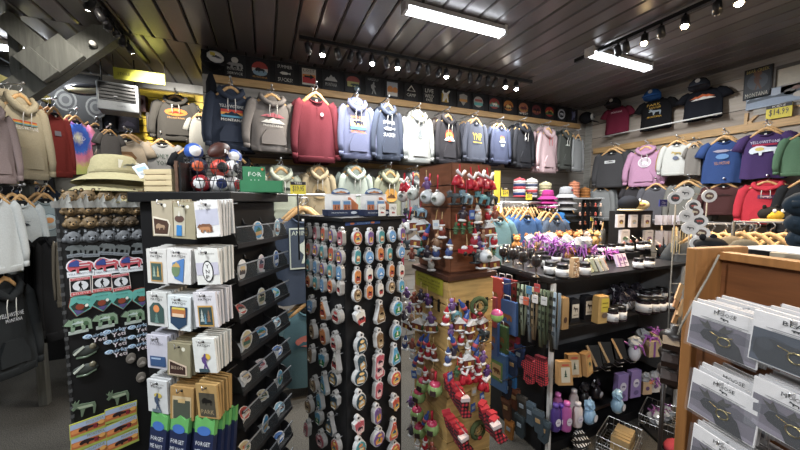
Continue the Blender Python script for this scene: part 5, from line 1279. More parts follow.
def ornament(kind, v=0):
    m = M()
    if kind == 'ball':
        c = ['d8d8d4', 'c8ccc4', 'd0d4d8'][v % 3]; blob(m, (0, 0, 0), (.026, .026, .026), c, 14); m.lathe([(.007, .024), (.007, .032), (.004, .034)], m_chrome, 8)
        art(m, [('e', 0, 0, .5, .4, '8a9088'), ('s', 'bear', 0, 0, .45, .35, '3a4038')], .02, .02, -.027, .0006); m.tube([(0, 0, .033), (.004, 0, .06), (0, .01, .085)], .003, mat('c02838', 'fabric'), 5)
    elif kind == 'greenball':
        blob(m, (0, 0, 0), (.030, .030, .030), '8fae68', 12); blob(m, (0, -.001, .017), (.023, .023, .016), 'c83c60', 10); m.tube([(0, 0, .03), (0, 0, .07)], .005, mat('b82838', 'fabric'), 5); m.box(-.01, .012, -.031, -.026, -.012, .006, mat('3c2a28'))
    elif kind == 'house':
        blob(m, (0, 0, -.020), (.030, .016, .007), 'dcdcdc', 10); m.box(-.020, .020, -.012, .012, -.018, .008, mat('7c3a28')); m.prism([(-.025, .006), (0, .026), (.025, .006)], -.015, .015, mat('e0e0e0', 'gloss')); m.box(-.005, .005, -.0135, -.012, -.016, -.002, mat('d8b050')); blob(m, (.022, -.006, -.008), (.007, .007, .014), '2f5a38', 6); m.tube([(0, 0, .024), (0, .006, .06)], .0015, mat('c8a870'), 4)
    elif kind == 'santa':
        sc_ = SC_[v % 5][0]; blob(m, (0, 0, -.004), (.015, .012, .018), sc_, 8); blob(m, (0, -.004, .016), (.009, .009, .009), 'd8a890', 8); m.lathe([(.011, .020), (.007, .030), (.002, .042)], mat(sc_, 'fabric'), 8); blob(m, (0, -.010, .010), (.008, .004, .008), 'e4e4e4', 6); m.lathe([(.012, .018), (.012, .023)], mat('e4e4e4', 'fabric'), 8); blob(m, (0, 0, -.022), (.020, .014, .006), 'dcdcdc', 8); m.tube([(0, 0, .040), (0, .006, .066)], .0015, mat('c8a870'), 4)
    elif kind == 'bell':
        for dx, dz in ((-.012, 0), (.012, -.006), (0, .008)):
            m.lathe([(.016, -.020), (.013, -.008), (.009, .008), (.003, .014)], mat('c42434', 'gloss'), 10, c=(dx, 0, dz))
        m.tube([(-.018, -.004, .03), (0, -.01, .014), (.018, -.004, .034)], .006, mat('e0d8d8', 'fabric'), 5); m.tube([(0, 0, .014), (0, .006, .055)], .003, mat('c42434', 'fabric'), 4)
    elif kind == 'deer':
        c = ['5c8c94', '3c4448', '7c98a8'][v % 3]; m.prism([(.030 * a, .024 * b) for a, b in SIL['moose']], -.007, .007, mat(c, 'gloss')); blob(m, (.004, 0, .004), (.020, .010, .010), shade(c, 1.3), 8); blob(m, (0, 0, -.024), (.028, .012, .005), '30363a', 8); m.tube([(0, 0, .01), (0, .006, .06)], .002, mat('c03040'), 4)
    elif kind == 'bottle':
        c = ['3a56a0', '2f4c98'][v % 2]; m.lathe([(.009, -.03), (.010, -.028), (.010, .008), (.004, .020), (.004, .032), (.001, .033)], mat(c, 'gloss'), 10, T=Matrix.Rotation(R(-35 if v % 2 else 20), 4, 'Y')); m.lathe([(.0105, -.016), (.0105, -.002)], mat('c8545c'), 10, T=Matrix.Rotation(R(-35 if v % 2 else 20), 4, 'Y'))
    elif kind == 'pinecone':
        for k in range(5): m.lathe([(.003, -.02 + k * .008), (.014 - abs(k - 2) * .003, -.016 + k * .008), (.004, -.008 + k * .008)], mat(['4a6a44', '3c5838'][k % 2]), 8)
        m.tube([(0, 0, .014), (0, .006, .05)], .002, mat('c83a30'), 4); blob(m, (0, -.01, .016), (.006, .004, .005), 'c83030', 6)
    elif kind == 'truck':
        m.box(-.030, .005, -.012, .012, -.010, .004, mat('b82430', 'gloss')); m.prism([(.0, -.010), (.030, -.010), (.030, .002), (.020, .004), (.015, .016), (.0, .016)], -.012, .012, mat('b82430', 'gloss')); blob(m, (-.012, 0, .008), (.014, .010, .008), 'e0e0e0', 8)
        for x_ in (-.018, .018): m.lathe([(.008, -.002), (.008, .002)], m_black, 10, T=TM((x_, -.013, -.011), 0, rx=90))
        m.tube([(0, 0, .014), (0, .006, .055)], .0015, mat('c8a870'), 4)
    elif kind == 'figure':
        c = ['6a4a80', '8a4a3c', '3c3440', '8c6a50', '503068'][v % 5]; blob(m, (0, 0, -.006), (.014, .010, .020), c, 8); blob(m, (0, 0, .018), (.009, .008, .009), shade(c, 1.4), 8); blob(m, (0, 0, -.026), (.018, .012, .006), 'd8d8d8', 8)
        for s in (-1, 1): m.tube([(s * .010, 0, .006), (s * .020, -.004, -.006)], [.005, .003], mat(c, 'gloss'), 5)
        m.tube([(0, 0, .024), (0, .006, .052)], .0015, mat('c8a870'), 4)
    elif kind == 'wreath':
        m.tube([(.030 * cos(2 * pi * k / 12), 0, .030 * sin(2 * pi * k / 12)) for k in range(13)], .009, mat('4c5a38', 'fabric'), 6); m.tube([(.016 * cos(2 * pi * k / 10), -.004, .016 * sin(2 * pi * k / 10)) for k in range(11)], .004, mat('8c7a50', 'fabric'), 5); blob(m, (0, -.01, -.026), (.012, .006, .008), 'a02830', 6)
    elif kind == 'tag':
        m.box(-.012, .012, -.001, .001, -.018, .014, mat(['3e5ea8', 'd0d0cc', 'c8b088'][v % 3], 'card')); m.tube([(0, 0, .014), (.006, .006, .05)], .0012, mat('b89a60'), 4); m.box(-.008, .008, -.0018, -.001, -.008, .004, mat('a8b8c8', 'card'))
    return m


def plaidm():
    if 'pl' not in MC: MC['pl'] = check('buffalo_plaid', 'b8303a', '6a1c24', '1c1416', 70.0)
    return MC['pl']


ONM = {'ball': 'white_ball_ornament', 'greenball': 'green_ball_ornament', 'house': 'house_ornament', 'santa': 'santa_ornament', 'bell': 'bell_ornament', 'deer': 'moose_ornament', 'bottle': 'bottle_ornament', 'pinecone': 'pinecone_ornament', 'truck': 'truck_ornament', 'figure': 'figure_ornament', 'wreath': 'wreath_ornament', 'tag': 'gift_tag'}
OLB = {'ball': 'white ball ornament on red ribbon', 'greenball': 'green and pink ball ornament', 'house': 'snowy roofed cabin ornament', 'santa': 'red santa ornament on white base', 'bell': 'red bell cluster ornament', 'deer': 'teal and dark moose ornament', 'bottle': 'blue bottle ornament', 'pinecone': 'green pinecone ornament', 'truck': 'red pickup truck ornament', 'figure': 'small standing figure ornament', 'wreath': 'green wreath ornament', 'tag': 'small hanging tag'}
orn = {
 ('UL', 'upper left face'): [('ball', 403, 196), ('ball', 413, 194), ('ball', 427, 197), ('ball', 438, 199), ('bell', 405, 186), ('figure', 427, 184), ('deer', 410, 213), ('deer', 420, 211), ('house', 415, 224), ('house', 423, 226), ('figure', 405, 218), ('tag', 436, 224), ('bottle', 427, 232), ('figure', 437, 241), ('house', 416, 241), ('deer', 420, 250), ('figure', 412, 254), ('figure', 427, 252), ('santa', 431, 264), ('deer', 408, 243), ('figure', 402, 232), ('santa', 442, 231), ('santa', 436, 252), ('ball', 408, 228)],
 ('UR', 'upper right face'): [('bell', 459, 180), ('deer', 455, 197), ('deer', 466, 197), ('bell', 481, 181), ('bell', 489, 183), ('deer', 482, 198), ('deer', 491, 198), ('figure', 463, 213), ('santa', 478, 216), ('pinecone', 456, 229), ('pinecone', 463, 229), ('pinecone', 470, 228), ('figure', 476, 226), ('house', 488, 229), ('truck', 467, 250), ('figure', 479, 243), ('deer', 476, 256), ('ball', 485, 256), ('pinecone', 493, 252), ('bottle', 483, 247), ('santa', 494, 240), ('house', 482, 262), ('house', 493, 262), ('tag', 472, 214), ('bell', 472, 183), ('santa', 488, 215), ('figure', 495, 213), ('santa', 449, 251), ('figure', 484, 236), ('santa', 474, 240)],
 ('LL', 'lower left face'): [('figure', 407, 293), ('figure', 414, 298), ('figure', 421, 295), ('santa', 403, 298), ('figure', 428, 300), ('figure', 410, 308), ('santa', 419, 308), ('figure', 404, 316), ('figure', 412, 320), ('tag', 425, 317), ('figure', 431, 318), ('house', 418, 324), ('house', 431, 326), ('house', 408, 324), ('bottle', 426, 341), ('bottle', 421, 340), ('figure', 412, 344), ('santa', 405, 344), ('santa', 413, 355), ('santa', 421, 357), ('santa', 428, 352), ('santa', 434, 354), ('bottle', 416, 360), ('tag', 414, 374), ('tag', 419, 371), ('santa', 426, 376), ('figure', 432, 375), ('greenball', 423, 385), ('greenball', 419, 396), ('greenball', 435, 389), ('figure', 411, 402), ('greenball', 417, 414), ('bottle', 426, 418), ('greenball', 420, 431), ('greenball', 432, 428), ('santa', 425, 445), ('figure', 432, 448), ('figure', 411, 430), ('santa', 418, 448)],
 ('LR', 'lower right face'): [('figure', 452, 305), ('bottle', 463, 306), ('bottle', 466, 318), ('deer', 454, 314), ('santa', 474, 314), ('wreath', 479, 306), ('figure', 482, 318), ('house', 459, 324), ('house', 470, 326), ('house', 482, 323), ('figure', 451, 331), ('bottle', 453, 341), ('figure', 454, 350), ('santa', 468, 352), ('bottle', 476, 343), ('bottle', 476, 355), ('santa', 460, 363), ('house', 468, 360), ('figure', 482, 346), ('santa', 478, 368), ('bell', 465, 377), ('bell', 477, 375), ('tag', 463, 382), ('tag', 450, 376), ('santa', 471, 372), ('figure', 483, 357), ('pinecone', 457, 372), ('tag', 474, 391), ('tag', 482, 396), ('deer', 484, 334), ('santa', 461, 338), ('bell', 484, 384), ('wreath', 478, 430), ('tag', 473, 407), ('figure', 487, 371), ('santa', 446, 318), ('figure', 470, 334), ('santa', 448, 358)]}
oc = {}
r4 = Matrix.Rotation(R(4), 3, 'Z')
eu, en = r4 @ Vector((1, 0, 0)), r4 @ Vector((0, -1, 0)); wn_ = r4 @ Vector((-1, 0, 0))
for (key, wh), lst in orn.items():
    n_ = en if key[1] == 'R' else wn_
    cnt = {}
    for i, (kd, x, y) in enumerate(lst):
        base = D0 + (Vector((0, 0, 0)))
        off = {'U': .06, 'L': .085}[key[0]] + (i % 3) * .012
        P = hit(x, y, base + n_ * off, n_)
        v = i % 5
        if (kd, v) not in oc: oc[(kd, v)] = ornament(kd, v).mesh(ONM[kd])
        cnt[kd] = cnt.get(kd, 0) + 1
        s_ = 1.55 if key[0] == 'U' else 1.45
        o = inst(oc[(kd, v)], ONM[kd], None, TM(P, (4 if key[1] == 'R' else -50) + RND.uniform(-14, 14), s_, ry=RND.uniform(-9, 9)))
        tag(o, '%s, %s from top on the tower %s' % (OLB[kd].replace('red santa', SC_[v][1] + ' clothed santa'), ORD[min(cnt[kd] - 1, 23)], wh), 'ornament', OLB[kd] + 's')
# plaid stocking ornaments hung in rows, with red ribbons and hooks
for j, (x0, y0, x1, y1, n) in enumerate([(449, 384, 464, 408, 6), (449, 421, 465, 446, 6), (483, 412, 498, 434, 5)]):
    for k in range(n):
        t_ = k / (n - 1); x = x0 + (x1 - x0) * t_; y = y0 + (y1 - y0) * t_
        P = at(x, y, 1.72 - .05 * t_ * n / 3 if j < 2 else 1.68 - .03 * k)
        st = M(); st.prism([(-.016, .036), (.014, .036), (.014, -.006), (.030, -.020), (.028, -.034), (-.006, -.034), (-.018, -.014)], -.010, .010, plaidm()); st.box(-.018, .016, -.012, .012, .030, .044, mat('d8c8c8' if k == n - 1 else 'b8303a', 'fabric'))
        if k == n - 1: art(st, [('s', 'bear', 0, 0, 1, .9, '141414')], .012, .010, -.0105, c=(0, .008))
        tag(st.build('stocking_ornament', None, TM(P, 4 + RND.uniform(-25, 25), 1.35, ry=RND.uniform(-15, 15))), 'red buffalo plaid stocking ornament, %s bunch, %s from the back' % (['upper', 'lower left', 'lower right'][j], ORD[k]), 'ornament', 'plaid stocking ornaments')
    a = at(x0 - 3, y0 - 12, 1.80); b = at(x1 + 1, y1 - 12, 1.55)
    tag(M().tube([a, b], .0025, m_chrome, 5).build('peg_hook'), 'long wire hook carrying the %s bunch of plaid stockings' % ['upper', 'lower left', 'lower right'][j], 'hook')
P = at(400, 258, 1.62); tag(M().tube([(0, 0, .17), (.005, 0, .0), (0, 0, -.09)], [.008, .018, .020], mat('c04860', 'fabric'), 7, .5).build('pink_scarf', None, TM(P)), 'narrow pink scarf hanging between magnet tower and ornament tower', 'scarf')
# ================================================================ black gondola
GX, GY, GL, GDp = 1.617, 1.41, 1.43, .66
m_g = mat('17171a', 'plain', .38)
gd = empty('gondola_shelving', 'black four shelf gondola stocked with jars bags and bottles', 'shelving unit', TM((GX, GY, 0)))
M().box(0, GL, GDp / 2 - .01, GDp / 2 + .01, .05, 1.15, mat('6a6a6c', 'plain', .6)).build('back_panel', gd)
M().box(0, .015, .05, GDp, .0, 1.14, m_g).build('end_panel', gd)
M().box(GL - .008, GL, .02, GDp / 2, .0, 1.14, mat('8c8c8e', 'plain', .5)).build('end_panel', gd)
for i, z_ in enumerate((1.17, .86, .545, .235)):
    b = M().box(-.02 if i == 0 else .0, GL, 0 if i == 0 else .0, GDp, z_ - .022, z_, m_g).build('shelf', gd, bev=.002)
for x_, y_ in ((.0, -.004), (GL - .03, -.004), (GL - .05, GDp / 2), (.0, GDp - .03)): M().box(x_, x_ + .022, y_, y_ + .022, 0, 1.148, mat('d4d4d2', 'plain', .5)).build('upright', gd)
M().box(0.02, GL - .03, .03, GDp, 0, .07, m_g).build('plinth', gd)
M().box(-.02, .015, .0, GDp, 1.17, 1.185, mat('2b2b2e', 'plain', .4)).build('end_lip', gd)
m_gl = mat('2c2226', 'gloss', .12); m_lid = mat('1a1a1c', 'gloss', .3); m_lab = mat('dcdcdc', 'card')


def jar(P, label, sc=1.0, content='2a1c24', group='preserve jars', lid='17171a'):
    t = empty('preserve_jar', label, 'jar', TM(P, RND.uniform(-25, 15), sc), group)
    for nm, fn in (('glass_body', lambda m: m.lathe([(.001, 0), (.030, 0), (.033, .006), (.033, .050), (.028, .062), (.027, .066)], mat(content, 'gloss', .12), 14)), ('lid', lambda m: m.lathe([(.030, .064), (.030, .078), (.027, .080), (.001, .080)], mat(lid, 'gloss', .3), 14)), ('label', lambda m: (m.lathe([(.0335, .012), (.0335, .052)], m_lab, 14), art(m, [('s', 'bear', 0, .3, .4, .3, '50505a'), ('r', 0, -.3, 1.2, .12, '6a6a74'), ('r', 0, -.6, .9, .1, '6a6a74')], .02, .014, -.0345, c=(0, .03))))):
        if ('jar', nm, content, lid) not in GM:
            m = M(); fn(m); GM[('jar', nm, content, lid)] = m.mesh(nm)
        inst(GM[('jar', nm, content, lid)], nm, t, Matrix())
    return t


def cello(m, c, r, seed, mt=None):
    rr = random.Random(seed); n = 11; vs = []; fs = []
    for j in range(7):
        t = .08 + (pi - .16) * j / 6
        for k in range(n):
            a = 2 * pi * k / n; q = rr.uniform(.62, 1.25)
            vs.append((c[0] + r[0] * sin(t) * cos(a) * q, c[1] + r[1] * sin(t) * sin(a) * q, c[2] + r[2] * cos(t) * rr.uniform(.85, 1.1)))
    for j in range(6):
        for k in range(n): fs.append((j * n + k, (j + 1) * n + k, (j + 1) * n + (k + 1) % n, j * n + (k + 1) % n))
    m.add(vs, fs, mt or mat('a6a8ac', 'gloss', .15)); return m


def ribbon(m, c, r, seed, col='a04fb0'):
    rr = random.Random(seed)
    for k in range(9):
        a = rr.uniform(0, 6.3); l = r * rr.uniform(.6, 1.3)
        m.tube([c, (c[0] + l * .6 * cos(a), c[1] + l * .6 * sin(a), c[2] + rr.uniform(-.2, .7) * r), (c[0] + l * cos(a), c[1] + l * sin(a), c[2] + rr.uniform(-.9, .5) * r)], [.003, .006, .002], mat(col, 'gloss', .4), 4)


def onshelf(px, py, z): return onZ(px, py, z + .001)


Z1, Z2, Z3, Z4 = 1.17, .86, .545, .235
# goblets along the left end of the top
for i, (x, y) in enumerate([(503, 266), (513, 268), (523, 272), (536, 277), (507, 262), (519, 264), (530, 267)]):
    P = onshelf(x, y, Z1); t = empty('wine_goblet', 'dark pewter goblet at the gondola top left end, %s from left' % ORD[[0, 2, 4, 6, 1, 3, 5][i]], 'goblet', TM(P, i * 40), 'pewter goblets on the gondola')
    mm = mat('5c5650', 'metal', .35)
    M().lathe([(.001, 0), (.028, 0), (.026, .006), (.006, .012), (.005, .05), (.010, .062)], mm, 12).build('stem', t)
    M().lathe([(.010, .062), (.028, .078), (.034, .105), (.030, .14), (.029, .14), (.030, .105), (.02, .078), (.001, .07)], mat('2e2a2a', 'gloss', .15), 12).build('bowl', t)
    m = M(); m.ell((.0, -.030, .10), (.016, .012, .022), mm, 8, 6)
    for s in (-1, 1): m.tube([(s * .006, -.036, .118), (s * .020, -.038, .130), (s * .024, -.034, .146)], [.004, .003, .0015], mm, 5)
    m.build('moose_head', t)
# wrapped jars with purple ribbon
for i, (x, y) in enumerate([(546, 268), (556, 264), (566, 272), (553, 260), (566, 260), (549, 263), (577, 264), (586, 262), (580, 272)]):
    P = onshelf(x, y, Z1)
    if i != 8: jar(P, 'dark jar with white label in the wrapped group on gondola top, %s one' % ORD[i], 1.15, ['4a4a4c', '3a2c34'][i % 2], 'wrapped gift jars')
    if i in (0, 2, 8): continue
    m = M(); cello(m, (0, 0, .155), (.045, .045, .055), i); ribbon(m, (0, 0, .10), .07, i); tag(m.build('gift_wrap', None, TM(P)), 'clear cellophane puff with purple ribbon over a jar on gondola top, %s one' % ORD[i], 'gift wrap', 'cellophane puffs on the gondola')
for i, (x, y, d_) in enumerate([(530, 232, 2.3), (548, 229, 2.35), (566, 233, 2.3), (582, 236, 2.25)]):
    P = onshelf(x, y + 28, Z1); P.z = Z1 + .10
    m = M(); m.tube([(0, 0, -.10), (0, 0, .02)], [.03, .018], mat('8a4a98', 'gloss', .3), 8); cello(m, (0, 0, .06), (.05, .05, .06), i + 20); ribbon(m, (0, 0, .01), .08, i + 30); tag(m.build('wrapped_gift', None, TM(P)), 'tall clear wrapped gift with purple bow behind the jars, %s from left' % ORD[i], 'wrapped gift', 'tall wrapped gifts on the gondola')
P = onshelf(574, 277, Z1); m = M(); m.prism([(-.028, 0), (.028, 0), (.026, .10), (.022, .125), (-.022, .125), (-.026, .10)], -.015, .015, mat('b8946c', 'plain'))
rr = random.Random(3)
for k in range(60): m.ell((rr.uniform(-.022, .022), -.015, rr.uniform(.008, .108)), (.006, .005, .006), mat(['d8b48c', 'e8d4b8', 'b07c50'][k % 3], 'gloss'), 6, 4)
tag(m.build('popcorn_bag', None, TM(P)), 'clear bag of caramel popcorn at the front of gondola top', 'bag')
for i, (x, y, c1, c2) in enumerate([(592, 272, 'd8d8b0', '8c9a50'), (597, 271, 'b8b8a0', '5c6c7c'), (602, 271, 'd8d0c0', '8c9a60'), (607, 270, 'dccfc0', 'b86a50'), (621, 267, 'cdb8d0', '8a5a98'), (625, 266, 'd8c8dc', '7a4a88')]):
    P = onshelf(x, y, Z1); m = M(); m.box(-.028, .028, -.010, .010, 0, .095, mat(c1, 'card')); art(m, [('r', -.3, 0, .4, 1.8, c2), ('e', .3, .2, .4, .3, c2), ('r', .2, -.5, 1.0, .1, '5a5a5a')], .028, .047, -.0105, c=(0, .047)); tag(m.build('tea_packet', None, TM(P, 30 if i < 4 else -10, 1, rx=-24)), 'leaning %s packet on gondola top, %s from left' % ('striped tea' if i < 4 else 'lavender', ORD[i]), 'packet', 'leaning packets on the gondola')
m = M(); ribbon(m, (0, 0, 0), .06, 5, 'c060c0'); ribbon(m, (.06, 0, 0), .06, 6, 'b850b8'); ribbon(m, (-.06, 0, 0), .06, 8, 'd088d0'); P = onshelf(606, 262, Z1); P.z += .07; tag(m.build('ribbon_bundle', None, TM(P)), 'loose pink purple ribbon bundle over the tea packets', 'ribbon')
for i, (x, y) in enumerate([(540, 240), (552, 243), (564, 246), (576, 249), (590, 251)]):
    P = onY(x, y, GY + .32); m = M(); ribbon(m, (0, 0, 0), .085, i + 200, 'b060c4'); ribbon(m, (0, 0, 0), .07, i + 230, 'a04fb0'); tag(m.build('ribbon_bow', None, TM(P)), 'big purple ribbon bow over the wrapped jars, %s from left' % ORD[i], 'ribbon', 'purple bows over the jars')
# stepped riser with jars at the right of the top
P0 = onY(622, 260, GY + .30)
rs = empty('stepped_riser', 'low black stepped riser lifting the rear jars on gondola top', 'riser', TM((P0.x - .02, GY + .28, Z1 + .001)))
M().box(-.16, .22, 0, .16, 0, .055, m_g).build('step', rs); M().box(-.16, .22, .08, .16, .055, .085, m_g).build('step', rs)
for i, (x, y, h) in enumerate([(601, 259, .056), (611, 260, .056), (620, 259, .056), (629, 259, .056), (640, 258, .056), (646, 257, .056)]):
    P = onY(x, y, GY + .325); P.z = Z1 + .0575; jar(P, 'dark preserve jar on the black riser, %s from left' % ORD[i], .95)
for i, (x, y) in enumerate([(638, 269), (649, 268)]): jar(onshelf(x, y, Z1), 'dark preserve jar standing at the gondola top right front, %s one' % ['left', 'right'][i], 1.0)
for i, (x, y) in enumerate([(586, 258), (590, 268), (595, 258), (600, 262), (553, 274), (562, 278), (584, 276), (550, 275)]): jar(onshelf(x, y, Z1), 'dark jar with white label loose on gondola top left half, %s one' % ORD[i], 1.15, ['3a3034', '28282c'][i % 2])
for i, (x, y, c, nm) in enumerate([(593, 250, '8c5a34', 'brown bear'), (600, 249, '78a8b0', 'teal bear'), (608, 250, '7c4a30', 'dark brown moose'), (588, 247, 'c8945c', 'orange tan bear')]):
    P = onshelf(x, y + 20, Z1); P.z = Z1 + .001; P += Vector((.06, .22, 0)); m = M(); k = 'fabric'
    m.ell((0, 0, .045), (.032, .026, .045), mat(c, k), 10, 7); m.ell((0, -.01, .105), (.028, .026, .026), mat(c, k), 10, 7); m.ell((0, -.034, .10), (.012, .010, .009), mat(shade(c, 1.4), k), 8, 5)
    for s in (-1, 1): m.ell((s * .022, 0, .128), (.009, .006, .009), mat(c, k), 6, 4); m.ell((s * .03, -.02, .05), (.012, .012, .022), mat(c, k), 6, 4); m.ell((s * .02, -.03, .012), (.014, .020, .012), mat(c, k), 6, 4)
    tag(m.build('plush_toy', None, TM((P.x, P.y, Z1 + .001), -15)), 'small %s plush toy at the back of gondola top' % nm, 'plush toy')
TM0 = TM
TM = lambda p, rz=0.0, s=1.0, **k: TM0(p, rz, s * 1.32, **k)
# second shelf
for i, (x, y, w, h, c, nm) in enumerate([(562, 328, .020, .15, 'b8905c', 'narrow kraft coffee bag with round stamp'), (572, 321, .028, .115, '1c1c20', 'black pouch with cream label, left one'), (586, 318, .032, .12, '1c1c20', 'black pouch with cream label, right one'), (600, 322, .036, .135, 'bf9858', 'kraft bag with yellow label')]):
    P = onshelf(x, y, Z2); m = M(); m.prism([(-w, 0), (w, 0), (w * .95, h * .85), (w * .8, h), (-w * .8, h), (-w * .95, h * .85)], -.018, .018, mat(c, 'card'))
    sp = [('e', 0, -.4, .5, .2, '5a4030')] if i == 0 else ([('r', 0, .0, 1.5, 1.2, 'd8cdb8'), ('s', 'moose', 0, .15, .5, .3, '4a4038'), ('r', 0, -.35, 1.0, .08, '8a8070')] if i < 3 else [('r', .15, .35, 1.3, 1.0, 'd8c040'), ('r', .15, .5, 1.0, .08, '8a7a20'), ('r', .15, .2, 1.0, .08, '8a7a20'), ('e', .1, -.4, .5, .2, '6a5848')])
    art(m, sp, w, h / 2, -.0185, .0008, c=(0, h / 2)); tag(m.build('coffee_bag', None, TM(P, -6)), nm + ' on the gondola second shelf', 'bag')
for i, (x, y, s) in enumerate([(611, 322, .95), (619, 320, .95), (643, 313, 1.1), (652, 312, 1.0), (659, 311, .95), (646, 303, 1.0), (654, 302, 1.0), (661, 300, 1.0), (632, 300, 1.0)]):
    jar(onshelf(x, y, Z2), 'dark jar with white label on the second gondola shelf, %s' % ['front left one', 'front left, second one', 'front of the right group', 'front right group, middle', 'front right group, right', 'rear right group, left', 'rear right group, middle', 'rear right group, right', 'rear one by the netted bundles'][i], s)
P = onshelf(670, 311, Z2); m = M(); m.lathe([(.001, 0), (.024, 0), (.027, .01), (.027, .06), (.012, .08), (.011, .095), (.001, .095)], m_gl, 12); m.lathe([(.0275, .02), (.0275, .05)], m_lab, 12); m.lathe([(.013, .09), (.013, .105), (.001, .106)], m_lid, 10); tag(m.build('syrup_bottle', None, TM(P)), 'dark syrup bottle with white label at the second shelf right end', 'bottle')
for i, (x, y) in enumerate([(622, 312), (629, 309), (614, 303), (622, 300), (636, 301)]):
    P = onshelf(x, y, Z2); m = M(); m.ell((0, 0, .03), (.034, .028, .032), mat('d0d0d2', 'card'), 10, 6); cello(m, (0, 0, .075), (.038, .034, .038), i + 50, mat('2c2830', 'gloss', .15)); ribbon(m, (0, 0, .06), .04, i, '3a2c3c'); tag(m.build('netted_bundle', None, TM(P, 20)), 'black wrapped bundle with white label on the second shelf, %s one' % ORD[i], 'gift bundle', 'black wrapped bundles')
# third shelf
for i, (x, y, rz) in enumerate([(564, 384, -20), (573, 376, -18), (587, 374, 16)]):
    P = onshelf(x, y, Z3); m = M(); m.prism([(-.034, 0), (.034, 0), (.030, .105), (-.030, .105)], -.016, .016, mat('b58a54', 'card')); art(m, [('r', 0, -.1, 1.3, 1.3, 'c8c0a8' if i < 2 else 'c8a060'), ('s', 'tree' if i < 2 else 'bear', 0, 0, .4, .4, '3c5040'), ('r', 0, .75, 1.0, .15, 'c0503c')], .032, .052, -.0165, c=(0, .052)); tag(m.build('coffee_bag', None, TM(P, rz, 1, rx=-8)), 'kraft gift bag on the third shelf, %s' % ['front left one', 'one behind at left', 'one turned to the right'][i], 'bag')
for i, x in enumerate((597, 609, 622)):
    P = onshelf(x, 371 - i * 4, Z3); t = empty('pouch_on_easel', 'black pouch with kraft edge on wire easel, third shelf, %s from left' % ORD[i], 'pouch', TM(P, -20))
    m = M(); m.prism([(-.032, .02), (.030, .02), (.030, .12), (-.032, .12)], -.008, .008, mat('121214', 'gloss', .3)); m.bar((-.034, -.009, .12), (-.005, -.012, .022), .012, .004, mat('a88458', 'card')); m.build('pouch', t, TM0((0, 0, 0), 0, 1, rx=-22))
    m = M(); m.tube([(-.03, -.05, .03), (-.03, -.02, .01), (-.03, .03, .01), (.03, .03, .01), (.03, -.02, .01), (.03, -.05, .03)], .002, m_chrome, 5); m.build('wire_easel', t)
for i, (x, y, c) in enumerate([(634, 361, 'd0d0d8'), (641, 352, 'c8b8d0'), (650, 355, 'c8ac84'), (660, 351, 'd4c4a0'), (655, 347, 'b8a078')]):
    P = onshelf(x, y, Z3); m = M()
    if i < 2: m.ell((0, 0, .045), (.030, .026, .045), mat(c, 'gloss'), 10, 7); cello(m, (0, 0, .10), (.034, .03, .035), i + 70); ribbon(m, (0, 0, .08), .05, i + 3)
    else: m.box(-.032, .032, -.025, .025, 0, .085, mat(c, 'card')); m.box(-.006, .006, -.026, -.025, 0, .085, mat('8a4a98')); ribbon(m, (0, 0, .09), .04, i)
    tag(m.build('wrapped_gift', None, TM(P, -15)), ['white cellophane bundle with purple bow on the third shelf', 'pale lilac wrapped bundle on the third shelf', 'kraft gift box with purple ribbon on the third shelf, front one', 'cream gift box on the third shelf right end', 'small kraft box behind the others on the third shelf'][i], 'gift')
# fourth shelf
for i, (x, y, c, h, nm) in enumerate([(555, 430, '4a3480', .13, 'dark purple bottle'), (561, 428, '5a3a98', .12, 'violet bottle'), (566, 430, 'b0529a', .14, 'pink bottle'), (557, 418, 'c868a8', .13, 'rear pink bottle'), (573, 416, 'cfc4c4', .14, 'tall white bottle'), (577, 426, 'd8cccb', .12, 'short white bottle')]):
    P = onshelf(x, y, Z4); m = M(); m.lathe([(.001, 0), (.022, 0), (.024, .006), (.024, h * .72), (.014, h * .86), (.012, h * .88)], mat(c, 'gloss', .3), 12, sy=.75); m.lathe([(.014, h * .86), (.014, h), (.001, h)], mat('e0dce0' if i > 3 else shade(c, 1.25), 'gloss'), 10); art(m, [('e', 0, 0, .8, .8, 'd8d0dc'), ('r', 0, 0, .9, .15, '8a6a90')], .018, .024, -.020, c=(0, h * .38)); tag(m.build('lotion_bottle', None, TM(P, -10)), nm + ' at the left of the bottom shelf', 'bottle')
for i, (x, y, c, nm) in enumerate([(589, 424, '86aed0', 'blue bath salt bag with tied top, left one'), (617, 413, '8ab0cc', 'blue soap bundle leaning in front of lavender pouches'), (583, 405, '1c1a20', 'black wrapped bundle with white heart on the bottom shelf'), (595, 400, '201c24', 'black wrapped bundle with round white label on the bottom shelf')]):
    P = onshelf(x, y, Z4); m = M(); m.ell((0, 0, .04), (.038, .028, .04), mat(c, 'gloss', .3), 12, 7); cello(m, (0, 0, .095), (.030, .022, .03), i + 90, mat(shade(c, 1.1), 'gloss', .2)); art(m, [('e', 0, 0, .8, .8, 'dcdce0')], .022, .022, -.030, c=(0, .045)); tag(m.build('wrapped_bundle', None, TM(P, 10)), nm, 'gift bundle')
for i, (x, y) in enumerate([(620, 400), (633, 396)]):
    P = onshelf(x, y, Z4); m = M(); m.prism([(-.036, 0), (.036, 0), (.034, .15), (-.034, .15)], -.014, .014, mat('8f78b4', 'gloss', .35)); art(m, [('e', 0, .1, .62, .32, 'd8d2e0'), ('s', 'bear', 0, .1, .35, .15, '5a4a78'), ('e', 0, -.6, .5, .18, '6a5a8c')], .034, .075, -.0145, c=(0, .075)); tag(m.build('lavender_pouch', None, TM(P, -8)), 'flat lavender pouch with oval label on the bottom shelf, %s one' % ['left', 'right'][i], 'pouch')
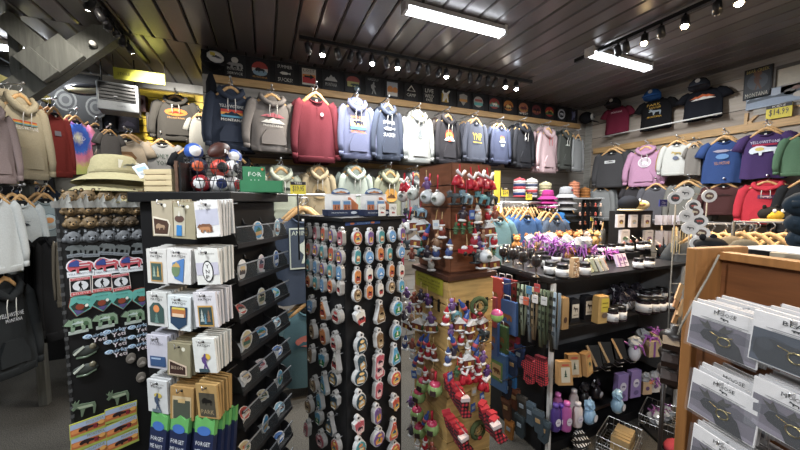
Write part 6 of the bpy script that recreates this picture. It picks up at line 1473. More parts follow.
for i, (x, y, c) in enumerate([(645, 393, 'c8a880'), (653, 391, 'd4ccc0'), (660, 387, 'd8d0c8'), (663, 383, 'c8b8b0')]):
    P = onshelf(x, y, Z4); m = M(); m.prism([(-.028, 0), (.028, 0), (.026, .07), (-.026, .07)], -.014, .014, mat(c, 'card')); cello(m, (0, 0, .09), (.03, .02, .03), i + 110); ribbon(m, (0, 0, .07), .04, i + 40, ['c86a30', '8a4a98'][i % 2]); art(m, [('e', 0, 0, .5, .4, '6a4a70')], .024, .03, -.0145, c=(0, .035)); tag(m.build('potpourri_bag', None, TM(P, -15)), 'small potpourri bag with ribbon at the bottom shelf right, %s from left' % ORD[i], 'bag', 'potpourri bags')


TM = TM0
def wire_basket(P, rz, w, d, h, label):
    m = M(); mw_ = mat('c4c4c4', 'metal', .35)
    for z_ in (.004, h * .5, h): m.tube([(-w, -d, z_), (w, -d, z_), (w, d, z_), (-w, d, z_), (-w, -d, z_)], .0028, mw_, 4)
    for k in range(9):
        x_ = -w + 2 * w * k / 8; m.tube([(x_, -d, h), (x_, -d, .004), (x_, d, .004), (x_, d, h)], .0018, mw_, 4)
    for k in range(7):
        y_ = -d + 2 * d * k / 6; m.tube([(-w, y_, h), (-w, y_, .004), (w, y_, .004), (w, y_, h)], .0018, mw_, 4)
    return tag(m.build('wire_basket', None, TM(P, rz)), label, 'basket')


Pb = onZ(622, 449, 0); Pb += Vector((0, .02, .002)); wire_basket(Pb, 20, .14, .10, .10, 'white wire basket of kraft boxes on the carpet under the gondola')
for k in range(5):
    P = Pb + Matrix.Rotation(R(20), 3, 'Z') @ Vector((-.09 + k * .042, -.02, .008)); m = M(); m.box(-.016, .016, -.05, .05, 0, .10, mat('b89a68', 'card')); art(m, [('r', 0, 0, 1.2, .8, '8a6c40')], .015, .04, -.051, c=(0, .05)); tag(m.build('kraft_box', None, TM(P, 20, 1, ry=10 - k * 4)), 'slim kraft box in the wire basket, %s from left' % ORD[k], 'box', 'kraft boxes in the floor basket')
Pb = onZ(662, 426, 0) + Vector((.02, .03, .002)); wire_basket(Pb, 20, .15, .10, .09, 'white wire basket of clear bags on the carpet, right one')
for k in range(3):
    P = Pb + Vector((-.07 + k * .07, -.01, .008)); m = M(); cello(m, (0, 0, .055), (.05, .05, .05), k + 130); ribbon(m, (0, 0, .09), .05, k + 60, '7a3a78'); tag(m.build('clear_bag', None, TM(P)), 'clear bag with purple tie in the right floor basket, %s from left' % ORD[k], 'bag', 'clear bags in the floor basket')
P = onZ(578, 448, .0); m = M()
mz = check('black_white_knit', 'd8d8d8', '1a1a1a', '1a1a1a', 50.0)
for k in range(4): m.tube([(-.06 + k * .012, -.03 + .02 * k, .02 + .012 * k), (0, -.03 + .02 * k, .03 + .012 * k), (.07, -.02 + .02 * k, .045 + .012 * k)], .018, mz, 7)
tag(m.build('knit_scarf', None, TM(P)), 'black and white patterned knit piled on the floor under the gondola left end', 'scarf')
m = M(); P = onZ(700, 449, .0); m.ell((0, 0, .03), (.09, .06, .04), mat('b8404c', 'fabric'), 12, 6); m.tube([(-.08, -.04, .05), (0, -.06, .065), (.08, -.03, .05)], .015, mat('d8c8c8', 'fabric'), 6)
P = onZ(672, 449, 0); tag(m.build('folded_blanket', None, TM((P.x, P.y - .02, 0))), 'red and white folded cloth on the carpet by the wood cabinet', 'cloth')
# ---------------------------------------------------------------- end cap goods (left end of the gondola)
EXo = .07


def EP(px, py, off=EXo): return onX(px, py, GX - off)


def hung(build, nm, px, py, off, label, cat, group=None, hookz=.01, rz=-90, sc=1.0):
    P = EP(px, py, off); o = build.build(nm, None, TM(P, rz, sc)); tag(o, label, cat, group); return P


def giftbag(w, h, c, sp):
    m = M(); m.prism([(-w, -h), (w, -h), (w * .95, 0), (-w * .95, 0)], -.012, .012, mat(c, 'gloss', .4)); art(m, sp, w * .9, h / 2 * .9, -.0125, .0008, c=(0, -h / 2)); m.tube([(-w * .4, 0, -.005), (-w * .3, 0, .03), (w * .3, 0, .03), (w * .4, 0, -.005)], .003, mat('d0ccc4'), 5); return m


rb = [('s', 'bear', 0, 0, .7, .4, '8a5a34'), ('e', 0, -.6, .5, .2, '5a3020')]
for i, (x, y, c, w, h, off) in enumerate([(490, 277, 'b8483c', .075, .24, .16), (498, 278, '34508c', .07, .22, .11), (505, 279, '9c3a34', .07, .20, .07), (503, 300, '3c5c90', .085, .22, .14), (497, 325, '48683c', .06, .18, .18), (494, 352, '3a6090', .085, .26, .13), (503, 350, '2f6ca8', .08, .24, .09), (489, 322, '3a5890', .05, .22, .22), (487, 296, '8a3840', .05, .2, .24), (507, 322, '8c2c38', .07, .2, .08)]):
    hung(giftbag(w, h, c, rb if i not in (5,) else [('r', 0, 0, 1.4, 1.2, '5c7c48'), ('r', 0, 0, 1.0, .8, 'b09060'), ('s', 'bear', 0, 0, .4, .3, '5a3420')]), 'gift_bag', x + 4, y, off, '%s on the gondola end hooks' % ['red bear print bag, uppermost left', 'blue bag behind the upper red bear bag', 'dark red bag, third in the top row', 'blue bear print bag in the second row', 'small green bag low in the second row', 'green and blue framed picture bag in the third row', 'bright blue bag behind the framed picture bag', 'narrow blue bag at the far end', 'narrow dark red bag at the far end', 'dark red bag behind the second row'][i], 'bag', None, rz=-80)
m = M(); m.ell((0, 0, 0), (.035, .035, .035), mat('8fb860', 'gloss'), 12, 8); m.ell((0, 0, .012), (.033, .033, .026), mat('d8588c', 'gloss'), 12, 6); tag(m.build('ball_ornament', None, TM(at(497, 316, 1.75))), 'large green and pink ball ornament hung before the blue bear bag', 'ornament')
for i in range(12):
    x = 517 + i * 3.7; y = 283 + i * .9; L = .30 + .03 * ((i * 5) % 3)
    P = EP(x, y, .06 + .02 * (i % 3)); c = ['6f7c64', '58644c', '8c9a84', '49483c', '7c8a94', '8c7c60', '3a3a38'][i % 7]
    m = M(); m.tube([(-.012, -.004, 0), (-.014, -.006, -L * .5), (-.004, -.004, -L)], .010, mat(c, 'fabric'), 5, .3); m.tube([(.010, .004, 0), (.012, .004, -L * .5), (.002, 0, -L)], .010, mat(shade(c, .8), 'fabric'), 5, .3)
    for k in range(5): m.box(-.022, -.006, -.012, -.008, -.05 - k * .05, -.03 - k * .05, mat(shade(c, .5), 'fabric'))
    tag(m.build('lanyard', None, TM(P, -80)), 'patterned woven lanyard on the gondola end, %s from the far side' % ORD[i], 'lanyard', 'woven lanyards')
for i, (x, y, c) in enumerate([(522, 300, 'd8d8d8'), (526, 301, 'c86048'), (535, 299, 'dcdcdc'), (544, 301, 'd4d8d8'), (529, 290, '4a88b0'), (537, 288, 'c04848')]):
    P = EP(x, y, .13); m = M(); m.box(-.018, .018, -.002, .002, -.024, .024, mat(c, 'card')); m.tube([(0, 0, .024), (0, .005, .05)], .0012, m_chrome, 4); art(m, [('r', 0, .2, 1.2, .2, '8a8a90')], .018, .024, -.0025); tag(m.build('hang_tag', None, TM(P, -75)), '%s in front of the lanyards' % ['white hang tag, leftmost', 'orange red hang tag', 'white hang tag, middle', 'white hang tag, rightmost', 'blue key tag', 'red key tag'][i], 'tag')
for i, (x, y) in enumerate([(531, 358), (541, 357)]):
    P = EP(x, y, .10 + .02 * i); m = M(); m.prism([(-.032, 0), (.032, 0), (.036, -.10), (.034, -.155), (.0, -.175), (-.034, -.155), (-.036, -.09), (-.056, -.075), (-.052, -.04), (-.034, -.045)], -.012, .012, plaidm()); m.box(-.034, .034, -.014, .014, -.012, .004, mat('5a1820', 'fabric')); art(m, [('s', 'bear', 0, 0, 1, 1, '161214')], .022, .018, -.0125, c=(0, -.12)); tag(m.build('oven_mitt', None, TM(P, -80, 1.0, ry=4 - 8 * i)), 'red buffalo plaid mitt with black bear, %s one' % ['left', 'right'][i], 'mitt')
for i, (x, y, c) in enumerate([(520, 345, '2c3a5c'), (513, 355, '304060'), (508, 378, '2a2a34'), (515, 388, '6a4030'), (522, 396, '38342f'), (506, 398, '55392c'), (530, 402, '45525c'), (538, 410, '3c4850'), (520, 415, '2c3438'), (545, 420, '38444c'), (510, 420, 'a06a34')]):
    P = EP(x, y, .07 + .015 * (i % 3)); m = M(); m.prism([(-.035, 0), (.035, 0), (.032, -.13), (.02, -.15), (-.03, -.14)], -.010, .010, mat(c, 'fabric')); m.box(-.036, .036, -.012, .012, -.03, 0, mat(shade(c, 1.3), 'fabric')); m.box(-.016, .016, -.014, -.011, -.075, -.05, mat('a8885c' if i % 2 else '8a98a4', 'card')); tag(m.build('knit_socks', None, TM(P, -80, 1, ry=RND.uniform(-8, 8))), '%s pair of knit socks hung low on the gondola end, %s one' % ({'2c3a5c': 'navy', '304060': 'navy', '2a2a34': 'charcoal', '6a4030': 'brown', '38342f': 'dark', '55392c': 'brown', '45525c': 'slate', '3c4850': 'slate', '2c3438': 'dark', '38444c': 'slate', 'a06a34': 'ochre'}[c], ORD[i]), 'socks', 'knit socks on the gondola end')
for i, (x, y) in enumerate([(500, 287), (530, 281), (512, 340), (527, 374), (500, 380), (535, 345)]):
    a = EP(x, y, 0); b = EP(x, y, .22); tag(M().tube([(GX - .0, a.y, a.z), (GX - .22, a.y, a.z), (GX - .235, a.y, a.z + .015)], .003, m_chrome, 5).build('peg_hook'), 'bright wire peg hook on the gondola end, %s of six from top left' % ORD[i], 'hook')
# ================================================================ tees, hats and plush between gondola and walls
stack('tee', onY(499, 217, 2.55), 0, (.86, .95), '6aa0b0', 'teal blue tee with white script', 'on the rack behind the goblets', [('t', 'Montana', 0, -.2, 1.6, .4, 'b8d0d8')], 3, None, 8, .07, seed=0)
stack('tee', onY(527, 215, 2.62), 0, (.84, .95), '3a68b0', 'royal blue tee', 'on the rack behind the goblets', [('r', 0, -.5, .9, .6, '2c4a80')], 3, None, 8, .07, seed=1)
stack('tee', onY(556, 217, 2.66), 0, (.88, .95), '4e5f7c', 'slate tee with pale arched lettering', 'on the rack behind the goblets', [('t', 'YELLOWSTONE', 0, .1, 1.8, .3, 'c0c4c0'), ('s', 'mount', 0, -.4, .7, .3, '6a7a90')], 3, None, 8, .07, seed=2)
q = onY(528, 206, 2.9)
tr = empty('tee_rack', 'chrome double rail rack holding the blue tees behind the goblets', 'clothes rack', TM((q.x, 2.72, 0)))
for s in (-.42, .52): M().tube([(s, .16, 0), (s, .16, 1.66)], .013, m_chrome, 8).build('upright', tr); M().bar((s, -.1, .015), (s, .4, .015), .03, .03, m_black).build('foot', tr)
M().tube([(-.42, .16, 1.645), (.52, .16, 1.645)], .012, m_chrome, 8).build('rail', tr)
for i in range(22):
    P = onY(503 + i * 3.3, 208 + i * .12, 2.95)
    col_ = inst(HB, 'clothes_hanger', None, TM((P.x, 2.98, 1.545 + .002 * (i % 3)), 68 + RND.uniform(-8, 8), .8)); tag(col_, 'empty wooden hanger on the rail behind the blue tees, %s from left' % ORD[i], 'hanger', 'empty hangers behind the blue tees'); inst(HH, 'hook', col_, Matrix())
M().tube([(-.42, .26, 1.63), (.52, .26, 1.63)], .010, m_chrome, 8).build('rear_rail', tr)
# yellow strip and signs
P = onY(497, 192, 2.7); ysn = M().box(-.035, .035, -.006, .006, -.22, .22, mat('d8bc3c', 'card')).build('yellow_strip_sign', None, TM(P)); tag(ysn, 'tall narrow yellow sign strip just right of the ornament tower', 'sign')
M().tube([(0, .012, -P.z), (0, .012, .2)], .006, m_blk2, 6).build('stand', ysn)
price(onY(505, 192, 2.6), 0, .085, .09, '$24', 'yellow price sign beside the tall yellow strip', .3, 'TEES'); price(onY(529, 196, 2.75), 0, .085, .085, '$19', 'yellow price sign in front of the striped beanies', .3, 'HATS')
M().cbox((0, 0, 0), (.01, .01, .01), m_white)
# hat shelving in front of the back wall, right of centre
hs = onY(560, 205, 3.05); hsx = hs.x
sh = empty('hat_shelf', 'black stand with hat shelves below the pink hoodies', 'shelving unit', TM((hsx - .30, 2.95, 0)))
for s in (0, 1.05): M().box(s - .012, s + .012, 0, .35, 0, 1.70, m_blk2).build('side_frame', sh)
for z_ in (.6, 1.1, 1.40, 1.70): M().box(0, 1.05, 0, .35, z_ - .012, z_ + .006, mat('2a2a2c', 'plain') if z_ < 1.6 else mat('b8b8b6', 'plain')).build('shelf', sh)
HZ = 1.708


def knit(P, r, h, c, label, stripes=None):
    m = M(); m.lathe([(r * .92, 0), (r, .01), (r, h * .4)], mat(c, 'fabric'), 14); m.lathe([(r * .97, h * .4), (r * .9, h * .75), (r * .5, h * .97), (.004, h)], mat(stripes or shade(c, .9), 'fabric'), 14); m.ell((0, 0, h), (.018, .018, .014), mat(stripes or c, 'fabric'), 8, 5)
    return tag(m.build('knit_hat', None, TM(P)), label, 'hat')


for j, (px, cols_, nm) in enumerate([(522, ['a83c44', '2c3c6a', 'c8c4c0', 'b04a50', '303c60', 'c0b8b8'], 'red navy'), (534, ['c0bcb4', '5a6070', 'b0484c', 'c8c4bc', '4c5468', 'b8b4ac'], 'grey red'), (548, ['b0a884', 'a49c74', 'bab08c', '9c9470', 'b4aa84'], 'cream')]):
    P = onY(px, 200, 3.05)
    for k, c in enumerate(cols_): knit((P.x, 3.1, HZ + k * .036), .075, .055, c, '%s knit hat on the top shelf, %s from the pile bottom' % (nm, ORD[k]), cols_[(k + 1) % len(cols_)])
P = onY(545, 198, 2.92)
for k in range(3): bucket(TM((P.x, 2.88, 1.62 + k * .05), 0, (.72, .72, .72)), ['8e2468', '9c2870', '942468'][k], 'bright pink sun hat under the cream knit hats, %s of the pile' % ['bottom', 'middle', 'top'][k], None, .10, 'pink sun hats')
P = onY(563, 200, 2.9)
for k, (c, nm) in enumerate([('20242a', 'black bucket hat, second from the bottom'), ('6f7072', 'grey bucket hat, middle'), ('77777a', 'grey bucket hat, second from top'), ('86878a', 'light grey bucket hat with red badge, top')]):
    bucket(TM((P.x, 2.86, 1.52 + k * .075), 10 * k, (.82, .82, .82)), c, nm + ' of the grey pile', [('e', 0, 0, .6, .6, 'a03848')] if k == 3 else None, .11)
P = onY(556, 215, 2.85); bucket(TM((P.x + .06, 2.86, 1.44), 0, (.8, .8, .8)), '2f72b8', 'bright blue sun hat at the bottom of the grey hat pile', None, .10)
hp = empty('hat_pole', 'thin chrome pole stand carrying the bucket hat pile', 'hat stand', TM((P.x + .03, 2.86, 0)))
M().tube([(0, 0, 0), (0, 0, 1.52)], .010, m_chrome, 8).build('pole', hp); M().lathe([(.12, 0), (.12, .012), (.02, .02)], m_black, 14).build('base', hp)
for j, (px, c) in enumerate([(575, 'c07858'), (586, 'a86a34')]):
    P = onY(px, 198, 3.1)
    for k in range(5 if j == 0 else 3): knit((P.x, 3.12, HZ + k * .04), .07, .06, shade(c, .94 + .03 * k), '%s knit hat at the shelf right end, %s from the pile bottom' % (['salmon', 'brown bear'][j], ORD[k]))
for j in range(20):
    P = onY(580 + (j % 5) * 5.2, 206 + (j // 5) * 9, 2.92); c = ['c8a090', '3a2c28', 'd8b8a0', '8a4a30', 'c05848'][(j * 3) % 5]; m = M()
    m.ell((0, 0, 0), (.020, .014, .018), mat(c, 'fabric'), 8, 5); m.ell((0, 0, .026), (.014, .012, .012), mat(shade(c, 1.2), 'fabric'), 8, 5); m.ell((0, -.012, .026), (.005, .004, .004), mat('1a1a1a'), 5, 3); m.tube([(0, 0, .036), (0, .006, .05)], .001, m_chrome, 4)
    tag(m.build('plush_keychain', None, TM(P)), 'tiny plush keychain on the black grid, row %s, %s from left' % (['one', 'two', 'three', 'four'][j // 5], ORD[j % 5]), 'keychain', 'plush keychains on the grid')
P = onY(590, 222, 2.94); tag(M().box(-.16, .16, 0, .01, -.25, .20, mat('141416', 'plain')).build('grid_panel', None, TM((P.x, 2.94, P.z))), 'black hanging grid of tiny plush keychains below the orange hats', 'display panel')
price(onY(592, 219, 2.86), 0, .05, .05, '$8', 'small orange price card among the plush keychains', None, 'TOY')
# row of plush animals on a low table behind the gondola jars
tbx = empty('plush_table', 'low dark table of plush animals behind the gondola', 'table', TM((2.35, 2.35, 0)))
M().box(-.1, 1.35, 0, .40, 1.12, 1.15, m_blk2).build('tabletop', tbx)
for x_, y_ in ((-.06, .03), (1.3, .03), (-.06, .36), (1.3, .36)): M().box(x_ - .02, x_ + .02, y_ - .02, y_ + .02, 0, 1.12, m_blk2).build('leg', tbx)
pl = [('c8884a', 'orange tan'), ('a86a3c', 'brown'), ('d8a868', 'golden'), ('c87850', 'rust'), ('a89080', 'grey tan'), ('d0a060', 'honey'), ('b87848', 'caramel'), ('c49468', 'sandy')]
for j in range(16):
    c, nm = pl[(j * 3) % 8]; x = 2.30 + .083 * j; y = 2.46 + .15 * (j % 2); m = M(); k = 'fabric'
    m.ell((0, 0, .06), (.042, .035, .06), mat(c, k), 10, 7); m.ell((0, -.012, .14), (.036, .034, .034), mat(shade(c, 1.08), k), 10, 7); m.ell((0, -.044, .132), (.016, .014, .012), mat(shade(c, 1.35), k), 8, 5); m.ell((0, -.057, .136), (.006, .004, .004), m_black, 6, 4)
    for s in (-1, 1): m.ell((s * .028, 0, .172), (.012, .008, .012), mat(shade(c, .8), k), 6, 4); m.ell((s * .04, -.025, .07), (.014, .014, .028), mat(c, k), 6, 4); m.ell((s * .026, -.04, .014), (.017, .026, .014), mat(c, k), 6, 4); m.ell((s * .013, -.043, .150), (.004, .003, .004), m_black, 5, 3)
    tag(m.build('plush_animal', None, TM((x, y, 1.151), RND.uniform(-25, 10), 1.0)), '%s plush animal on the table behind the gondola, %s from left' % (nm, ORD[j]), 'plush toy', 'plush animals on the rear table')
P = onY(612, 229, 2.45); t = M().box(-.06, .06, -.003, .003, -.02, .02, mat('4a7cb8', 'card')).build('shelf_sign', None, TM((P.x, 2.42, 1.30))); tag(t, 'small blue sign above the plush animals', 'sign'); M().box(-.004, .004, .003, .008, -.149, 0, m_blk2).build('stem', t)
# ---------------------------------------------------------------- card spinner with penguin
SP = onY(640, 240, 2.02); SX, SY = SP.x, 2.02
sn = empty('card_spinner', 'black spinner with small white hanging cards behind the gondola right end', 'display rack', TM((SX, SY, 0)))
M().tube([(0, .1, 0), (0, .1, 1.60)], .015, m_black, 8).build('pole', sn); M().lathe([(.2, 0), (.2, .02), (.03, .04)], m_black, 16, c=(0, .1, 0)).build('base', sn)
M().box(-.22, .26, .04, .18, 1.10, 1.56, m_black).build('frame', sn)
j = 0
for row, (yy, xs, w, h) in enumerate([(221, (621, 634, 647), .052, .062), (238, (625, 649), .066, .078)]):
    for i, x in enumerate(xs):
        P = onY(x, yy, SY - .03)
        for k in range(3):
            m = M(); m.box(-w, w, -.003, .003, -h, h, mat('d4d0d4', 'card'))
            if k == 0: art(m, [('e', 0, -.1, .6, .3, ['6a5048', 'a8a090', '7a4a58', '5a7a60', '8a6a90'][j % 5]), ('s', 'mount', 0, -.3, .5, .3, ['c8b050', '8aa0b8'][j % 2]), ('r', 0, .75, 1.0, .08, '9a9aa0')], w, h, -.0035, .0006)
            o = m.build('greeting_card', None, TM(P + Vector((.004 * k, .012 * k, 0)), 0)); tag(o, '%s card on the spinner, %s row, %s' % ('white hanging' if k == 0 else 'white backing', ['upper', 'lower'][row], ['left', 'middle', 'right'][i if row == 0 else i * 2]) + ('' if k == 0 else ', behind the front one'), 'card', None if k == 0 else 'cards behind row %d column %d' % (row + 1, i + 1))
        j += 1
for row, (yy, h) in enumerate([(220, .05), (238, .075)]):
    for k in range(9):
        P = onY(659 + k * 2.1, yy, SY - .02 + .02 * (k % 2)); m = M(); m.box(-.007, .007, -.035, .035, -h, h, mat(['b8b0b8', 'a89098', 'c8c4cc', '9a8078'][k % 4], 'card')); tag(m.build('card_pack', None, TM(P, 8 * (k % 3))), 'thin edge-on card pack at the spinner right side, %s row, %s from left' % (['upper', 'lower'][row], ORD[k]), 'card', 'edge-on card packs on the spinner')
P = onY(663, 203, SY - .03); t = M().box(-.066, .066, -.004, .004, -.035, .035, mat('2c3480', 'card')).build('spinner_sign', None, TM(P)); a = M(); art(a, [('t', 'Clips', .1, .05, 1.2, .9, 'd8dcf0'), ('r', 0, -.7, 1.4, .1, 'a8b0d8')], .066, .035, -.005); a.build('lettering', t); M().tube([(0, .006, -.2), (0, .006, 0)], .004, m_blk2, 6).build('stem', t); tag(t, 'blue sign with white script on top of the card spinner', 'sign')
P = onY(634, 206, SY); t = empty('penguin_plush_hat', 'black penguin plush hat with orange beak on top of the card spinner', 'plush hat', TM((P.x, SY + .05, 1.575), 15))
kf = 'fabric'; M().ell((-.01, 0, .065), (.105, .09, .075), mat('1c1f26', kf), 16, 9).build('head', t)
m = M(); m.ell((.04, -.095, .05), (.036, .036, .022), mat('d8b840', kf), 10, 6); m.ell((.0, -.11, .047), (.02, .022, .016), mat('8a6a50', kf), 8, 5); m.build('beak', t)
for s in (-1,): M().ell((.035, -.082, .085), (.020, .010, .024), mat('d8d8d8', kf), 10, 6).build('eye', t); M().ell((.038, -.092, .083), (.009, .005, .012), mat('15171c', kf), 8, 5).build('pupil', t)
M().ell((.02, -.01, -.005), (.17, .11, .016), mat('c8b894', kf), 18, 6).build('brim', t)
m = M(); m.ell((.125, -.03, .035), (.055, .07, .05), mat('cdbb94', kf), 12, 7); tag(m.build('straw_hat', None, TM((P.x + .05, SY + .06, 1.585))), 'cream straw hat beside the penguin plush hat', 'hat')
# round white stickers on a grid strip
gp = at(690, 222, 2.12); gs = empty('sticker_strip_stand', 'pale grid stand of round white stickers between spinner and wood cabinet', 'display rack', TM((gp.x, gp.y, 0), -25))
m = M()
for s in (-.10, 0, .10): m.tube([(s, 0, 0), (s, 0, 1.72)], .004, mat('6c6860'), 6)
for z_ in (.1, .6, 1.1, 1.3, 1.5, 1.7): m.tube([(-.10, 0, z_), (.10, 0, z_)], .003, mat('6c6860'), 6)
m.build('wire_frame', gs); M().box(-.16, .16, -.12, .12, 0, .02, m_black).build('foot', gs)
for i, (x, y) in enumerate([(675, 198), (685, 193), (709, 196), (693, 206), (686, 216), (694, 212), (699, 221), (690, 228), (701, 233), (697, 243), (706, 244)]):
    P = at(x, y, 2.04); m = M(); m.prism([(.046 * cos(2 * pi * k / 16), .041 * sin(2 * pi * k / 16)) for k in range(16)], -.003, .0, mat('e0dedc', 'card')); art(m, [('e', 0, 0, .75, .75, ['4a4a4c', 'd0ccc8', '6a5048'][i % 3]), ('s', ['bear', 'moose', 'bison'][i % 3], 0, 0, .5, .4, ['c85a50', '3a3a3c', 'd8c8a8'][i % 3])], .036, .032, -.003, .0007); m.tube([(0, 0, .034), (0, .03, .06)], .001, m_chrome, 4)
    tag(m.build('round_sticker', None, TM(P, -35 + RND.uniform(-15, 10))), 'round white sticker on the pale grid stand, %s from top' % ORD[i], 'sticker', 'round stickers on the grid stand')
for i in range(12):
    P = at(672 + i * 2.6, 240 + (i % 2) * 2, 2.6); m = M(); m.box(-.010, .010, -.002, .002, -.10, .10, mat(['c8b890', 'b8a880', 'd4c8a4'][i % 3], 'card')); tag(m.build('bookmark', None, TM(P, 20)), 'cream hanging strip behind the round stickers, %s from left' % ORD[i], 'bookmark', 'cream hanging strips')
M().cbox((0, 0, 0), (1, 1, 1), m_white)
# small hanging pink tags at the spinner foot
for i, (x, y, c) in enumerate([(624, 240 + 11, 'c88880'), (631, 250, 'b86058'), (637, 249, 'c8a0a0'), (645, 251, 'c07870'), (652, 251, 'd4d0cc')]):
    P = onY(x, y - 8, SY - .12); m = M(); m.prism([(-.02, 0), (0, .018), (.02, 0), (0, -.018)], -.003, .003, mat(c, 'card')); m.tube([(0, 0, .018), (0, .05, .05)], .001, m_chrome, 4); tag(m.build('key_charm', None, TM(P)), 'small pink and white charm under the spinner cards, %s from left' % ORD[i], 'charm', 'pink charms under the spinner')
for i in range(14):
    P = onY(660 + (i % 5) * 5, 246 + (i // 5) * 8, 1.98); c = ['c85858', '58789a', 'd8c8b0', '7a5890', 'c89050'][i % 5]; m = M(); m.ell((0, 0, 0), (.014, .010, .020), mat(c, 'gloss'), 7, 5); m.tube([(0, 0, .018), (0, .05, .06)], .001, m_chrome, 4); tag(m.build('key_charm', None, TM(P)), 'coloured key charm right of the spinner foot, row %s, %s from left' % (['one', 'two', 'three'][i // 5], ORD[i % 5]), 'charm', 'coloured charms by the spinner')
# ---------------------------------------------------------------- low racks by the right wall
def lowrack(px, py, d, n, cols_, lab, who, wid=.36, rz=-30):
    P = at(px, py, d); t = empty('clothing_rack', lab, 'clothes rack', TM((P.x, P.y, 0), rz)); z_ = P.z + .09
    M().tube([(-wid, 0, z_), (wid, 0, z_)], .006, mat('8a8a8c', 'plain', .4), 8).build('rail', t)
    for s in (-1, 1): M().tube([(s * wid, 0, 0), (s * wid, 0, z_)], .010, m_blk2, 8).build('upright', t); M().bar((s * wid, -.2, .015), (s * wid, .2, .015), .03, .03, m_black).build('foot', t)
    for i in range(n):
        q = Matrix.Rotation(R(rz), 3, 'Z') @ Vector((-wid + .04 + (2 * wid - .08) * i / (n - 1), 0, 0)); pp = Vector((P.x + q.x, P.y + q.y, z_ - .12)); T = TM(pp, rz - 62, (.85, .85, .9))
        c, cn_ = cols_[i % len(cols_)]
        behind('tee', T, c, '%s tee hung %s, %s from left' % (cn_, who, ORD[i]), i, 'tees hung ' + who); hanger(TM(pp + Vector((0, 0, .01)), rz - 62, .9), 'wooden hanger %s, %s from left' % (who, ORD[i]), 'wooden hangers ' + who)


lowrack(724, 236, 2.45, 5, [('4a4c50', 'grey'), ('8a8478', 'taupe'), ('2c2e34', 'black'), ('a49a88', 'sand')], 'chrome rack of taupe and grey tees behind the wood cabinet', 'behind the bear cap', .20, -35)
lowrack(770, 237, 1.95, 5, [('26282e', 'black'), ('34363c', 'charcoal'), ('3a6a66', 'teal')], 'chrome rack of black tees behind the wood cabinet at right', 'below the coral hoodie', .18, -40)
lowrack(655, 228, 3.55, 12, [('5a5a5e', 'grey'), ('8a8478', 'stone'), ('3a3c44', 'charcoal'), ('a08c70', 'tan')], 'long chrome rack of grey tees in front of the right wall', 'in front of the right wall', .75, -88)
# ================================================================ near wooden cabinet with jewellery cards
G0 = at(697, 300, .80); G0.z = 0
GRZ = -100.0
gu = Vector((cos(R(GRZ)), sin(R(GRZ)), 0)); gn = Vector((sin(R(GRZ)), -cos(R(GRZ)), 0))
m_cab = mat('96602f', 'wood', .4, s=2.0); m_cd = mat('754524', 'wood', .45); m_cl = mat('a06a38', 'wood', .4, s=2.0)
cb = empty('wooden_card_cabinet', 'near oak display cabinet of moose and bear jewellery cards at right', 'cabinet', TM(G0, GRZ))
M().box(-.025, 0, -.01, .165, 0, 1.535, m_cl).build('side_panel', cb, bev=.003)
M().box(1.1, 1.125, -.01, .165, 0, 1.535, m_cl).build('side_panel', cb, bev=.003)
M().box(0, 1.1, .075, .088, 1.36, 1.515, m_cd).build('back_board', cb)
M().box(0, 1.1, .062, .095, 1.505, 1.525, m_cl).build('top_rail', cb, bev=.002)
M().box(0, 1.1, .0, .088, 1.345, 1.362, m_cab).build('ledge', cb, bev=.002)
pb = M(); pb.box(0, 1.1, .01, .022, .1, 1.345, mat('6c4226', 'wood', .5)); pbo = pb.build('peg_board', cb)
m = M()
for r_ in range(9):
    for k in range(24): m.lathe([(.0035, -.0004), (.0035, .0004)], m_black, 6, T=TM((.03 + k * .045, .0095, .85 + r_ * .055), 0, rx=90))
hp_ = m.build('peg_holes', pbo); hp_['kind'] = 'stuff'
M().box(0, 1.1, .0, .16, 0, .10, m_cab).build('plinth', cb)
M().box(.0, .12, .17, .19, 1.30, 1.50, m_cl).build('rear_rail', cb); M().box(.02, 1.1, .19, .48, 0, 1.43, m_cab).build('rear_body', cb)


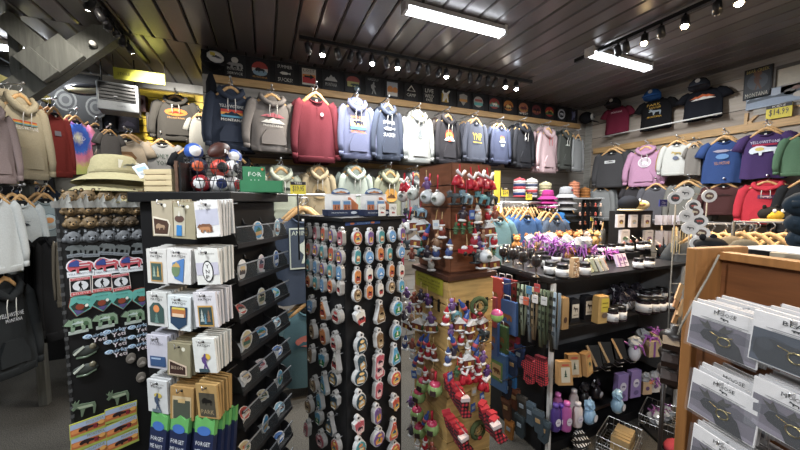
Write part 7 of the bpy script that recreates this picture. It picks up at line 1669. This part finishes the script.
def jcard(title, v):
    m = M(); w, h = .056, .047
    m.box(-w, w, -.0015, .0015, -h, h, mat('dedad8', 'card'))
    bg = {'MOOSE': '6f6873', 'BEAR': '3c424e'}[title]
    art(m, [('r', 0, -.30, 1.92, 1.3, bg), ('p', [(-.96, -.1), (-.5, .15), (0, 0), (.4, .2), (.96, 0), (.96, -.2), (-.96, -.4)], shade(bg, .8)), ('p', [(-.96, -.95), (-.96, -.7), (-.3, -.75), (.96, -.8), (.96, -.95)], shade(bg, 1.2))], w, h, -.0015, .0004)
    if title == 'MOOSE': art(m, [('p', [(-.62, -.32), (-.52, -.08), (-.25, .0), (.1, .0), (.5, -.35), (.7, -.95), (-.05, -.95), (-.2, -.6), (-.5, -.5)], '262426'), ('p', [(-.5, .0), (-.72, .28), (-.5, .2), (-.45, .35), (-.35, .15), (-.3, 0)], '3c3834'), ('p', [(-.1, .05), (.05, .35), (.12, .2), (.3, .3), (.2, .08), (0, -.02)], '3c3834')], w, h, -.0034, .0004)
    else: art(m, [('p', [(-.9, -.6), (-.85, -.1), (-.5, .05), (.1, .0), (.7, -.1), (.9, -.5), (.8, -.9), (-.7, -.9)], '24262c'), ('e', -.62, -.2, .2, .22, '30333a')], w, h, -.0034, .0004)
    m.tube([(-.018, -.006, -.004), (.0, -.0065, -.010), (.018, -.006, -.004)], .001, mat('a08a50', 'metal', .3), 5)
    m.tube([(.006 + .010 * cos(2 * pi * k / 10), -.007, -.016 + .009 * sin(2 * pi * k / 10)) for k in range(11)], .0016, mat('a89868', 'metal', .3), 5)
    art(m, [('t', title, 0, .80, .62, .17, '1c1c1e'), ('s', 'bear' if title == 'BEAR' else 'moose', 0, .60, .12, .09, '1a1a1c'), ('r', 0, .47, 1.3, .025, '8a8a8c'), ('r', 0, .40, 1.0, .025, '8a8a8c')], w, h, -.003, .0004)
    m.box(-w - .002, w + .002, -.0085, -.008, -h - .002, h + .002, mat('e8ecf0', 'clear', s=.035))
    return m


def jback():
    m = M(); w, h = .056, .047; m.box(-w, w, -.0015, .0015, -h, h, mat('c4c0c0', 'card')); m.box(-w, w, -.006, -.0055, -h, h, mat('e8ecf0', 'clear', s=.08)); return m


jm = {'MOOSE': jcard('MOOSE', 0).mesh('jewellery_card'), 'BEAR': jcard('BEAR', 1).mesh('jewellery_card')}; jb = jback().mesh('jewellery_card')
for i, (px, py, tt, n, ry, sc, nm) in enumerate([(723, 333, 'MOOSE', 9, 4, 1.0, 'moose earring cards in the top row'), (722, 405, 'MOOSE', 7, 4, 1.0, 'moose earring cards in the second row'), (722, 464, 'MOOSE', 8, 3, 1.0, 'cards in the lowest visible row'), (795, 348, 'BEAR', 6, 3, 1.0, 'bear earring cards at the right edge'), (793, 420, 'MOOSE', 6, 3, 1.0, 'large moose cards at the right edge')]):
    P = hit(px, py, G0 + gn * .13, gn)
    for k in range(n):
        q = P - gn * (k * .0135); top = k == 0
        if i == 1 and k == 2: q = q + Vector((0, 0, .012)); 
        o = inst(jm[tt] if top or (i == 1 and k == 2) else jb, 'jewellery_card', None, TM(q + Vector((0, 0, RND.uniform(-.002, .006) if k else 0)), GRZ + RND.uniform(-3, 3) + (5 if i == 0 else 0), sc, ry=ry + (RND.uniform(-2, 2) if k else 0)))
        tag(o, ('front card of the %s' % nm) if top else 'clear sleeved card behind the front one, %s, %s back' % (nm.replace(' earring', '').replace(' in the', ','), ORD[k - 1]), 'jewellery card')
    a = P + gn * .015 + Vector((0, 0, .045)); b = P - gn * .135 + Vector((0, 0, .045))
    tag(M().tube([a + Vector((0, 0, .006)), a, b], .0015, m_chrome, 6).build('peg_hook'), 'metal peg hook through the %s' % nm, 'hook')
a = at(719, 255, .785); b = at(681, 326, .76)
tag(M().tube([a, a.lerp(b, .3) + Vector((0, 0, -.004)), a.lerp(b, .7), b, b + Vector((-.01, 0, -.02))], .0022, mat('8c8478', 'fabric'), 6).build('rope', None), 'grey rope strung over the left post of the wooden cabinet', 'rope')
# navy rolls, paper, caps on/behind the cabinet
P = at(826, 222, .92); nv = mat('1c2a38', 'fabric')
for k, (dz, r_) in enumerate([(.05, .05), (-.005, .062), (-.055, .052)]):
    m = M(); m.ell((0, 0, 0), (.08, r_, .046), nv, 14, 8); m.tube([(-.06, -.03, .0), (0, -.045, .008), (.06, -.03, 0)], .012, nv, 7)
    tag(m.build('knit_bundle', None, TM(P + Vector((.02 * (k - 1), 0, dz)), -70)), 'dark navy knit roll at the right frame edge, %s of three' % ['top', 'middle', 'bottom'][k], 'knitwear', 'dark navy knit rolls')
pk = at(822, 256, .92); tag(M().box(-.09, .09, -.07, .07, -.07, -.008, mat('b0a48c', 'card')).build('small_carton', None, TM((pk.x, pk.y, P.z - .085), -80)), 'pale cardboard carton under the navy knit rolls at right', 'carton')
pq = at(792, 262, .80); tag(M().box(-.09, .16, -.05, .12, -.001, .001, mat('d4d4d6', 'card')).build('paper_sheet', None, TM((pq.x, pq.y, 1.527), GRZ)), 'white paper sheet lying over the cabinet top at the right', 'paper')
P = at(711, 246, 1.25); t = empty('bear_plush_cap', 'black furry bear cap with ears standing behind the wood cabinet post', 'plush cap', TM(P, -20)); kf = mat('1d1d20', 'fabric')
M().ell((0, 0, 0), (.055, .045, .036), kf, 14, 8).build('head', t)
for s in (-1, 1): M().ell((-.02 + s * .022, -.005, .036), (.013, .009, .013), kf, 8, 5).build('ear', t)
M().ell((-.045, -.02, -.010), (.024, .020, .016), mat('3a2e2a', 'fabric'), 10, 6).build('snout', t); M().tube([(.02, .02, -.02), (.02, .02, -P.z)], .006, m_blk2, 6).build('stand', t)
c_ = cap(TM(at(731, 250, 1.35), 60, .5), '8a7456', 'tan camouflage cap just right of the black bear cap', None)
M().tube([(0, 0, .05), (0, 0, -2.85)], .008, m_blk2, 6).build('stand', c_)
c_ = cap(TM(at(744, 254, 1.28), 30, .5), '6e6350', 'brown cap behind the top of the wood cabinet', None)
M().tube([(0, 0, .05), (0, 0, -2.85)], .008, m_blk2, 6).build('stand', c_)
lb_ = at(752, 251, 1.05); m = M(); m.box(-.08, .07, -.04, .04, -.016, .012, mat('25262a', 'fabric')); art(m, [('r', .5, 0, .5, 1.0, '8a8c94')], .07, .012, -.0405); tag(m.build('folded_shirt', None, TM(lb_, -10)), 'folded black shirt with white tag behind the cabinet top rail', 'folded shirt')
P = at(770, 214, 2.45); t = empty('bee_plush_hat', 'black and yellow animal plush hat with tan brim before the coral hoodie', 'plush hat', TM(P, -25))
M().ell((0, 0, .0), (.075, .06, .055), mat('1c1c1e', 'fabric'), 14, 8).build('crown', t); M().ell((0, -.03, -.01), (.058, .045, .04), mat('d8b034', 'fabric'), 12, 7).build('face', t)
for s in (-1, 1): M().ell((s * .03, -.058, .025), (.014, .008, .014), m_white, 8, 5).build('eye', t); M().ell((s * .045, 0, .055), (.014, .010, .018), mat('1c1c1e', 'fabric'), 8, 5).build('ear', t)
M().ell((0, -.01, -.05), (.12, .10, .016), mat('b49a6c', 'fabric'), 18, 6).build('brim', t); M().tube([(0, 0, -.05), (0, 0, -P.z)], .012, m_blk2, 6).build('stand', t)
# dark shoe-like display stand left of the cabinet post
P = at(674, 338, 1.25); m = M(); bk = mat('201a18', 'plain', .4)
for k, dz in enumerate((0, -.085, -.17)): m.ell((0, 0, dz * .8), (.035, .05, .035), bk, 10, 6); m.bar((-.02, 0, dz * .8), (-.06, -.02, dz * .8 - .02), .05, .028, mat('2c2320', 'wood'))
m.tube([(.01, 0, .05), (.01, 0, -.20)], .02, bk, 8)
st_ = m.build('hat_peg_stand', None, TM(P)); tag(st_, 'dark stepped peg stand left of the wooden cabinet post', 'stand'); M().tube([(.03, .04, -.1), (.03, .04, -P.z)], .008, bk, 8).build('pole', st_)
for i, (x, y) in enumerate([(679, 292), (677, 300), (681, 308), (676, 316)]):
    P = at(x, y, 1.9); m = M(); m.box(-.02, .02, -.004, .004, -.05, .05, mat(['c89a68', 'b88050', 'd0a878', 'a87848'][i], 'card')); tag(m.build('orange_packet', None, TM(P, 0, 1, ry=30)), 'small tan packet in the gap by the cabinet post, %s from top' % ORD[i], 'packet', 'tan packets in the gap')
